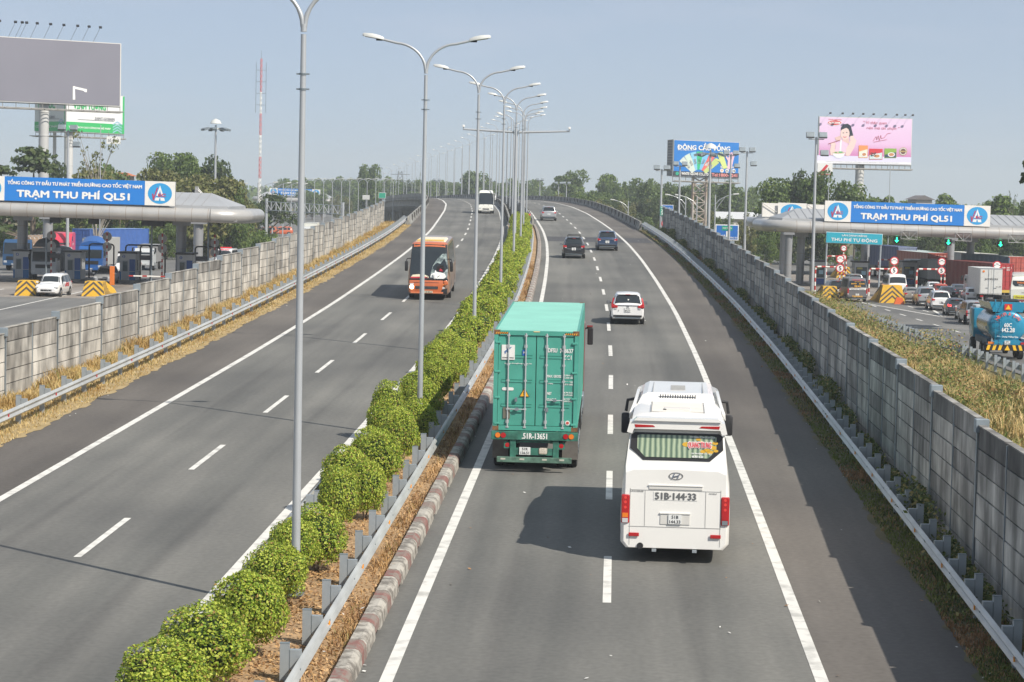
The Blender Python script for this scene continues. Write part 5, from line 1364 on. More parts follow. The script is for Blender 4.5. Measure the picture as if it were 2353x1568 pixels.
for s in (-1, 1):
    m = MB(); disc(m, (s * 1.06, -.10, 1.09), X, Z, .075, .075, ORL); m.tube([(s * 1.06, -.095, 1.09), (s * 1.06, -.05, 1.09)], .08, BLACK, 14); m.build('indicator', tr)
    m = MB(); disc(m, (s * .90, -.10, 1.09), X, Z, .075, .075, REDL); m.tube([(s * .90, -.095, 1.09), (s * .90, -.05, 1.09)], .08, BLACK, 14); m.build('tail_lamp', tr)
    m = MB(); m.box((s * .78, .02, .80), (.20, .05, .20), GRND); disc(m, (s * .78, -.012, .80), X, Z, .065, .065, REDL); m.build('side_lamp', tr)
    for yy in (1.5, 2.8, 4.1):
        wheel(tr, s * 1.08, yy, .52, .30, GALVD); wheel(tr, s * .74, yy, .52, .28, GALVD)
    m = MB(); m.box((s * 1.02, .78, .62), (.46, .03, .62), M('mud_flap', (.13, .12, .11), .9, var=.2, scale=4)); m.build('mud_flap', tr)
    for yy in (10.2, 11.4, 14.4): wheel(tr, s * 1.05, yy, .52, .32, GALVD)
plate(tr, -.045, .64, ('51R', '136.51'), .32, .22, x=-.27)
m = MB(); m.box((.26, -.03, .65), (.24, .03, .18), M('plate_dirty', (.55, .50, .42), .7, var=.3, scale=20), b=.03); m.build('lamp_panel', tr)
m = MB(); text(m, '.51R-13651', (0, -.084, 1.08), X, Z, WHT, w=.72, h=.16, bold=.06); m.build('lettering', tr)
CABR = M('cab_dark_red', (.22, .03, .025), .4, coat=.4)
m = MB(); m.box((0, 14.1, 2.1), (2.44, 2.2, 2.5), CABR, b=.12); m.build('cab', tr, smooth=True)
m = MB(); m.box((0, 15.21, 2.5), (2.1, .03, .9), GLASS); m.build('windscreen', tr)
for s in (-1, 1):
    m = MB(); m.box((s * 1.40, 15.0, 2.75), (.20, .14, .62), BLACK, b=.04); m.tube([(s * 1.2, 15.0, 3.0), (s * 1.40, 15.0, 3.08)], .03, BLACK, 6); m.box((s * 1.38, 15.0, 3.10), (.2, .12, .06), CABR); m.build('mirror', tr)
    m = MB(); m.box((s * 1.0, 12.6, .75), (.5, 1.2, .5), GALVD, b=.06); m.build('fuel_tank', tr)
# ------------------------------------------------------------------ toll plazas
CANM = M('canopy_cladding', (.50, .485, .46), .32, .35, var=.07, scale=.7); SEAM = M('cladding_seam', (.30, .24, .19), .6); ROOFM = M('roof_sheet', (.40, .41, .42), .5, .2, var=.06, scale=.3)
COLM = M('column_cladding', (.36, .37, .385), .35, .35, var=.06, scale=.5); SOFF = M('soffit', (.22, .215, .21), .7); SBLUE = M('sign_blue', (.015, .20, .62), .45); SWHITE = M('sign_white', (.78, .76, .72), .5, var=.04, scale=1.5)
LBLUE = M('logo_light_blue', (.03, .33, .68), .45); LRED = M('logo_red', (.50, .03, .08), .5); TXW = M('sign_lettering', (.82, .82, .80), .45); STRUT = M('strut', (.33, .33, .33), .5, .3)
def vec_logo(m, cx, y, cz, w, h):
    m.bx(cx - w / 2, cx + w / 2, y, y + .06, cz - h / 2, cz + h / 2, SWHITE)
    disc(m, (cx, y - .010, cz), X, Z, w * .40, h * .43, LBLUE, 28)
    q = lambda pts, mt, e: m.poly([(cx + a * w, y - e, cz + b * h) for a, b in pts], mt)
    q([(0, .33), (.055, .06), (.01, .06), (-.0, .20), (-.01, .06), (-.055, .06)], TXW, .02); q([(0, .33), (.12, -.10), (.055, -.10), (.0, .16)], TXW, .022); q([(0, .33), (-.12, -.10), (-.05, -.10), (.0, .16)], TXW, .022)
    q([(-.17, -.30), (-.14, -.17), (.14, -.17), (.17, -.30), (.03, -.30), (.02, -.20), (-.02, -.20), (-.03, -.30)], TXW, .024)
    q([(-.24, -.28), (-.20, -.28), (-.06, .24), (-.10, .24)], LRED, .034); q([(-.26, -.02), (-.22, -.02), (-.18, -.28), (-.22, -.28)], LRED, .036)
    text(m, 'EC', (cx + .07 * w, y - .03, cz - .07 * h), X, Z, LRED, w=w * .24, h=h * .12, bold=.1)
def toll_sign(root, x0, x1, y, z0, h, lg, logos=(True, True), name='sign_board'):
    m = MB(); m.bx(x0, x1, y, y + .45, z0, z0 + h, STRUT); o = m.build(name, root)
    a, b_ = x0 + (lg if logos[0] else 0), x1 - (lg if logos[1] else 0)
    m = MB(); m.bx(a, b_, y - .04, y - .005, z0, z0 + h, SBLUE); m.build('blue_panel', o)
    for t_, c in ((logos[0], x0 + lg / 2), (logos[1], x1 - lg / 2)):
        if t_: m = MB(); vec_logo(m, c, y - .06, z0 + h / 2, lg, h); m.build('logo_panel', o)
    m = MB(); c = (a + b_) / 2; w = b_ - a
    text(m, 'TỔNG CÔNG TY ĐẦU TƯ PHÁT TRIỂN ĐƯỜNG CAO TỐC VIỆT NAM', (c, y - .07, z0 + h * .77), X, Z, TXW, w=w * .955, h=h * .25, bold=.09)
    text(m, 'TRẠM THU PHÍ QL51', (c - w * .01, y - .07, z0 + h * .31), X, Z, TXW, w=w * .80, h=h * .42, bold=.10); m.build('lettering', o)
def canopy(label, D, xL, xR, z0, z1, depth, zg, cols, ridge, tilt=.012, endL=True, endR=True, colr=.5):
    c = thing('toll_canopy', label, 'toll canopy', (0, D, 0)); c.rotation_euler = (0, tilt, 0)
    cx = (xL + xR) / 2; c.location = (cx, D, 0); xl, xr = xL - cx, xR - cx; r = (z1 - z0) / 2; zc = (z0 + z1) / 2; cr = 3.0
    pts = []
    def corner(x, y, a0, a1):
        for k in range(9):
            a = R_(a0 + (a1 - a0) * k / 8); pts.append((x + cr * math.cos(a), y + cr * math.sin(a), zc))
    corner(xr - cr, cr, -90, 0); corner(xr - cr, depth - cr, 0, 90); corner(xl + cr, depth - cr, 90, 180); corner(xl + cr, cr, 180, 270)
    pts.append(pts[0]); m = MB(); m.tube(pts, r, CANM, 18, cap=False); x = xl + cr
    while x < xr - cr + .1: m.tube([(x - .02, 0, zc), (x + .02, 0, zc)], r + .012, SEAM, 18); x += 1.5
    m.build('fascia_tube', c, smooth=True)
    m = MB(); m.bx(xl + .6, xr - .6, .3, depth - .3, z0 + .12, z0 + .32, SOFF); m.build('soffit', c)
    e = z1 - .1; m = MB(); a, b_ = xl + 1.5, xr - 1.5; ya, yb = .7, depth - .7; ym = depth / 2; hp = 2.4
    m.bx(a, b_, ya, yb, e - .3, e + .32, ROOFM); e += .32
    v = [(a, ya, e), (b_, ya, e), (b_, yb, e), (a, yb, e), (a + hp, ym, ridge), (b_ - hp, ym, ridge)]
    m.add(v, [(0, 1, 5, 4), (1, 2, 5), (2, 3, 4, 5), (3, 0, 4)], ROOFM)
    k = a + 1
    while k < b_ - hp: m.tube([(k, ya, e + .02), (k, ym, ridge + .02)], .03, STRUT, 4); k += .9
    m.build('roof', c)
    for X_, Y_ in cols:
        x = X_ - cx; m = MB(); m.tube([(x, Y_ - D, zg - .1), (x, Y_ - D, z0 + .2)], colr, COLM, 20)
        for zz in (1.7, 3.4, 5.1): m.tube([(x, Y_ - D, zg + zz), (x, Y_ - D, zg + zz + .03)], colr + .006, SEAM, 20)
        o = m.build('column', c, smooth=True)
        m = MB(); m.bx(x - colr * 1.55, x + colr * 1.55, Y_ - D - colr * 1.55, Y_ - D + colr * 1.55, z0 - .55, z0 + .1, COLM); m.build('capital', o)
    return c, cx
XW = lambda x, D, y=480: at(x, y, D).x
# sunlit canopy
DL = 210
cL = [(XW(416, 222), 222), (XW(416, 222), 234), (XW(51, 222), 222), (XW(51, 222), 234), (XW(51, 222) - 15.4, 222)]
c, cx = canopy('sunlit toll canopy with long blue sign board, beyond the pale block wall', DL, XW(0, DL) - 14, XW(613, DL + 15, 490) - .6, 6.68, 7.98, 15, ZL, cL, 9.35)
toll_sign(c, XW(401, DL, 440) - 18.3 - cx, XW(401, DL, 440) - cx, -.35, 8.10, 2.2, 2.75)
m = MB()
xa, xb = XW(401, DL) - cx, XW(485, 232, 440) - cx
m.bx(xa + .05, xb, 12.0, 12.1, 8.2, 9.9, SWHITE)
for k in range(3): m.bx(xa + .1 + k * (xb - xa - .2) / 2, xa + .18 + k * (xb - xa - .2) / 2, 11.9, 11.98, 8.1, 9.95, STRUT)
m.tube([(xa + .1, 11.95, 9.8), (xa + 1.8, 11.9, 8.3)], .05, STRUT, 5); m.tube([(xb - .1, 11.95, 9.8), (xa + 1.8, 11.9, 8.3)], .05, STRUT, 5); m.build('rear_sign_back', c)
for xx in (1050, 1300): pass
for px_ in (168, 253, 612): 
    m = MB(); q = at(px_ if px_ < 500 else 384, 512 if px_ < 500 else 514, 221); m.box((q.x - cx, 2.0, 6.45), (1.0 if px_ < 500 else 2.1, .2, .55), BLACK); m.build('lane_display', c)
# shaded canopy in front of a second one
DR = 256
X1, X2 = XW(1721, DR + 15, 520) + .65, XW(2353, DR) + 6
cR = [(XW(1842, 266), 266), (XW(2232, 266), 266)]; cR += [(x, 278) for x, _ in cR]
c, cx = canopy('grey toll canopy with blue sign board between the pink billboard and the queue of cars', DR, X1, X2 + 4, 5.9, 7.25, 15, ZR, cR, 8.6, colr=.45)
toll_sign(c, XW(1892, DR, 490) - cx, XW(2272, DR, 490) - cx, -.35, 7.28, 2.3, 2.9)
for xx in (1846, 1910, 2148, 2330):
    q = XW(xx * .0 + {1846: 1966, 1910: 2087, 2148: 2212, 2330: 2334}[xx], DR) - cx; m = MB()
    for a, b_ in (((-.9, 5.6), (.9, 5.6)), ((-.9, 6.5), (.9, 6.5)), ((-.9, 5.6), (-.9, 6.5)), ((.9, 5.6), (.9, 6.5)), ((-.9, 6.5), (0, 5.6)), ((.9, 6.5), (0, 5.6)), ((0, 5.6), (0, 6.5))):
        m.tube([(q + a[0], -.72, a[1]), (q + b_[0], -.72, b_[1])], .035, STRUT, 5)
    m.build('sign_frame', c)
AG = M('arrow_green', (.02, 1., .42), .4, emit=3.0)
for xx, yy in ((1725 + 0, 0), (2061, 553), (2180, 557), (2300, 560), (1952, 549)):
    if yy == 0: continue
    q = at(xx, yy, DR); m = MB(); m.box((q.x - cx, .6, q.z), (.72, .18, .72), BLACK); o = m.build('lane_signal', c)
    m = MB(); y_ = .50
    m.poly([(q.x - cx - .07, y_, q.z + .27), (q.x - cx - .07, y_, q.z - .05), (q.x - cx - .24, y_, q.z - .05), (q.x - cx, y_, q.z - .30), (q.x - cx + .24, y_, q.z - .05), (q.x - cx + .07, y_, q.z - .05), (q.x - cx + .07, y_, q.z + .27)], AG); m.build('arrow', o)
X1b = XW(1695, 300, 500)
c2 = [(XW(x, 303), 303) for x in (1801, 1988)] + [(XW(x, 315), 315) for x in (1826 - 20, 1995)]
c, cx = canopy('second grey toll canopy half hidden behind the shaded one', 298, XW(1703, 312, 500) + .6, XW(1703, 312, 500) + 19, 6.0, 7.3, 14, ZR, c2, 8.7, colr=.42)
ra = XW(1750, 298, 470) - cx
m = MB(); m.bx(ra, ra + 15, .4, .5, 7.4, 9.2, SWHITE); m.build('sign_back', c)
for k in range(5):
    m = MB(); x = ra + k * 2.9; m.tube([(x, .2, 7.4), (x, .2, 9.25)], .06, STRUT, 5); m.tube([(x, .2, 9.2), (x + 2.8, .2, 7.5)], .045, STRUT, 5); m.build('strut', c)
m = MB(); vec_logo(m, XW(1819, 298, 470) - cx, .05, 8.2, 3.7, 2.2); m.build('logo_panel', c)
# far canopy
c, cx = canopy('small distant toll canopy with blue sign above the lattice gantry', 815, XW(640, 815, 455) - 9, XW(770, 815, 455), 5.6, 7.2, 14, 0, [(XW(745, 817), 817), (XW(700, 817), 817)], 9.0)
toll_sign(c, XW(735.5, 815, 445) - 18 - cx, XW(735.5, 815, 445) - cx, -.4, 8.0, 2.4, 2.9)

# booths
BWH = M('booth_white', (.55, .56, .56), .5, var=.05, scale=1); BBL = M('booth_blue', (.02, .09, .32), .5); BBL2 = M('booth_teal_blue', (.015, .14, .36), .5); GLB = M('booth_glass', (.07, .10, .11), .12)
def booth(label, x, D, zg, num=None, rear=False, s=1.):
    b = thing('toll_booth', label, 'toll booth', (x, D, zg)); b.scale = (s,) * 3
    m = MB(); m.bx(-.75, .75, 0, 2.6, .18, 2.75, BWH); m.build('cabin', b)
    m = MB(); m.bx(-.9, .9, -.15, 2.8, 2.75, 2.92, BLACK); m.build('roof', b)
    m = MB(); m.bx(-1.0, 1.0, -2.0, 5, 0, .17, M('island_concrete', (.30, .29, .27), .9, var=.15)); m.build('plinth', b)
    if not rear:
        m = MB(); m.bx(.18, .74, -.02, 0, 1.05, 2.2, BBL); m.bx(.18, .74, -.02, 0, .2, 1.0, BBL2); m.build('blue_panel', b)
        m = MB(); m.bx(-.52, .08, -.03, -.002, .2, 2.1, M('booth_door', (.42, .44, .45), .5)); o = m.build('door', b)
        m = MB(); m.bx(-.45, .0, -.045, -.031, 1.05, 2.0, GLB); m.build('door_window', o)
        m = MB(); m.bx(-.745, -.6, -.02, 0, .2, 1.0, BBL2); m.build('kick_panel', b)
        if num:
            m = MB(); disc(m, (-.36, -.02, 2.45), X, Z, .14, .14, BBL, 16); text(m, num, (-.36, -.03, 2.45), X, Z, TXW, h=.17, bold=.08); m.build('number_disc', b)
    else:
        m = MB(); m.bx(-.62, .62, -.03, -.002, .95, 2.25, GLB); m.bx(-.5, .1, -.036, -.031, 2.0, 2.2, M('notice_yellow', (.55, .5, .08), .5)); m.bx(.0, .5, -.04, -.031, 1.35, 1.8, M('notice_blue', (.35, .55, .65), .5)); m.build('window', b)
        m = MB(); m.bx(-.7, .7, -.02, 0, .2, .85, BBL); m.build('blue_panel', b)
    for s_ in (-1, 1):
        m = MB(); m.bx(s_ * .75, s_ * .77, .5, 2.2, 1.1, 2.1, GLB); m.build('side_window', b)
    return b
for x, num, lab in ((138 - 108, '4', 'beside the thick canopy column at the frame edge'), (163, '3', 'behind the white pickup'), (301, '2', 'at the end of the raised barrier'), (441, '1', 'closest to the pale wall and the ambulance')):
    q = gnd(x + 0, 652, ZL); booth('white and blue toll booth numbered %s, %s' % (num, lab), q.x * 220 / 215, 220, ZL, num)
BAND = 0
def banded(m, pts, r, n=8, step=.3):
    """tube painted red and white"""
    pts = [Vector(p) for p in pts]; acc = 0; k = 0
    for a, b_ in zip(pts[:-1], pts[1:]):
        L = (b_ - a).length; t = 0
        while t < L - 1e-6:
            e = min(t + step, L); m.tube([a.lerp(b_, t / L), a.lerp(b_, e / L)], r, PRED if k % 2 else PWHITE, n); t = e; k += 1
def arch(label, x, D, zg, h, w, mats=None, back=False):
    a = thing('height_barrier', label, 'barrier', (x, D, zg)); m = MB()
    pts = [(-w / 2, 0, 0), (-w / 2, 0, h - .25), (-w / 2 + .08, 0, h - .08), (-w / 2 + .25, 0, h), (w / 2 - .25, 0, h), (w / 2 - .08, 0, h - .08), (w / 2, 0, h - .25), (w / 2, 0, 0)]
    if back: m.tube(pts, .075, BLACK, 8)
    else: banded(m, pts, .08, 8, .35)
    m.build('pipe', a); return a
for x, lab in ((212, 'between the fourth and third booths'), (351, 'behind the silver van in front of the blue lorry'), (486, 'near the last canopy column'), (585 - 275, 'in front of the second booth')):
    q = gnd(x * .75 if 0 else x, 648, ZL); arch('dark pipe arch standing %s' % lab, q.x, 222 + (x % 3), ZL, 3.5, 2.4, back=True)
# back sides of round signs on banded posts
def sign_post(label, x, D, zg, front, h, discs, r=.42):
    s = thing('sign_post', label, 'traffic sign', (x, D, zg)); m = MB(); banded(m, [(0, 0, 0), (0, 0, h)], .075); m.build('post', s)
    for i, zz in enumerate(discs):
        m = MB()
        if front:
            m.tube([(0, -.10, zz), (0, -.13, zz)], r, M('sign_red', (.55, .02, .03), .4), 26); disc(m, (0, -.137, zz), X, Z, r * .76, r * .76, TXW, 26)
            if i == 0: text(m, '5', (0, -.15, zz), X, Z, INK, h=r * .95, bold=.05)
            else:
                for s_ in (-1, 1): m.poly([(s_ * r * .74, -.145, zz - .05), (s_ * r * .74, -.145, zz + .05), (s_ * r * .22, -.145, zz)], INK)
                text(m, '3.5m', (0, -.145, zz + r * .3), X, Z, INK, w=r * .6, bold=.1)
        else: m.tube([(0, .05, zz), (0, .07, zz)], r, M('sign_grey_back', (.30, .31, .31), .5), 24)
        m.build('sign_face', s)
    return s
for x, yt, lab in ((117.5, 530, 'above the white pickup'), (245.5, 532, 'in front of the grey lorry box'), (372.5, 536, 'beside the tall dark pole')):
    q = gnd(x, 650, ZL); t_ = at(x, yt, 216); h = t_.z - ZL; sign_post('red and white post with two grey sign backs, %s' % lab, at(x, 600, 216).x, 216, ZL, False, h, (h - .5, h - 1.45), .44)
q = at(480, 545, 217); sign_post('red and white post with two grey sign backs, next to the ambulance', q.x, 217, ZL, False, at(495, 540, 217).z - ZL, (4.0, 3.1), .42).location.x = at(493, 600, 217).x
# dark slim poles under the canopy
for x, lab in ((106, 'with its foot behind the pickup roof'), (348, 'rising to the canopy beside the raised barrier'), (478, 'rising to the canopy by the ambulance')):
    q = at(x, 600, 213); t_ = thing('slim_pole', 'dark slim pole %s' % lab, 'pole', (q.x, 213, ZL)); m = MB(); m.tube([(0, 0, 0), (0, 0, 6.3 if x > 200 else 4.3)], .085, GALVD, 8); m.build('post', t_)
    m = MB(); m.box((.9 if x < 200 else -.6, 0, 2.6), (1.0, .3, .45), BLACK); m.tube([(0, 0, 2.6), (.9 if x < 200 else -.6, 0, 2.6)], .04, BLACK, 5); m.build('camera_box', t_)
# boom barrier with orange housing
q = gnd(259, 656, ZL); bb = thing('boom_barrier', 'orange barrier housing with a long white and red boom, beside the silver van', 'barrier', (q.x, 212, ZL))
m = MB(); m.box((0, 0, .9), (.42, .35, 1.75), M('housing_orange', (.65, .17, .02), .5), b=.03); m.build('housing', bb)
q2 = at(297, 634, 205); q3 = at(380, 635, 205)
b2 = thing('barrier_arm', 'lowered white boom with red bands in front of the second booth', 'barrier', (q2.x, 205, ZL)); m = MB(); m.box((3.3, 0, q2.z - ZL - .55), (.3, .3, 1.1), GALVD); m.build('post', b2)
m = MB(); L_ = q3.x - q2.x
for k in range(8): m.box((L_ * (k + .5) / 8, -.2, q2.z - ZL), (L_ / 8, .05, .12), PRED if k in (0, 3, 7) else PWHITE)
m.build('boom', b2)
# striped crash cushions
CY = M('hazard_yellow', (.72, .42, .03), .6, var=.08, scale=3); CB = M('hazard_dark', (.09, .075, .06), .7)
CYD = None
def cushion(label, x, D, zg, w=1.9, h=1.35, L=4.5, lean=0):
    c = thing('crash_cushion', label, 'traffic barrier', (x, D, zg)); m = MB()
    b0, t0 = w / 2, w * .36
    v = [(-b0, 0, 0), (b0, 0, 0), (t0, .15, h), (-t0, .15, h), (-b0, L, 0), (b0, L, 0), (t0, L, .45), (-t0, L, .45), (-t0, 1.6, h), (t0, 1.6, h)]
    m.add(v, [(0, 1, 2, 3), (3, 2, 9, 8), (8, 9, 6, 7), (1, 5, 6, 9, 2), (0, 3, 8, 7, 4), (4, 7, 6, 5)], CY); m.build('block', c)
    m = MB()
    for k in range(3):                                            # chevrons on the front
        zc = .12 + k * .46; tk = .20
        for s in (-1, 1):
            pts = [(0, zc + .46), (0, zc + .46 + tk), (s * 1.2, zc - .62 + tk), (s * 1.2, zc - .62)]
            q = []
            def clip(poly, f):
                out = []
                for i in range(len(poly)):
                    a, b_ = poly[i], poly[(i + 1) % len(poly)]; fa, fb = f(a), f(b_)
                    if fa >= 0: out.append(a)
                    if fa * fb < 0: t = fa / (fa - fb); out.append((a[0] + (b_[0] - a[0]) * t, a[1] + (b_[1] - a[1]) * t))
                return out
            pp = clip(pts, lambda p: p[1] - .01); pp = clip(pp, lambda p: h - .01 - p[1]) if pp else pp
            pp = clip(pp, lambda p: (b0 - (b0 - t0) * p[1] / h) - abs(p[0]) * 1.0) if pp else pp
            if len(pp) > 2: m.poly([(p[0], -.012 + .15 * p[1] / h, p[1]) for p in pp], CB)
    for s in (-1, 1):
        for k in range(8):
            y0 = .35 + k * .52; hh = h if y0 < 1.5 else h - (y0 - 1.5) / (L - 1.6) * (h - .45); tx = b0 - (b0 - t0) * 1.0
            m.poly([(s * (b0 + .01), y0, .02), (s * (b0 + .01), y0 + .24, .02), (s * (tx + .012), y0 + .24, hh - .03), (s * (tx + .012), y0, hh - .03)], CB)
    m.build('stripe', c)
    return c
q = gnd(60, 680.5, ZL); cushion('yellow and dark chevron crash block at the bonnet of the white pickup', q.x, q.y, ZL, 1.95, 1.25)
q = gnd(214, 682, ZL); cushion('yellow and dark chevron crash block behind the white pickup', q.x, q.y, ZL, 1.95, 1.25, 6)
for px_, py_, w_, lab in ((2050, 697, 2.5, 'with an orange cone in front, beside the white minibus'), (1907, 692, 1.8, 'half hidden by weeds in front of the black car'), (1939, 640, 1.9, 'under the far round speed signs')):
    q = gnd(px_, py_, ZR); cushion('yellow and dark chevron crash block %s' % lab, q.x, q.y, ZR, w_, 1.7 if w_ > 2 else 1.4, 6)
q = gnd(2062, 699, ZR); cn = thing('traffic_cone', 'worn orange cone block leaning on the chevron crash block', 'cone', (q.x + .1, q.y - .5, ZR)); m = MB(); m.prism([(-.5, 0), (.5, 0), (.3, .62), (-.25, .66)], 0, .4, M('cone_orange', (.75, .15, .04), .6)); m.build('body', cn)
# speed signs with banded gallows
for px_, y5, yw, D, r_, lab in ((1930, 617, 596, 236, .44, 'over the grey van'), (2054, 622, 600, 236, .44, 'over the crash block with the cone'), (2163, 622 + .6, 602, 236, .42, 'over the white sport utility vehicle'), (2290, 632, 610, 232, .44, 'over the white box truck'),
                              (1938, 592, 571, 290, .40, 'over the far chevron block'), (2057 + 1, 600, 582, 290, .38, 'behind the green sign post')):
    p5 = at(px_, y5, D); pw = at(px_, yw, D); s_ = sign_post('round speed and width signs on a banded post %s' % lab, p5.x, D, ZR, True, pw.z, (p5.z, pw.z), r_)
    m = MB(); wv_ = 2.3 if D < 250 else 1.9; zt_ = p5.z + .12; banded(m, [(-.2, .1, zt_), (-wv_, .1, zt_), (-wv_ - .15, .1, zt_ - .1), (-wv_ - .2, .1, zt_ - .3), (-wv_ - .2, .1, 0)], .09, 8, .42); m.build('gallows', s_)
    m = MB(); banded(m, [(.42, .3, 0), (.42, .3, p5.z - .3)], .08); m.build('side_post', s_)
for px_, py_, D, num, lab in ((1978, 672, 262, None, 'behind the grey van'), (2088, 655, 268, None, 'between the minibus and the red doors'), (2200, 660, 268, None, 'behind the shaded canopy columns'), (1880, 672, 262, None, 'beside the first shaded column'), (2320, 655, 268, None, 'behind the box truck')):
    q = at(px_, py_, D); booth('grey and blue toll booth seen from the rear, %s' % lab, q.x, D, ZR, None, True)
# overhead lane sign on two posts
q0, q1 = at(1898.5, 533, 246), at(2022.5, 537, 246); zb = at(1960, 559, 246).z; zt = at(1960, 535, 246).z
s_ = thing('lane_sign', 'turquoise lane sign on two tall galvanised posts in front of the shaded canopy', 'sign', (q0.x, 246, 0)); w_ = q1.x - q0.x
for x in (.0, w_): m = MB(); m.tube([(x, 0, 0), (x, 0, zt)], .10, GALV, 10); m.build('post', s_)
s_.rotation_euler = (0, .02, 0)
m = MB(); m.bx(-.1, w_ + .1, -.18, -.12, zb, zt, M('sign_turquoise', (.02, .36, .48), .5)); m.bx(-.14, w_ + .14, -.12, -.1, zb - .04, zt + .04, TXW); o = m.build('sign_panel', s_)
m = MB(); text(m, 'LÀN DÀNH RIÊNG', (w_ / 2, -.2, zb + (zt - zb) * .78), X, Z, TXW, w=w_ * .46, h=.24, bold=.04); text(m, 'THU PHÍ TỰ ĐỘNG', (w_ / 2, -.2, zb + (zt - zb) * .34), X, Z, TXW, w=w_ * .85, h=.52, bold=.04); m.build('lettering', o)

# ------------------------------------------------------------------ vehicles of the plazas
def lorry(label, cab, px_, py_, z, near='front', kind='box', cargo=None, bw=2.4, bh=2.5, bl=6., cabh=2.9, name='lorry', deck=1.05, yaw=0, extra=None, D=None, cat='truck'):
    p = gnd(px_, py_, z)
    if D: p = at(px_, py_, D); p.z = z
    L = bl + 2.1; r = thing(name, label, cat, p, R_(yaw) if near == 'rear' else math.pi + R_(yaw))
    if near == 'front': d = Vector((-math.sin(R_(yaw)), math.cos(R_(yaw)), 0)); r.location = p + d * L
    m = MB(); m.bx(-.5, .5, .2, L - .3, .65, .95, BLACK); m.build('chassis', r)
    cw = min(bw, 2.45) / 2
    m = MB(); y0 = bl + .15; zc = deck - .35
    prof = [(y0, zc), (y0, cabh), (L - .55, cabh + .02), (L - .22, cabh - .3), (L - .02, 1.75), (L, zc + .0)]
    m.prism(prof, -cw, cw, cab, 'x'); cb = m.build('cab', r)
    m = MB(); m.prism([(L - .53, cabh - .12), (L - .24, cabh - .38), (L - .03, 1.80), (L + .01, 1.80), (L - .20, cabh - .36), (L - .5, cabh - .1)], -cw + .12, cw - .12, GLASS, 'x'); m.build('windscreen', r)
    for s in (-1, 1):
        m = MB(); m.bx(s * (cw + .004) - .008, s * (cw + .004) + .008, y0 + .5, L - .5, 1.8, cabh - .35, GLASS); m.build('side_window', r)
        m = MB(); m.box((s * (cw + .2), L - .15, 2.25), (.18, .12, .5), BLACK, b=.03); m.tube([(s * cw, L - .2, 2.5), (s * (cw + .2), L - .15, 2.5)], .025, BLACK, 5); m.build('mirror', r)
        m = MB(); m.box((s * (cw - .3), L + .01, .95), (.36, .06, .24), CLR, b=.03); m.build('headlight', r)
        for yy in ((1.2, L - 1.2) if bl < 7 else (1.2, 2.4, L - 1.2)):
            wheel(r, s * (cw - .14), yy, .47, .28, GALVD)
        m = MB(); m.box((s * (bw / 2 - .2), -.02, .8), (.3, .05, .14), REDL); m.build('tail_lamp', r)
    m = MB(); m.box((0, L + .01, 1.35), (cw * 1.3, .04, .36), BLACK, b=.02); m.box((0, L + .02, .72), (cw * 1.9, .12, .28), cab, b=.03); m.build('grille', r)
    plate(r, L + .09, .72, ('51C 112.08',), .4, .12, face=1)
    h = bw / 2
    if kind == 'box':
        m = MB(); m.bx(-h, h, 0, bl, deck, deck + bh, cargo); m.bx(-h - .02, h + .02, -.02, .06, deck + bh - .08, deck + bh, GALVD); m.bx(-h - .02, h + .02, bl - .06, bl + .02, deck + bh - .08, deck + bh, GALVD); o = m.build('cargo_box', r)
        for s in (-1, 1):
            m = MB(); x0, x1 = sorted((s * .015, s * (h - .06))); m.bx(x0, x1, -.03, -.003, deck + .08, deck + bh - .1, cargo); d_ = m.build('door', o)
            m = MB(); m.tube([(s * .25, -.05, deck + .05), (s * .25, -.05, deck + bh - .1)], .02, GALV, 6); m.box((s * .38, -.05, deck + .6), (.3, .03, .04), GALVD); m.build('locking_bar', d_)
    elif kind == 'tarp':
        m = MB(); n = 10; vs = []; fs = []
        for y_ in (0, bl):
            vs += [(-h, y_, deck)] + [(-h * math.cos(math.pi * k / n), y_, deck + bh * .62 + bh * .38 * math.sin(math.pi * k / n)) for k in range(n + 1)] + [(h, y_, deck)]
        q_ = n + 3
        for k in range(q_): fs.append((k, (k + 1) % q_, q_ + (k + 1) % q_, q_ + k))
        fs += [tuple(range(q_)), tuple(range(2 * q_ - 1, q_ - 1, -1))]; m.add(vs, fs, cargo); m.build('tarpaulin', r)
        m = MB()
        for k in range(9):
            y_ = .1 + k * (bl - .2) / 8; m.tube([(-h - .02, y_, deck + .1), (-h - .02, y_, deck + bh * .62), (-h * .7, y_, deck + bh * .92), (0, y_, deck + bh + .02), (h * .7, y_, deck + bh * .92), (h + .02, y_, deck + bh * .62), (h + .02, y_, deck + .1)], .03, GALV, 5)
        m.build('hoop', r)
    elif kind == 'flat':
        m = MB(); m.bx(-h, h, 0, bl, deck - .1, deck, cargo)
        for s in (-1, 1): m.bx(s * h - .03, s * h + .03, 0, bl, deck, deck + bh, cargo)
        m.bx(-h, h, 0, .06, deck, deck + bh, cargo); m.build('tray', r)
    if extra: extra(r, L, cw, cabh)
    return r
TG = M('tarp_grey', (.13, .135, .14), .8, var=.15, scale=1); TB = M('tarp_brown', (.22, .15, .10), .85, var=.2, scale=1.5); BLU = M('lorry_blue', (.02, .10, .33), .35, coat=.5); BOXG = M('box_grey', (.42, .42, .41), .5, var=.05); CABW = M('cab_grey_white', (.50, .52, .53), .4, coat=.3)
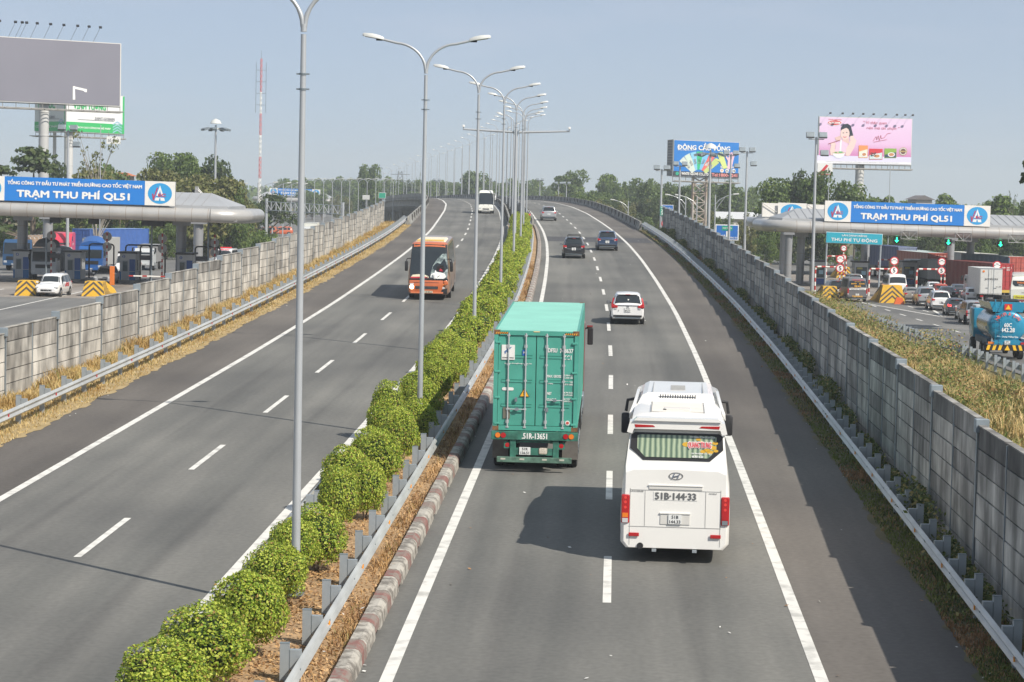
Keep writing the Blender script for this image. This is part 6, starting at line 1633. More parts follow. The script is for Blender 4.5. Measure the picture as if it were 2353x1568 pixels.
def deflector(mat, hh=.8):
    def f(r, L, cw, ch):
        m = MB(); n = 8
        ring0 = [(-cw * .96 * math.cos(math.pi * k / n), L - .7, ch + .08 + hh * .45 * math.sin(math.pi * k / n)) for k in range(n + 1)]; ring1 = [(-cw * .98 * math.cos(math.pi * k / n), L - 1.9, ch + .05 + hh * math.sin(math.pi * k / n) ** .6) for k in range(n + 1)]
        m.add(ring0 + ring1, [(k, k + 1, n + 2 + k, n + 1 + k) for k in range(n)] + [tuple(range(n + 1))], mat); m.build('wind_deflector', r, smooth=True)
    return f
park('white pickup with canopy and red side lettering, leaving the sunlit toll lanes', 'suv', PW, 112, 683.5, 180, ZL, name='pickup')
pk = [o for o in COL.objects if o.name.startswith('pickup')][0]
_p = gnd(112, 683, ZL); pk.location = (_p.x, _p.y + 4.75 * 1.06, ZL); pk.rotation_euler = (0, 0, math.pi - R_(2)); pk.scale = (1.08, 1.1, 1.04)
m = MB(); RT_ = M('livery_red', (.60, .02, .03), .4); text(m, 'ORSI', (-.945, 2.0, .92), -Y, Z, RT_, w=1.3, h=.30, bold=.1)
m.build('lettering', pk)
def flip(o, px_, py_, z, L, yaw=0):
    q = gnd(px_, py_, z); o.location = (q.x + math.sin(R_(yaw)) * 0, q.y + L, z); o.rotation_euler = (0, 0, math.pi + R_(yaw))
o = park('silver people carrier waiting at the toll, between booths three and two', 'mpv', PS, 235, 655, 180, ZL, name='people_carrier', rim=GALVD); flip(o, 235, 655, ZL, 4.4)
o = park('pale van in the second lane behind the silver people carrier', 'van', PW, 283, 645, 180, ZL, name='van'); flip(o, 283, 636, ZL, 5.5)
lorry('grey white tipper lorry with a black grille waiting beside booth four', CABW, 100, 645, ZL, 'front', 'tarp', TG, 2.5, 2.1, 7, 3.1, extra=deflector(TG, .9))
lorry('lorry with brown tarpaulin hoops and a dark blue cab behind booth four', M('cab_dark_blue', (.03, .09, .2), .4), 30, 632, ZL, 'front', 'tarp', TB, 2.5, 2.7, 8, 3.3, yaw=-14, D=243)
lorry('blue lorry with rounded roof fairing and a tall grey box', BLU, 208, 628, ZL, 'front', 'box', BOXG, 2.5, 2.75, 8, 3.0, extra=deflector(BLU, 1.0), D=234)
lorry('small white lorry with a dull grey box, behind the second booth', CABW, 330, 620, ZL, 'front', 'box', M('box_dull', (.25, .25, .25), .6, var=.1), 2.1, 1.9, 4.5, 2.4, D=252, deck=.9)
# red tractor roof and blue containers
SEMI = M('semi_red', (.62, .05, .09), .4, coat=.5)
def semi(label, mat, px_, py_, D, z, ch=4.05, w=2.5):
    q = at(px_, py_, D); r = thing('tractor_unit', label, 'truck', (q.x, D, z), math.pi)
    m = MB(); m.prism([(-2.6, .6), (-2.6, ch - .15), (-2.2, ch), (-.9, ch - .15), (-.25, ch - .9), (-.1, 2.6), (0, .6)], -w / 2, w / 2, mat, 'x'); m.build('cab', r)
    m = MB(); m.prism([(-.19, 2.9), (-.09, 2.1), (-.05, 2.1), (-.15, 2.9)], -w / 2 + .15, w / 2 - .15, GLASS, 'x'); m.build('windscreen', r)
    for s in (-1, 1):
        m = MB(); m.bx(s * (w / 2) - .01, s * (w / 2) + .01, -1.1, -.7, 3.1, 3.6, GLASS); m.build('side_window', r)
        wheel(r, s * (w / 2 - .15), -.9, .5, .3); wheel(r, s * (w / 2 - .15), -4.4, .5, .3)
    m = MB(); m.bx(-.5, .5, -5.4, -2.6, .7, 1.0, BLACK); m.build('chassis', r)
    m = MB(); text(m, '0 737', (-w / 2 - .02 if 0 else -w / 2 - .02, -1.2, 2.75), -Y, Z, TXW, w=.9, h=.25); m.build('lettering', r)
semi('tractor unit with a tall pink red roof behind the toll booths', SEMI, 136, 600, 250, ZL)
CBL = M('container_blue', (.05, .12, .36), .55, var=.08); CBLR = M('container_blue_roof', (.25, .36, .55), .6)
def boxc(label, paint, roofp, D, xl, ztop, z, yaw=0, H=2.6, L=12.19, doors=True, cradle=True, group='containers on trucks in the toll queue', side=None, lett=None):
    """container whose rear (near) left bottom corner projects to pixel column xl"""
    q = at(xl, 560, D); c = container(label, paint, roofp, (q.x + 1.219 * math.cos(R_(yaw)), D, ztop - H), R_(yaw), H, L, group, False, side)
    if lett:
        m = MB()
        for t_, xx, zz, w_, h_ in lett: text(m, t_, (xx, .02, H * zz), X, Z, TXW, w=w_, h=h_, bold=.06)
        m.build('lettering', c)
    if cradle:
        t_ = thing('trailer', 'dark skeletal trailer under the ' + label[:label.find(' container') + 10], 'trailer', (q.x + 1.219, D, z), R_(yaw)); m = MB(); m.bx(-.5, .5, .2, L, ztop - H - .35 - z, ztop - H - .01 - z, BLACK); m.bx(-1.2, 1.2, 0, .15, ztop - H - .3 - z, ztop - H - .02 - z, M('trailer_yellow', (.5, .35, .05), .6)); m.build('chassis', t_)
        for yy in (1.2, 2.5):
            for s in (-1, 1): wheel(t_, s * 1.05, yy, .5, .3, GALVD)
    return c
q = at(163, 545, 258)
c = container('long blue container behind the grey lorry box', CBL, CBLR, (at(166, 545, 262).x + 1.0, 262, ZL + 1.5), R_(-24), 2.75, 12.19, None, False)
t_ = thing('trailer', 'trailer carrying the long blue container', 'trailer', (c.location.x, 262, ZL), R_(-24)); m = MB(); m.bx(-.5, .5, .2, 12, 1.1, 1.45, BLACK); m.build('chassis', t_)
for yy in (1.2, 2.5):
    for s in (-1, 1): wheel(t_, s * 1.05, yy, .5, .3, GALVD)
# ambulance
def amb(root, B, L, w):
    m = MB(); m.box((0, 3.2, 2.44), (1.3, .4, .14), M('beacon_red', (.7, .03, .04), .3), b=.04); m.build('beacon', root)
    m = MB(); m.bx(-.09, .09, L - .36, L - .30, .98, 1.06, RT_); m.box((0, L - .34, .97), (.08, .04, .34), RT_); m.box((0, L - .34, .97), (.34, .04, .08), RT_); m.build('cross', root)
    m = MB(); text(m, 'AMBULANCE', (0, 4.34, 2.22), -X, Vector((0, -.5, .85)), RT_, w=1.2, h=.16, bold=.1, lift=.03); text(m, 'AMBULANCE', (-1.0, 2.6, 1.0), -Y, Z, RT_, w=1.8, h=.2, bold=.1); m.build('lettering', root)
o = park('white ambulance with red roof beacon and red cross, coming past the block wall', 'van', PW, 516, 596, 180, ZL, name='ambulance', cat='ambulance', extra=amb); q = at(517, 592, 262); o.location = (q.x, 262 + 5.5, ZL); o.rotation_euler = (0, 0, math.pi - R_(3)); o.scale = (1, 1, .98)
# far traffic beyond the gantry
lorry('yellow lorry far beyond the lattice gantry', M('cab_yellow', (.75, .42, .03), .4, coat=.3), 765, 505, ZL, 'front', 'tarp', M('tarp_black', (.03, .03, .03), .8), 2.4, 1.9, 5, 2.6, D=455)
lorry('white lorry seen just above the stepped wall, beside the lamp pole', CABW, 711, 530, ZL, 'front', 'box', M('box_cream', (.68, .68, .62), .5), 2.4, 2.0, 6, 2.3, D=440)
o = park('orange pickup crossing behind the thick lamp pole', 'suv', M('pickup_orange', (.50, .10, .03), .4, coat=.4), 668, 521, 105, ZL, name='pickup'); q = at(672, 515, 470); o.location = (q.x, 470, ZL)
o = park('small orange tractor car near the drooping tree, ahead of the orange pickup', 'suv', M('pickup_rust', (.42, .12, .05), .5), 640, 521, 80, ZL, name='pickup'); q = at(640, 515, 465); o.location = (q.x, 465, ZL)

# right hand queue
def vantext(root, B, L, w):
    m = MB(); text(m, 'TOÀN THẮNG', (0, .05, 2.16), X, Vector((0, .2, .97)), M('van_red', (.5, .04, .06), .4), w=1.1, h=.16, bold=.1, lift=.06)
    text(m, 'LIMOUSINE', (0, .02, 1.97), X, Z, M('van_gold', (.7, .38, .05), .4), w=.6, h=.06, bold=.1, lift=.05)
    YO = M('van_orange', (.9, .45, .02), .4)
    for t_, xx, zz, ww, hh in (('0254 730 730', -.38, 1.78, .5, .10), ('028 730 730', .40, 1.78, .5, .10), ('1900 6658', 0, 1.55, .62, .13), ('www.toanthang.vn', -.3, 1.40, .6, .05)): text(m, t_, (xx, -.0, zz), X, Z, YO, w=ww, h=hh, bold=.08, lift=.05)
    m.bx(-.8, .8, -.05, -.03, 1.18, 1.32, WHITE); text(m, 'VŨNG TÀU - SÀI GÒN', (0, -.055, 1.25), X, Z, INK, w=1.3, h=.08, bold=.08); text(m, '72B-029.05', (.0, -.06, .56), X, Z, YO, w=1.0, h=.14, bold=.06); m.build('lettering', root)
park('grey minibus with orange lettering on its dark rear window, last in its toll lane', 'van', PGR, 1969.5, 695, 1, extra=vantext, name='minibus', cat='minibus')
o = park('black sport utility vehicle beside the grey minibus', 'suv', PBK, 1925, 686, 2, name='off_road_car', lights=BRK)
def wvan(root, B, L, w):
    m = MB(); text(m, '72B-029.85', (-.35, -.02, 1.08), X, Z, INK, w=.9, h=.12, bold=.06); m.bx(-.85, -.2, -.04, -.03, .74, .82, INK); m.build('lettering', root)
park('white minibus with dark rear window behind the chevron crash block', 'van', PW, 2062, 684, -1, extra=wvan, name='minibus', cat='minibus')
park('champagne silver saloon with red lamps, first of the slanting queue', 'sedan', PBG, 2098, 697, -3, name='saloon_car')
park('silver sport utility vehicle between the saloon and the white one', 'suv', PS, 2131, 704.5, -3, name='off_road_car', extra=roofrails(), brake=True)
park('white sport utility vehicle with slim red lamps in the slanting queue', 'suv', PW, 2163, 715, -3, name='off_road_car')
park('dark grey hatchback with glowing brake lamps in the slanting queue', 'hatch', PDG, 2199, 727, -3, name='hatchback', lights=BRK)
park('pale blue silver hatchback between the dark hatchback and the boxy silver car', 'hatch', PSB, 2229, 738, -3, name='hatchback', lights=BRK)
park('boxy silver estate car, last of the slanting queue before the tank truck', 'wagon', PS, 2243, 748, -3, name='estate_car')
park('black car in the second file beside the white box truck', 'sedan', PBK, 2182, 694, -2, name='saloon_car')
park('small white hatchback half hidden behind the boxy silver car', 'hatch', PW, 2238, 697, -2, name='hatchback')
park('silver sport utility vehicle in the far lane under the chevron block', 'suv', PS, 1966, 668, 0, name='off_road_car', lights=BRK)
BXW = M('box_white', (.60, .60, .58), .5, var=.05)
def jg(r, L, cw, ch):
    m = MB(); text(m, 'JANG IN', (0, -.07, 2.45), X, Z, INK, w=1.25, h=.22, bold=.03); text(m, '51C - 364.02', (.75, -.07, 1.75), X, Z, INK, w=.5, h=.10); m.build('lettering', r); m = MB(); disc(m, (-.75, -.06, 3.2), X, Z, .11, .11, ORL, 14); m.build('sticker', r)
lorry('white box truck with double rear doors, beside the shaded column', CABW, 2275, 715, ZR, 'rear', 'box', BXW, 2.15, 2.5, 6, 2.6, deck=1.0, extra=jg, name='box_truck', D=222)
# coach at the frame edge
q = gnd(2352, 752, ZR); q = at(2352, 700, 205)
WCO = M('coach_white3', (.74, .74, .68), .35, coat=.4); c, B, L = coach('white and dark red coach behind the tank truck, cut by the frame edge', WCO, (q.x, 205, 0), R_(-12))
DRD = M('coach_dark_red', (.22, .02, .03), .4)
m = MB(); m.bx(-1.24, 1.24, -.03, -.0, .5, 1.2, DRD); m.build('lower_panel', c)
m = MB(); m.poly([BP(x, z, .02) for x, z in [(-1.0, 2.9), (-1.0, 2.6), (-.8, 2.4), (.8, 2.4), (1.0, 2.6), (1.0, 2.9)]], GLASS); o_ = m.build('rear_window', c)
m = MB(); text(m, 'THÀNH BƯỞI', BP(0, 2.75, .04), X, ud, ORL, w=1.3, h=.2, bold=.08); text(m, 'TP HCM - VŨNG TÀU', BP(0, 2.52, .04), X, ud, TXW, w=1.0, h=.1, bold=.08); m.build('print', o_)
m = MB(); m.bx(-.9, .9, -.045, -.03, 1.30, 1.62, M('banner_yellow', (.70, .68, .05), .5)); text(m, 'TỔNG ĐÀI 1900 6079', (0, -.055, 1.46), X, Z, DRD, w=1.6, h=.18, bold=.05); text(m, '51B-194.26', (0, -.045, .95), X, Z, TXW, w=1.2, h=.2, bold=.1); text(m, 'THACO', (0, -.02, 1.85), X, Z, INK, w=.45, h=.08); m.build('lettering', c)
m = MB(); m.bx(-1.0, 1.0, .5, 1.4, 3.3, 3.45, WCO); m.build('spoiler', c)
# tank truck
q = gnd(2313, 829, ZR); TKB = M('tank_blue', (.012, .24, .40), .3, .1, coat=.6, var=.05); TKS = M('tank_silver', (.55, .56, .56), .25, .8); NAVY = M('frame_navy', (.02, .07, .13), .5)
t = thing('tank_truck', 'blue and silver water tank truck with a striped rear bumper, on the service road', 'tank truck', (q.x, q.y, ZR), R_(-3))
m = MB(); rx, rz_ = 1.15, 1.02; zc = 2.1
def oval(y, k): return [(rx * k * math.cos(2 * math.pi * i / 28), y, zc + rz_ * k * math.sin(2 * math.pi * i / 28)) for i in range(28)]
def loftr(m, rs, mat):
    vs = [p for r_ in rs for p in r_]; fs = []
    for i in range(len(rs) - 1):
        for k in range(28): fs.append((28 * i + k, 28 * i + (k + 1) % 28, 28 * i + 28 + (k + 1) % 28, 28 * i + 28 + k))
    fs += [tuple(range(28)), tuple(range(28 * len(rs) - 1, 28 * len(rs) - 29, -1))]; m.add(vs, fs, mat)
loftr(m, [oval(-.02, .45), oval(.02, .78), oval(.1, .94), oval(.22, 1.0), oval(.9, 1.0)], TKB); m.build('tank_end', t, smooth=True)
m = MB(); loftr(m, [oval(.9, .985), oval(5.4, .985)], TKS); m.build('tank_barrel', t, smooth=True)
m = MB(); m.prism([(-.9, 3.0), (-1.15, 3.62), (1.15, 3.62), (.9, 3.0)], .1, .3, TKB); m.prism([(-.9, 3.0), (-1.1, 3.55), (-1.04, 3.55), (-.84, 3.0)], .3, 5.2, TKS); m.prism([(.9, 3.0), (1.1, 3.55), (1.04, 3.55), (.84, 3.0)], .3, 5.2, TKS); m.bx(-1.0, 1.0, .3, 5.2, 3.02, 3.06, BLACK); m.build('walkway', t)
m = MB(); m.box((0, 2.6, 3.62), (1.9, 1.6, .16), BLACK, b=.04)
for k in range(3): m.tube([(.5 * math.cos(a_ * .5), 2.6 + .5 * math.sin(a_ * .5), 3.75 + k * .08) for a_ in range(13)], .06, BLACK, 6)
m.build('hose_rack', t)
m = MB()
for x in (-.78, -.38): m.tube([(x, -.12, .9), (x, -.14, 3.3), (x, .15, 3.75), (x, .4, 3.62)], .022, TKB, 6)
for k in range(7): m.tube([(-.78, -.13, 1.1 + k * .36), (-.38, -.13, 1.1 + k * .36)], .018, TKB, 5)
m.build('ladder', t)
m = MB(); m.box((0, -.05, .80), (2.46, .12, .36), BLACK, b=.01); o_ = m.build('bumper', t)
m = MB()
for s in (-1, 1):
    for k in range(3):
        x = s * (.34 + k * .36); m.poly([(x, -.118, .64), (x + s * .19, -.118, .64), (x + s * .10 - s * .02 if 0 else x + s * .07 - s * .12 + s * .12, -.118, .96), (x - s * .12, -.118, .96)] if 0 else [(x + s * .06, -.118, .64), (x + s * .24, -.118, .64), (x + s * .14, -.118, .96), (x - s * .04, -.118, .96)], M('stripe_yellow', (.85, .50, .03), .4))
m.poly([(-.17, -.118, .64), (.17, -.118, .64), (0, -.118, .96)], MATS['stripe_yellow']); m.build('stripe', o_)
m = MB(); m.prism([(-1.2, .98), (-.7, 1.3), (.7, 1.3), (1.2, .98)], .0, .5, TKB); m.build('tank_skirt', t)
plate(t, -.06, 1.10, ('60C', '442.28'), .34, .26)
m = MB(); m.bx(-.23, .23, .03, .05, 3.12, 3.50, M('warn_red', (.6, .03, .03), .4)); m.poly([(-.17, .02, 3.17), (.17, .02, 3.17), (0, .02, 3.45)], MATS['stripe_yellow']); m.build('warning_sign', t)
m = MB(); CRD = M('tank_red_letter', (.75, .12, .08), .4)
for i, ch in enumerate('Ngầm & Lũu'):
    if ch == ' ': continue
    a_ = R_(150 - i * 13.3); 
    if ch: text(m, ch, (.78 * math.cos(a_), -.08, zc + .18 + .62 * math.sin(a_)), Vector((math.sin(a_), 0, -math.cos(a_))), Vector((math.cos(a_), 0, math.sin(a_))), CRD, h=.24 if ch.isupper() else .18, bold=.05)
text(m, '60C', (.0, -.08, zc + .10), X, Z, TXW, w=.46, h=.24, bold=.05); text(m, '442.28', (0, -.08, zc - .20), X, Z, TXW, w=.84, h=.26, bold=.05); text(m, 'Của Chung Thắng Góp', (.0, -.07, zc - .62), X, Z, TXW, w=1.3, h=.13, bold=.08); m.build('lettering', t)
m = MB(); m.bx(-.5, .5, .3, 8.2, .75, 1.1, NAVY)
for s in (-1, 1): m.bx(s * 1.05 - .1, s * 1.05 + .1, .6, 5.6, .9, 1.3, NAVY)
m.build('chassis', t)
for s in (-1, 1):
    for yy in (1.5, 2.9, 7.2): wheel(t, s * 1.05, yy, .52, .32, GALVD)
    m = MB(); m.box((s * 1.0, .0, 1.08), (.36, .1, .13), ORL if s < 0 else REDL); m.build('tail_lamp', t)
    m = MB(); m.box((s * 1.45, 8.2, 2.1), (.20, .12, .6), BLACK, b=.03); m.tube([(s * 1.2, 8.1, 2.5), (s * 1.45, 8.2, 2.45)], .03, BLACK, 5); m.build('mirror', t)
m = MB(); m.box((0, 7.3, 2.0), (2.35, 1.9, 1.9), TKB, b=.1); m.box((0, 7.3, 3.0), (2.1, 1.6, .25), CABW, b=.08); m.build('cab', t, smooth=True)
m = MB(); m.tube([(-1.0, -.05, .6), (-.9, .3, 1.5), (-1.15, 1.2, 2.0)], .06, GALVD, 8); m.build('hose', t)
# containers
CNV = M('container_navy', (.06, .085, .19), .5, var=.1); CNVD = M('container_grey_blue', (.20, .24, .34), .5, var=.1); CRDK = M('container_dark_red', (.17, .03, .025), .5, var=.12); CRED = M('container_red', (.38, .08, .06), .5, var=.12)
CGRN = M('container_dark_green', (.01, .14, .06), .5); CBRN = M('container_brown', (.27, .09, .07), .5, var=.1); CPAL = M('container_pale', (.45, .46, .46), .5, var=.08); CYE = M('container_yellow', (.62, .50, .20), .5); CTE = M('container_steel_blue', (.06, .12, .18), .5); RFP = M('roof_pale', (.45, .52, .50), .6)
boxc('grey blue container with door bars above the small yellow one', CNVD, CNV, 287, 2063.8, at(2085, 568, 287).z, 0, 8, 2.6, side=CNV, lett=[('CMAU 0718', .6, .72, .9, .12)])
boxc('small yellow container box below the grey blue one', CYE, CYE, 284, 2068, at(2085, 604, 284).z, 0, 3, 2.3, 6.1, side=M('container_mustard', (.36, .29, .12), .5))
boxc('brown red container with a green front part, behind the speed sign', CRED, RFP, 274, 2132, at(2160, 582, 274).z, 0, 8, 2.75, side=CBRN, lett=[('TCLU 403', .55, .86, .9, .12)])
boxc('dark green container end beside the brown red one', CGRN, RFP, 290, 2108, at(2130, 578, 290).z, 0, 6, 2.7)
boxc('pale grey container with dark side letters between the columns', CPAL, M('roof_cream2', (.62, .60, .52), .6), 280, 2250, at(2270, 584, 280).z, 0, 10, 2.7, side=M('container_grey_side', (.30, .31, .32), .5), lett=[('SAFM', .0, .8, .8, .14)])
boxc('red container with a long blue grey side, behind the box truck', CRED, RFP, 254, 2318, at(2330, 590, 254).z, 0, 14, 2.7, side=CTE)
boxc('deep red container with bright red doors above the box truck', M('container_bright_red', (.36, .035, .035), .5, var=.08), CRDK, 244, 2282, at(2300, 606, 244).z, 0, 13, 2.8, side=CRDK, lett=[('CXDU 120279 6', .4, .84, 1.1, .12), ('22G1', .6, .76, .4, .12)])
lorry('dull grey closed lorry in the shade between the booths', M('cab_dull', (.12, .13, .13), .5), 2154, 655, ZR, 'rear', 'box', M('box_shade', (.26, .28, .28), .6), 2.3, 2.2, 5, 2.4, D=262)

for lab, kd, mt, x, y, D, kw in (('white lorry box in the shade between the minibus and the booths', 'box', BXW, 2112, 668, 268, 0), ('low grey lorry behind the two round far signs', 'box', M('box_grey3', (.34, .35, .35), .5), 2030, 655, 300, 0)):
    lorry(lab, M('cab_teal', (.05, .16, .22), .4), x, y, ZR, 'rear', kd, mt, 2.2, 2.0, 4.6, 2.4, D=D)
park('grey saloon in the second file ahead of the small white hatchback', 'sedan', PDG, 2208, 688, -2, name='saloon_car', lights=BRK)
park('white saloon under the shaded canopy edge, first of the second file', 'sedan', PW, 2150, 682, -2, name='saloon_car')
park('red hatchback between the black saloon and the white saloon', 'hatch', CRED, 2164, 688, -2, name='hatchback')
# ------------------------------------------------------------------ billboards, masts, poles and signs
FRM = M('billboard_frame', (.62, .61, .58), .5, .1); CATW = M('catwalk_steel', (.30, .29, .27), .6, .2, var=.2, scale=1)
COLW = M('billboard_column', (.50, .50, .49), .55, var=.18, scale=.25, stretch=(1, 1, .25))
def board(label, bl, br, D0, D1, h, face, art, xcol, colr, zg, ncat=10, lights=(), cat='billboard', lattice=False, lightz=.55, D0x=None):
    P0, P1 = at(bl[0], bl[1], D0), at(br[0], br[1], D1); xd = (P1 - P0); w = xd.length; xd.normalize(); nrm = xd.cross(Z).normalized()
    b = thing('billboard', label, cat, (0, 0, 0)); mid = (P0 + P1) / 2
    def P(u, v, l=0.): return P0 + xd * (u * w) + Z * (h * (1 - v)) + nrm * l
    m = MB(); A = [P(0, 0), P(1, 0), P(1, 1), P(0, 1)]; Bk = [p - nrm * .6 for p in A]
    m.add(A + Bk, [(0, 1, 2, 3), (7, 6, 5, 4), (0, 4, 5, 1), (1, 5, 6, 2), (2, 6, 7, 3), (3, 7, 4, 0)], FRM); m.build('panel', b)
    m = MB(); m.poly([P(.006, .012, .04), P(.994, .012, .04), P(.994, .988, .04), P(.006, .988, .04)], face); f = m.build('poster', b)
    if art: art(f, P, xd, w, h)
    m = MB()
    for k in range(ncat + 1):
        u = k / ncat; m.tube([P(u, 1.0, -.2), P(u, 1.0, -.2) - Z * .9], .05, CATW, 5); m.tube([P(u, 1.0, -.2) - Z * .9, P(u, 1.0, 1.0) - Z * .75], .04, CATW, 5)
    for l, dz in ((-.2, .9), (1.0, .75), (.4, .85), (-.2, .1)): m.tube([P(0, 1, l) - Z * dz, P(1, 1, l) - Z * dz], .06, CATW, 5)
    m.build('catwalk', b)
    c = at(xcol, 300, (D0 + D1) / 2); u = (c.x - P0.x) / (P1.x - P0.x); q = P(u, 1, -.75 - colr)
    if not lattice:
        m = MB(); m.tube([(q.x, q.y - 0, zg), (q.x, q.y, q.z + h * .5)], colr, COLW, 24)
        for zz in np.arange(zg + 3, q.z, 3.2): m.tube([(q.x, q.y, zz), (q.x, q.y, zz + .12)], colr + .06, COLW, 24)
        m.build('column', b, smooth=True)
    else:
        LW = M('lattice_rusty', (.48, .46, .43), .7, scale=.35, col2=(.36, .26, .19)); m = MB(); r = colr
        L = [(q.x - r, q.y - r), (q.x + r, q.y - r), (q.x + r, q.y + r), (q.x - r, q.y + r)]
        for x, y in L: m.tube([(x, y, zg), (x, y, q.z)], .16, LW, 8)
        z = zg; k = 0
        while z < q.z - 1:
            for i in range(4):
                a, c_ = L[i], L[(i + 1) % 4]; z1 = min(z + 1.5, q.z)
                m.tube([(a[0], a[1], z), (c_[0], c_[1], z1)], .07, LW, 4); m.tube([(c_[0], c_[1], z), (a[0], a[1], z1)], .07, LW, 4); m.tube([(a[0], a[1], z), (c_[0], c_[1], z)], .07, LW, 4)
            z += 1.5
        m.build('column', b)
    for u in lights:
        m = MB(); a = P(u, 0, -.1); e = P(u, 0, 1.7) + Z * lightz + xd * .25; m.tube([a, e], .025, CATW, 5); o = m.build('light_arm', b)
        m = MB(); m.box(e, (.38, .3, .2), BLACK, rx=-.5); m.build('flood_light', o)
    return b
def grad(name, stops):
    m = bpy.data.materials.new(name); m.use_nodes = True; n, l, b = nodes_of(m); b.inputs['Roughness'].default_value = .5
    tc = n.new('ShaderNodeTexCoord'); sp = n.new('ShaderNodeSeparateXYZ'); l.new(tc.outputs['Generated'], sp.inputs[0]); r = n.new('ShaderNodeValToRGB'); l.new(sp.outputs[2], r.inputs[0])
    e = r.color_ramp.elements; e[0].position = stops[0][0]; e[0].color = (*stops[0][1], 1); e[1].position = stops[-1][0]; e[1].color = (*stops[-1][1], 1)
    for p, c in stops[1:-1]: q = e.new(p); q.color = (*c, 1)
    l.new(r.outputs[0], b.inputs['Base Color']); return m
F_ = lambda name, c: M('poster_' + name, c, .5)
# grey blank billboard
def art0(f, P, xd, w, h):
    m = MB(); us = lambda x, y: P(1 - (279 - x) / (279 + 150) * 1.0, y, .07)
    a = lambda cx, cy: us(cx * .4675 / 1.7408, ((100 + .4675 * cy) / 1.7408 - 85.6 - .053 * (cx * .4675 / 1.7408)) / 146)
    m.poly([a(610, 525), a(628, 525), a(632, 640), a(610, 640)], WHT); m.poly([a(628, 528), a(735, 552), a(733, 578), a(715, 576), a(705, 566), a(628, 548)], WHT); m.build('paint_mark', f)
g0 = M('poster_blank_grey', (.20, .197, .235), .42, var=.04, scale=.15)
lts = [1 - (279 - x * .2686) / 429 for x in (55, 150, 240, 355, 470, 590, 690, 790)]
board('huge blank grey billboard with a white painted hook mark, on a thick column', (-150, 227), (277.3, 245.4), 303, 318, at(277, 100.4, 318).z - at(277, 245.4, 318).z, g0, art0, 105, .68, ZL, 14, lts + [.3, .42, .15], lightz=1.9)
# green and white board, two faces
GR = F_('green', (.03, .42, .12)); TGY = F_('grey_text', (.12, .12, .14))
def artg(tag_):
    def f_(f, P, xd, w, h):
        m = MB(); m.poly([P(0, .74, .06), P(1, .74, .06), P(1, .985, .06), P(0, .985, .06)], GR); m.poly([P(.97, .01, .07), P(1, .01, .07), P(1, .985, .07), P(.97, .985, .07)], GR); m.build('band', f)
        m = MB()
        text(m, 'SAINT-GOBAIN', P(.66 if tag_ else .5, .62, .09), xd, Z, TGY, w=w * .34, h=h * .07, bold=.02)
        m.poly([P(.20, .665, .09), P(.82, .665, .09), P(.82, .675, .09), P(.20, .675, .09)], TGY)
        text(m, 'TẤM THẠCH CAO CÔNG NGHỆ PHÁP' if tag_ else 'CÔNG NGHỆ PHÁP', P(.40, .865, .09), xd, Z, TXW, w=w * .72, h=h * .085, bold=.05)
        text(m, 'VĨNH TƯỜNG' if tag_ else 'GYPROC', P(.40, .30, .09), xd, Z, GR, w=w * .55, h=h * .20, bold=.06)
        m.build('lettering', f)
        m = MB(); LB = F_('logo_steel', (.30, .48, .62))
        for k in range(4):
            v = .66 + k * .07; m.poly([P(.80, v + .08, .09), P(.88, v, .09), P(.96, v + .08, .09), P(.96, v + .11, .09), P(.88, v + .035, .09), P(.80, v + .11, .09)], LB)
        m.build('logo', f)
    return f_
hg = at(286, 221, 400).z - at(285, 310, 400).z
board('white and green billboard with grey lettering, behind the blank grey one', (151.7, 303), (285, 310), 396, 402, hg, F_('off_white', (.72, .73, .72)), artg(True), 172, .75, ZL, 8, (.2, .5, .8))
b_ = board('second face of the green billboard, turned away in its own shade', (79.8, 303), (150, 303), 408, 396.6, hg, F_('off_white_shaded', (.60, .62, .62)), artg(False), 112, .3, ZL, 6, ())  # darker copy of the off white: this face's shade is put into its colour
s_ = at(245, 331, 399); s2 = at(277, 331, 399); t_ = thing('small_board', 'small white panel with a number hanging under the green billboard', 'sign', s_); m = MB(); w_ = s2.x - s_.x; m.bx(0, w_, -.05, .05, 0, 1.3, WHT); m.build('panel', t_); m = MB(); text(m, 'Số 0405', (w_ / 2, -.07, .65), X, Z, TGY, w=w_ * .8, h=.6); m.build('lettering', t_); m = MB()
for x in (.3, w_ - .3): m.tube([(x, 0, 1.3), (x, 0, 2.2)], .05, CATW, 5)
m.build('hanger', t_)
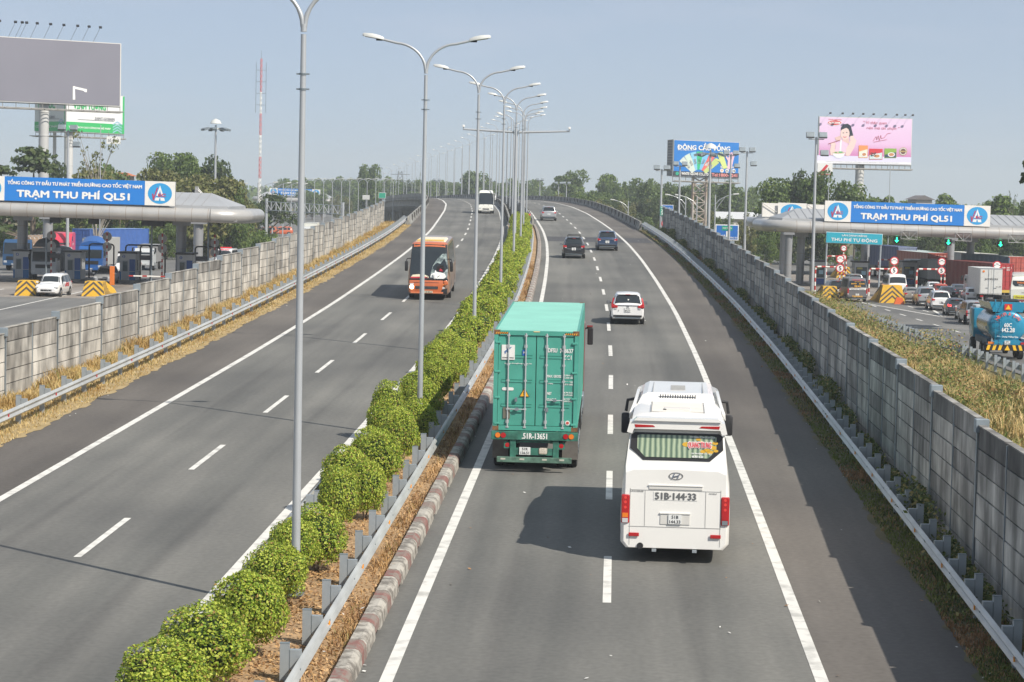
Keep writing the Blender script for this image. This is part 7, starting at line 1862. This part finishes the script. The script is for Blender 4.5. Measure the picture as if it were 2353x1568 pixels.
# pink noodle billboard
def artp(f, P, xd, w, h):
    q = lambda m, pts, mat, l: m.poly([P((x - 140) / 1945, (y - 205 - (x - 140) * .0255) / 965, l) for x, y in pts], mat)
    el = lambda m, x, y, a, b, mat, l, n=24: q(m, [(x + a * math.cos(2 * math.pi * k / n), y + b * math.sin(2 * math.pi * k / n)) for k in range(n)], mat, l)
    SK = F_('skin', (.72, .50, .46)); SK2 = F_('skin_light', (.80, .60, .56)); HR = F_('hair', (.012, .02, .035)); DR = F_('dress', (.80, .55, .72)); WH = F_('white', (.80, .80, .84)); LV = F_('table_lilac', (.70, .67, .86)); RD = F_('red', (.62, .03, .05)); MG = F_('magenta', (.55, .16, .40)); INKR = F_('script_red', (.55, .10, .16))
    m = MB(); q(m, [(120, 1000), (2085, 1050), (2080, 1200), (118, 1160)], LV, .06); q(m, [(118, 1110), (2080, 1160), (2080, 1205), (118, 1162)], WH, .065); m.build('table', f)
    m = MB(); q(m, [(600, 600), (590, 440), (640, 370), (730, 355), (800, 400), (830, 520), (855, 600), (800, 640), (700, 560), (600, 600)], HR, .07)
    el(m, 680, 560, 95, 125, SK2, .08); q(m, [(600, 470), (640, 400), (740, 390), (790, 500), (770, 470), (700, 440), (610, 480)], HR, .09)
    q(m, [(640, 660), (760, 640), (780, 760), (620, 760)], SK, .075)
    el(m, 645, 545, 17, 8, HR, .1, 10); el(m, 715, 535, 17, 8, HR, .1, 10); el(m, 680, 625, 34, 15, RD, .1, 12); el(m, 680, 620, 24, 7, WH, .105, 10); m.build('figure_head', f)
    m = MB(); q(m, [(480, 930), (500, 780), (620, 700), (740, 760), (760, 900), (690, 950)], DR, .085)
    q(m, [(395, 1000), (375, 900), (400, 800), (380, 760), (440, 730), (500, 760), (480, 850), (490, 960), (440, 1000)], SK2, .09)
    q(m, [(700, 1000), (720, 860), (800, 700), (860, 640), (925, 700), (880, 850), (790, 1010), (740, 1025)], SK2, .09); q(m, [(780, 690), (790, 610), (860, 600), (870, 670), (830, 700)], SK2, .095); q(m, [(470, 640), (590, 600), (600, 700), (500, 700)], SK, .078)
    q(m, [(335, 765), (575, 690), (578, 702), (338, 778)], F_('chopstick', (.32, .05, .05)), .1); q(m, [(585, 700), (620, 690), (610, 940), (575, 940)], WH, .1); m.build('figure_body', f)
    m = MB(); q(m, [(430, 950), (700, 940), (670, 1020), (600, 1065), (520, 1060), (450, 1010)], WH, .11); el(m, 560, 950, 130, 26, F_('broth', (.62, .50, .36)), .115); el(m, 600, 940, 50, 14, GR, .12, 10); el(m, 500, 945, 30, 12, F_('herb', (.10, .3, .06)), .12, 10); m.build('bowl', f)
    for (x0, y0, x1, y1, c1, c2, tt) in ((975, 800, 1165, 1060, (.80, .30, .10), (.72, .74, .60), ''), (1195, 870, 1475, 1095, (.62, .03, .05), (.55, .70, .70), 'PHỞ BÒ'), (1515, 865, 1765, 1065, (.25, .42, .06), (.03, .06, .10), '')):
        m = MB(); ca, cb = F_('pack%d' % x0, c1), F_('packb%d' % x0, c2); q(m, [(x0, y0), (x1, y0 + 6), (x1, y1), (x0, y1)], ca, .10); q(m, [(x0 + 8, y0 + 130), (x1 - 8, y0 + 80), (x1 - 8, y1 - 10), (x0 + 8, y1 - 10)], cb, .11); el(m, (x0 + x1) / 2 + 20, y1 - 70, (x1 - x0) * .3, 48, WH, .12, 16); el(m, (x0 + x1) / 2 + 20, y1 - 72, (x1 - x0) * .22, 32, F_('soup', (.55, .25, .10)), .125, 16)
        if tt: text(m, 'PHỞ', P((1285 - 140) / 1945, .755, .14), xd, Z, INK, w=w * .055, h=h * .04, bold=.08); text(m, 'BÒ', P((1285 - 140) / 1945, .80, .14), xd, Z, INK, w=w * .055, h=h * .045, bold=.1)
        m.build('noodle_pack', f)
    m = MB(); GD = F_('gold', (.45, .33, .14)); el(m, 1905, 930, 84, 84, GD, .08); el(m, 1905, 930, 70, 70, WH, .085); el(m, 1905, 930, 58, 58, F_('seal_brown', (.14, .07, .04)), .09); q(m, [(1830, 915), (1980, 920), (1980, 945), (1830, 940)], GD, .095); m.build('seal', f)
    m = MB(); el(m, 460, 335, 150, 62, WH, .08); el(m, 460, 335, 140, 50, RD, .085); text(m, 'ACECOOK', P((460 - 140) / 1945, .128, .10), xd, Z, WHT, w=w * .125, h=h * .042, bold=.12); text(m, 'Cook happiness', P((465 - 140) / 1945, .06, .10), xd, Vector((0, 0, 1)), RD, w=w * .14, h=h * .03, bold=.06); m.build('logo', f)
    m = MB(); text(m, '" Vì thân quen', P((1300 - 140) / 1945, .115, .08), xd, Vector((.15, 0, 1)), INKR, w=w * .25, h=h * .085, bold=.0); text(m, 'nên mà tin chọn "', P((1470 - 140) / 1945, .225, .08), xd, Vector((.15, 0, 1)), INKR, w=w * .35, h=h * .08, bold=.0)
    pts = [(1270, 715), (1330, 620), (1350, 690), (1375, 600), (1400, 700), (1430, 590), (1440, 660), (1500, 640), (1560, 560), (1635, 540)]
    for a, b2 in zip(pts[:-1], pts[1:]): m.tube([P((a[0] - 140) / 1945, (a[1] - 235) / 965, .08), P((b2[0] - 140) / 1945, (b2[1] - 235) / 965, .08)], .035, INKR, 4)
    m.tube([P((1285 - 140) / 1945, .52, .08), P((1555 - 140) / 1945, .46, .08)], .035, INKR, 4)
    text(m, 'CÔNG TY CỔ PHẦN ACECOOK VIỆT NAM - lô II-3, đường số 11, KCN Tân Bình, TP. HCM', P(.47, .955, .08), xd, Z, TGY, w=w * .78, h=h * .018); m.build('lettering', f)
pk_ = grad('poster_pink', [(0, (.60, .22, .46)), (.18, (.60, .22, .46)), (.45, (.74, .50, .72)), (1, (.76, .58, .78))])
board('pink noodle advertisement billboard with a smiling woman, on a grey column', (1879.5, 376.1), (2093.5, 380.7), 399, 402, at(1883, 268.2, 400).z - at(1880, 376.1, 400).z, pk_, artp, 1984.6, .76, 0, 16, (.07, .2, .31, .42, .53, .66, .78, .87, .95))
s_ = at(1878, 402, 398); t_ = thing('small_board', 'small white and red board under the corner of the pink billboard', 'sign', s_); m = MB(); m.bx(0, 2.6, -.05, .05, 0, 2.0, WHT); m.poly([(.3, -.06, .3), (1.5, -.06, 1.8), (1.9, -.06, 1.6), (.9, -.06, .3)], RT_); m.bx(0, 2.6, -.07, -.05, 0, .15, RT_); m.build('panel', t_)
# blue glove billboard
def artb(f, P, xd, w, h):
    m = MB(); m.poly([P(0, .86, .06), P(1, .86, .06), P(1, .99, .06), P(0, .99, .06)], F_('near_black', (.03, .035, .05))); m.build('band', f)
    m = MB(); text(m, 'ĐÔNG CẦU VỒNG', P(.455, .16, .09), xd, Z, TXW, w=w * .80, h=h * .20, bold=.07); text(m, 'www.whglove.com', P(.18, .275, .09), xd, Z, TXW, w=w * .24, h=h * .035, bold=.04)
    text(m, 'WHITE GLOVE CO.,LTD', P(.33, .925, .09), xd, Z, TXW, w=w * .41, h=h * .085, bold=.05); text(m, 'Tel:1800-1241', P(.78, .925, .09), xd, Z, F_('tel_pink', (.80, .30, .28)), w=w * .39, h=h * .085, bold=.06)
    text(m, 'ISO 9001:2015', P(.83, .70, .09), xd, Z, TXW, w=w * .22, h=h * .055, bold=.06)
    for u, c in ((.74, (.75, .35, .15)), (.82, (.1, .1, .1)), (.92, (.1, .1, .1))): disc(m, P(u, .80, .08), xd, Z, h * .055, h * .055, TXW, 16)
    text(m, 'V', P(.74, .80, .10), xd, Z, F_('orange', (.8, .3, .05)), h=h * .06, bold=.08); text(m, 'CE', P(.92, .80, .10), xd, Z, TGY, h=h * .05, bold=.08); text(m, '-K-', P(.82, .80, .10), xd, Z, TGY, h=h * .05, bold=.08)
    disc(m, P(.06, .925, .09), xd, Z, h * .05, h * .05, F_('teal', (.03, .35, .22)), 14); m.build('lettering', f)
    cols = [(.62, .68, .62), (.62, .72, .62), (.25, .55, .75), (.03, .48, .22), (.20, .50, .78), (.72, .16, .14), (.52, .62, .22)]
    for k, c in enumerate(cols):
        a = R_(-46 + k * 15.5); u0, v0 = .39, 1.02; m = MB(); r0, r1, hw_ = .22 * h, .72 * h, .050 * w * .9
        def pt(r, s): 
            x = u0 * w + math.sin(a) * r + math.cos(a) * s; z = (1 - v0) * h + math.cos(a) * r - math.sin(a) * s; return P(x / w, 1 - z / h, .065 + k * .004)
        rr0 = r0
        m.poly([pt(rr0, -hw_ * .6), pt(rr0, hw_ * .6), pt(r1, hw_), pt(r1, -hw_)], F_('pack_strip%d' % k, c)); m.poly([pt(r1 * .52, -hw_ * .5), pt(r1 * .55, hw_ * .4), pt(r1 * .75, hw_ * .3), pt(r1 * .72, -hw_ * .5)], TXW if k != 3 else F_('pale_green', (.4, .7, .5))); m.build('glove_pack', f)
    for u, c, tilt in ((.735, (.62, .72, .25), -.42), (.875, (.78, .52, .62), .12)):
        m = MB(); G = F_('glove%d' % int(u * 1000), c); du = lambda x, z: P(u + (x * math.cos(tilt) + z * math.sin(tilt)) / w, .47 - (-x * math.sin(tilt) + z * math.cos(tilt)) / h, .10)
        s = h * .010
        m.poly([du(x * s, z * s) for x, z in [(-7, -28), (5, -30), (7, -6), (8, 6), (-8, 6), (-9, -6)]], G)
        for k in range(4): m.poly([du((-8 + k * 4.2) * s, 5 * s), du((-8 + k * 4.2 + 3.5) * s, 5 * s), du((-7.6 + k * 4.4 + 2.8) * s, (20 - abs(k - 1.5) * 2) * s), du((-7.6 + k * 4.4) * s, (20 - abs(k - 1.5) * 2) * s)], G)
        m.poly([du(-8 * s, -8 * s), du(-8 * s, 0), du(-16 * s, 8 * s), du(-18 * s, 4 * s)], G); m.build('glove', f)
b_ = board('blue glove advertisement billboard on a rusty lattice tower', (1546.5, 405), (1697, 410.5), 380, 383, at(1549, 321.4, 380).z - at(1546.5, 405, 380).z, F_('blue', (.015, .19, .58)), artb, 1619, 1.1, 0, 10, (), lattice=True)
pA = at(1532, 404, 392); pB = at(1545.5, 405, 380.5); m = MB(); dz = at(1549, 321.4, 380).z - at(1546.5, 405, 380).z
m.quad(pA, pB, pB + Z * dz, pA + Z * dz, F_('side_dark', (.05, .05, .055)))
for k in range(14): a = k / 13; m.tube([pA + Z * dz * a - Y * .05, pB + Z * dz * a - Y * .05], .06, CATW, 4)
m.build('side_face', b_)

# telecom mast in red and white sections
T_ = thing('telecom_mast', 'slender red and white lattice mast standing alone against the sky', 'mast', (at(597, 400, 600).x, 600, 0))
zz = [at(597, y, 600).z for y in (135, 212, 261.5, 311, 361, 410)] + [0]
for i in range(6):
    m = MB(); z1, z0 = zz[i], zz[i + 1]; mt = M('mast_red', (.55, .10, .09), .6) if i % 2 == 0 else PWHITE; r = .24 + i * .02
    L = [(r * math.cos(a), r * math.sin(a)) for a in (.5, 2.6, 4.7)]
    for x, y in L: m.tube([(x, y, z0), (x, y, z1)], .06, mt, 6)
    z = z0; k = 0
    while z < z1 - .1:
        a, b2 = L[k % 3], L[(k + 1) % 3]; m.tube([(a[0], a[1], z), (b2[0], b2[1], min(z + .7, z1))], .05, mt, 4); z += .45; k += 1
    m.build('mast_section', T_)
m = MB()
for s in (-1, 1):
    for dz in (3, 6, 9, 12): m.tube([(0, 0, zz[0] - dz), (s * 1.3, 0, zz[0] - dz)], .05, GALVD, 4)
    m.tube([(s * 1.3, 0, zz[0] - 14), (s * 1.3, 0, zz[0] - 1)], .06, GALVD, 4)
m.tube([(0, 0, zz[0]), (0, 0, zz[0] + 2)], .04, GALVD, 4); m.build('antenna', T_)
# pylon
q = at(919, 434, 1100); T_ = thing('pylon', 'distant grey lattice pylon beyond the highway crest', 'pylon', (q.x, 1100, 0)); m = MB(); top = at(919, 394, 1100).z
PYL = M('pylon_grey', (.16, .18, .20), .7)
for s in (-1, 1):
    for t in (-1, 1): m.tube([(s * 3.2, t * 3.2, 0), (s * .8, t * .8, top)], .18, PYL, 4)
for k in range(9):
    z = top * k / 9; r0 = 3.2 - 2.4 * k / 9; z1 = top * (k + 1) / 9; r1 = 3.2 - 2.4 * (k + 1) / 9
    m.tube([(-r0, -r0, z), (r1, -r1, z1)], .12, PYL, 4); m.tube([(r0, -r0, z), (-r1, -r1, z1)], .12, PYL, 4)
for z in (top - 1.5, top - 4.5): m.tube([(-4.5, 0, z), (4.5, 0, z)], .15, PYL, 4)
m.build('lattice', T_)
# high masts and floodlight poles
def flood_pole(label, x, ytop, D, zg, kind, rot=0):
    t = at(x, ytop, D); H = t.z - zg; r = thing('high_mast_lamp' if kind == 'crown' else 'floodlight_pole', label, 'light pole', (t.x, D, zg))
    m = MB(); m.tube([(0, 0, 0), (0, 0, H * .5), (0, 0, H - .3)], [.24, .19, .13] if kind == 'crown' else [.2, .16, .11], LMET, 12); m.build('pole', r, smooth=True)
    if kind == 'crown':
        m = MB(); m.tube([(0, 0, H - .9), (0, 0, H - .7)], [.55, .55], LHEAD, 16); m.tube([(0, 0, H - .1), (0, 0, H + .35), (0, 0, H + .6)], [.85, .6, .1], LHEAD, 16); m.build('hood', r, smooth=True)
        for k in range(7):
            a = 2 * math.pi * k / 7 + .3; m = MB(); m.tube([(0, 0, H - .8), (math.cos(a) * 1.3, math.sin(a) * 1.3, H - .75)], .05, GALVD, 5); m.box((math.cos(a) * 1.7, math.sin(a) * 1.7, H - .9), (.9, .55, .28), GALVD, rz=a, ry=.3); m.build('flood_light', r)
    else:
        m = MB(); m.tube([(-.8, 0, H - .5), (.8, 0, H - .5)], .06, LMET, 6); m.build('cross_arm', r)
        for s, yy, z in ((-.65, -.3, H - .1), (.65, -.3, H - .1)) + (((.9, .1, H - 1.9),) if kind == 'three' else ()):
            m = MB(); m.box((s, yy, z), (.85, .3, .62), GALVD, rx=-.5, b=.05); m.box((s, yy - .16, z - .06), (.7, .06, .46), BLACK, rx=-.5); m.build('flood_light', r)
    return r
flood_pole('tall high mast lamp with a round crown of floodlights, above the sunlit canopy', 496, 283, 330, ZL, 'crown')
flood_pole('high mast lamp with a round crown, in front of the blue billboard', 1633, 340, 300, 0, 'crown')
flood_pole('floodlight pole with a flat crown at the edge of the blue billboard', 1680, 350, 320, 0, 'three')
flood_pole('floodlight pole standing in the gap between the blue and pink billboards', 1717, 343, 300, 0, 'three')
flood_pole('tall floodlight pole in front of the shaded canopy and the pink billboard', 1876, 309, 235, 0, 'three')
flood_pole('slim floodlight pole in front of the lower corner of the blue billboard', 1563, 375, 340, 0, 'two')
flood_pole('floodlight pole beside the green kilometre board', 1521, 384, 300, 0, 'two')
flood_pole('floodlight pole rising behind the blue toll sign in front of the green billboard', 157, 292, 250, ZL, 'three')
for x, y, D, lab in ((231.5, 288, 252, 'in front of the bare tree'), (2046, 378, 300, 'below the pink billboard'), (1905, 400, 300, 'next to the small red board')):
    t = at(x, y, D); r = thing('thin_mast', 'thin bare metal rod %s' % lab, 'pole', (t.x, D, 0)); m = MB(); m.tube([(0, 0, 0), (0, 0, t.z)], [.07, .05], LMET, 6); m.build('rod', r)
for x, y, n in ((1241, 412, 'first'), (1284, 420, 'second'), (1302, 420, 'third'), (1004 + 0, 413, 'fourth')):
    flood_pole('small far light pole above the shaded parapet, %s counting from the crest' % n, x, y, 620, 0, 'two')
# side road lamps with one curved arm
def curved_lamp(label, x, ytop, D, zg, s, sc=1.):
    t = at(x, ytop, D); H = t.z - zg; r = thing('curved_street_lamp', label, 'street lamp', (t.x, D, zg)); m = MB(); m.tube([(0, 0, 0), (0, 0, H)], [.13, .08], LMET, 8); m.build('pole', r)
    m = MB(); m.tube([(0, 0, H - 1.4), (s * .6, 0, H - .7), (s * 1.5, 0, H - .2), (s * 2.6, 0, H + .1)], .05, LMET, 6); m.tube([(0, 0, H - 2.4), (s * .5, 0, H - 1.5), (s * 1.4, 0, H - .3)], .04, LMET, 5); m.build('arm', r)
    m = MB(); m.box((s * 2.95, 0, H + .16), (.85, .34, .2), LHEAD, b=.05, ry=-s * .12); m.build('lamp_head', r)
for x, y, D, s, lab in ((593, 421, 385, 1, 'above the end of the sunlit canopy'), (627, 422, 420, 1, 'second from the canopy end'), (651, 422, 450, 1, 'third from the canopy end'), (670, 424, 480, 1, 'fourth from the canopy end'), (520, 424, 360, 1, 'behind the high mast lamp'),
                        (1644, 448, 330, 1, 'in front of the blue road board'), (1602, 452, 350, -1, 'just above the stepped shaded wall'), (1576, 451, 372, -1, 'behind the slim floodlight pole'), (1296 + 148, 462, 430, -1, 'above the shaded parapet in front of the trees')):
    curved_lamp('curved arm side road lamp %s' % lab, x, y, D, ZL if x < 1000 else 0, s)
pr = None
for k, x in enumerate((702, 723, 744, 764, 785, 804, 824, 844, 864, 884, 904)):
    t = at(x, 412.5, 620); H = 12
    if pr is None:
        pr = thing('double_arm_side_lamp', 'x', 'street lamp', (t.x, 620, t.z - H), group='double arm lamps in the distance'); m = MB(); m.tube([(0, 0, 0), (0, 0, H - 1)], [.12, .09], LMET, 6); m.build('pole', pr)
        for s in (-1, 1):
            m = MB(); m.tube([(0, 0, H - 1.1), (s * .25, 0, H - .4), (s * .9, 0, H - .05), (s * 1.7, 0, H + .1)], .07, LMET, 5); m.build('arm', pr); m = MB(); m.box((s * 2.0, 0, H + .12), (.8, .3, .16), LHEAD); m.build('lamp_head', pr)
        o = pr
    else: o = copy_tree(pr); o.location = (t.x, 620, t.z - H)
    o['label'] = 'distant double arm lamp in front of the treeline, %s counting from the thick lamp pole' % ordw(k + 1)
# lattice gantry
a, b_ = at(612.5, 462, 300), at(788, 468, 300); r = thing('lattice_gantry', 'galvanised lattice gantry spanning the far road on two posts', 'gantry', (a.x, 300, ZL)); w_ = b_.x - a.x
for x in (0, w_): m = MB(); m.tube([(x, 0, 0), (x, 0, a.z - ZL + .3 - (x > 0) * .3)], .2, LMET, 10); m.build('post', r)
m = MB(); z1 = a.z - ZL - .1; z0 = z1 - 1.1
for y in (-.4, .4):
    for z in (z0, z1): m.tube([(0, y, z), (w_, y, z - .35)], .045, GALVD, 5)
n = 16
for k in range(n):
    x0, x1 = w_ * k / n, w_ * (k + 1) / n; d = .35 / n
    m.tube([(x0, -.4, (z0 if k % 2 else z1) - d * k), (x1, -.4, (z1 if k % 2 else z0) - d * k)], .04, LMET, 4); m.tube([(x0, -.4, z0 - d * k), (x0, -.4, z1 - d * k)], .04, LMET, 4); m.tube([(x0, .4, z0 - d * k), (x0, .4, z1 - d * k)], .04, LMET, 4)
m.build('truss', r)
# road boards
def rboard(name, label, x0, y0, x1, y1, D, zg, mat, lines, posts=2, cat='road sign', border=True):
    a, b2 = at(x0, y1, D), at(x1, y1, D); top = at(x0, y0, D).z; w = b2.x - a.x; r = thing(name, label, cat, (a.x, D, zg)); z0, z1 = a.z - zg, top - zg
    m = MB(); m.bx(0, w, 0, .08, z0, z1, TXW if border else mat); o = m.build('panel', r)
    m = MB(); e = .04 * w; m.bx(e, w - e, -.02, -.002, z0 + e, z1 - e, mat); m.build('face', o)
    m = MB()
    for t_, u, v, ww, hh, mt in lines: text(m, t_, (u * w, -.05, z0 + (z1 - z0) * v), X, Z, mt, w=ww * w, h=hh * (z1 - z0), bold=.05)
    if lines: m.build('lettering', o)
    m = MB()
    for k in range(posts): x = w * (.5 if posts == 1 else (.2 + .6 * k)); m.tube([(x, .15, 0), (x, .15, z1)], .07, LMET, 6)
    m.build('post', r); return r, w, z0, z1
SB = M('board_blue', (.01, .14, .50), .45); SG = M('board_green', (.01, .32, .20), .45)
r, w, z0, z1 = rboard('direction_sign', 'blue direction board with a small green panel, behind the shaded wall', 1643.6, 516, 1697, 552, 320, 0, SB, [('NGÃ 3', .35, .30, .3, .12, TXW), ('VŨNG TÀU', .78, .18, .34, .12, TXW)])
m = MB(); m.bx(w * .27, w * .73, -.04, -.02, z0 + (z1 - z0) * .62, z0 + (z1 - z0) * .92, SG); text(m, 'TRẠM THU PHÍ', (w * .5, -.06, z0 + (z1 - z0) * .77), X, Z, TXW, w=w * .4, h=.3); m.poly([(w * .45, -.05, z0 + .15), (w * .53, -.05, z0 + .15), (w * .52, -.05, z0 + (z1 - z0) * .58), (w * .46, -.05, z0 + (z1 - z0) * .58)], TXW); m.build('green_panel', r)
r, w, z0, z1 = rboard('kilometre_board', 'narrow green board reading KM 23 on the parapet end', 1516.5, 475, 1524.5, 496, 262, 0, SG, [('KM', .5, .86, .6, .12, TXW), ('2', .5, .56, .55, .26, TXW), ('3', .5, .22, .55, .26, TXW)], 1, border=False)
rboard('road_sign', 'small blue board behind the green kilometre board', 1521, 471, 1547, 489, 400, 0, SB, [('QL51', .5, .5, .6, .3, TXW)], 1)
rboard('road_sign', 'turquoise green board with dark picture above the viaduct curve', 870, 443, 886.5, 456, 560, 0, SG, [], 1)
rboard('road_sign', 'pale board on a banded post beside the viaduct', 833, 449, 849, 459, 520, 0, M('board_pale', (.55, .56, .55), .5), [], 1)
q = RP(268, .95, .0); r = thing('kilometre_stone', 'white and red kilometre stone at the end of the planted median', 'kilometre stone', q); m = MB(); m.box((0, 0, .55), (.5, .2, .9), WHITE, b=.05); m.build('body', r); m = MB(); m.box((0, 0, 1.05), (.52, .22, .28), RT_, b=.06); text(m, 'QL51', (0, -.13, .95), X, Z, WHT, h=.12); text(m, 'KM 23', (0, -.13, .6), X, Z, INK, w=.4, h=.14); m.build('cap', r)
q = at(1521, 520, 262); r = thing('no_entry_disc', 'round red rimmed disc low on the pole by the parapet end', 'traffic sign', (q.x + .3, 261.5, q.z)); m = MB(); m.tube([(0, 0, .3), (0, -.03, .3)], .4, MATS['sign_red'], 20); disc(m, (0, -.04, .3), X, Z, .28, .28, TXW); text(m, 'C', (0, -.05, .3), X, Z, INK, h=.3, bold=.05); m.build('face', r); m = MB(); m.tube([(0, .05, .4), (0, .05, -q.z)], .04, LMET, 6); m.build('post', r)
# sheds and a house roof between the trees
for x0, x1, y0, y1, D, lab in ((1652, 1740, 487, 503, 440, 'low shed with a pale sheet roof behind the shaded wall'), (2105, 2142, 449, 459, 372, 'house with a grey gabled roof among the bright trees'), (256, 288, 396, 404, 342, 'small building with an orange tiled roof behind the sunlit toll sign')):
    a, b2 = at(x0, y1, D), at(x1, y1, D); top = at(x0, y0, D).z; w = b2.x - a.x; r = thing('shed' if 'shed' in lab else 'house', lab, 'building', (a.x, D, 0))
    m = MB(); m.bx(0, w, 0, 8, 0, a.z, M('wall_plaster', (.5, .48, .44), .8, var=.1)); m.build('wall', r)
    m = MB(); rm = M('roof_orange', (.50, .16, .06), .7) if 'orange' in lab else (M('roof_pale2', (.55, .56, .57), .5) if 'shed' in lab else M('roof_grey2', (.16, .15, .15), .7)); m.prism([(-.5, a.z), (w + .5, a.z), (w * .5, top)], -.4, 8.4, rm) if 'house' in lab or 'small' in lab else m.prism([(-.5, a.z), (8.5, a.z), (4, top)], -.5, w + .5, rm, 'x'); m.build('roof', r)
# ------------------------------------------------------------------ thin haze round the whole scene
hz = MB(); hz.bx(-2900, 2900, -80, 4600, -1.6, 75, M('haze_air', (1, 1, 1)))
h_ = hz.build('haze', kind='stuff', label='thin pale haze filling the air', cat='haze')
hm = bpy.data.materials.new('haze_volume'); hm.use_nodes = True; n_ = hm.node_tree; n_.nodes.remove(n_.nodes['Principled BSDF'])
pv = n_.nodes.new('ShaderNodeVolumePrincipled'); pv.inputs['Color'].default_value = (.80, .87, .95, 1); pv.inputs['Density'].default_value = .00028; pv.inputs['Anisotropy'].default_value = .1
n_.links.new(pv.outputs[0], n_.nodes['Material Output'].inputs['Volume'])
h_.data.materials.clear(); h_.data.materials.append(hm)
SC.cycles.volume_bounces = 1
bpy.data.scenes.remove(_TS)
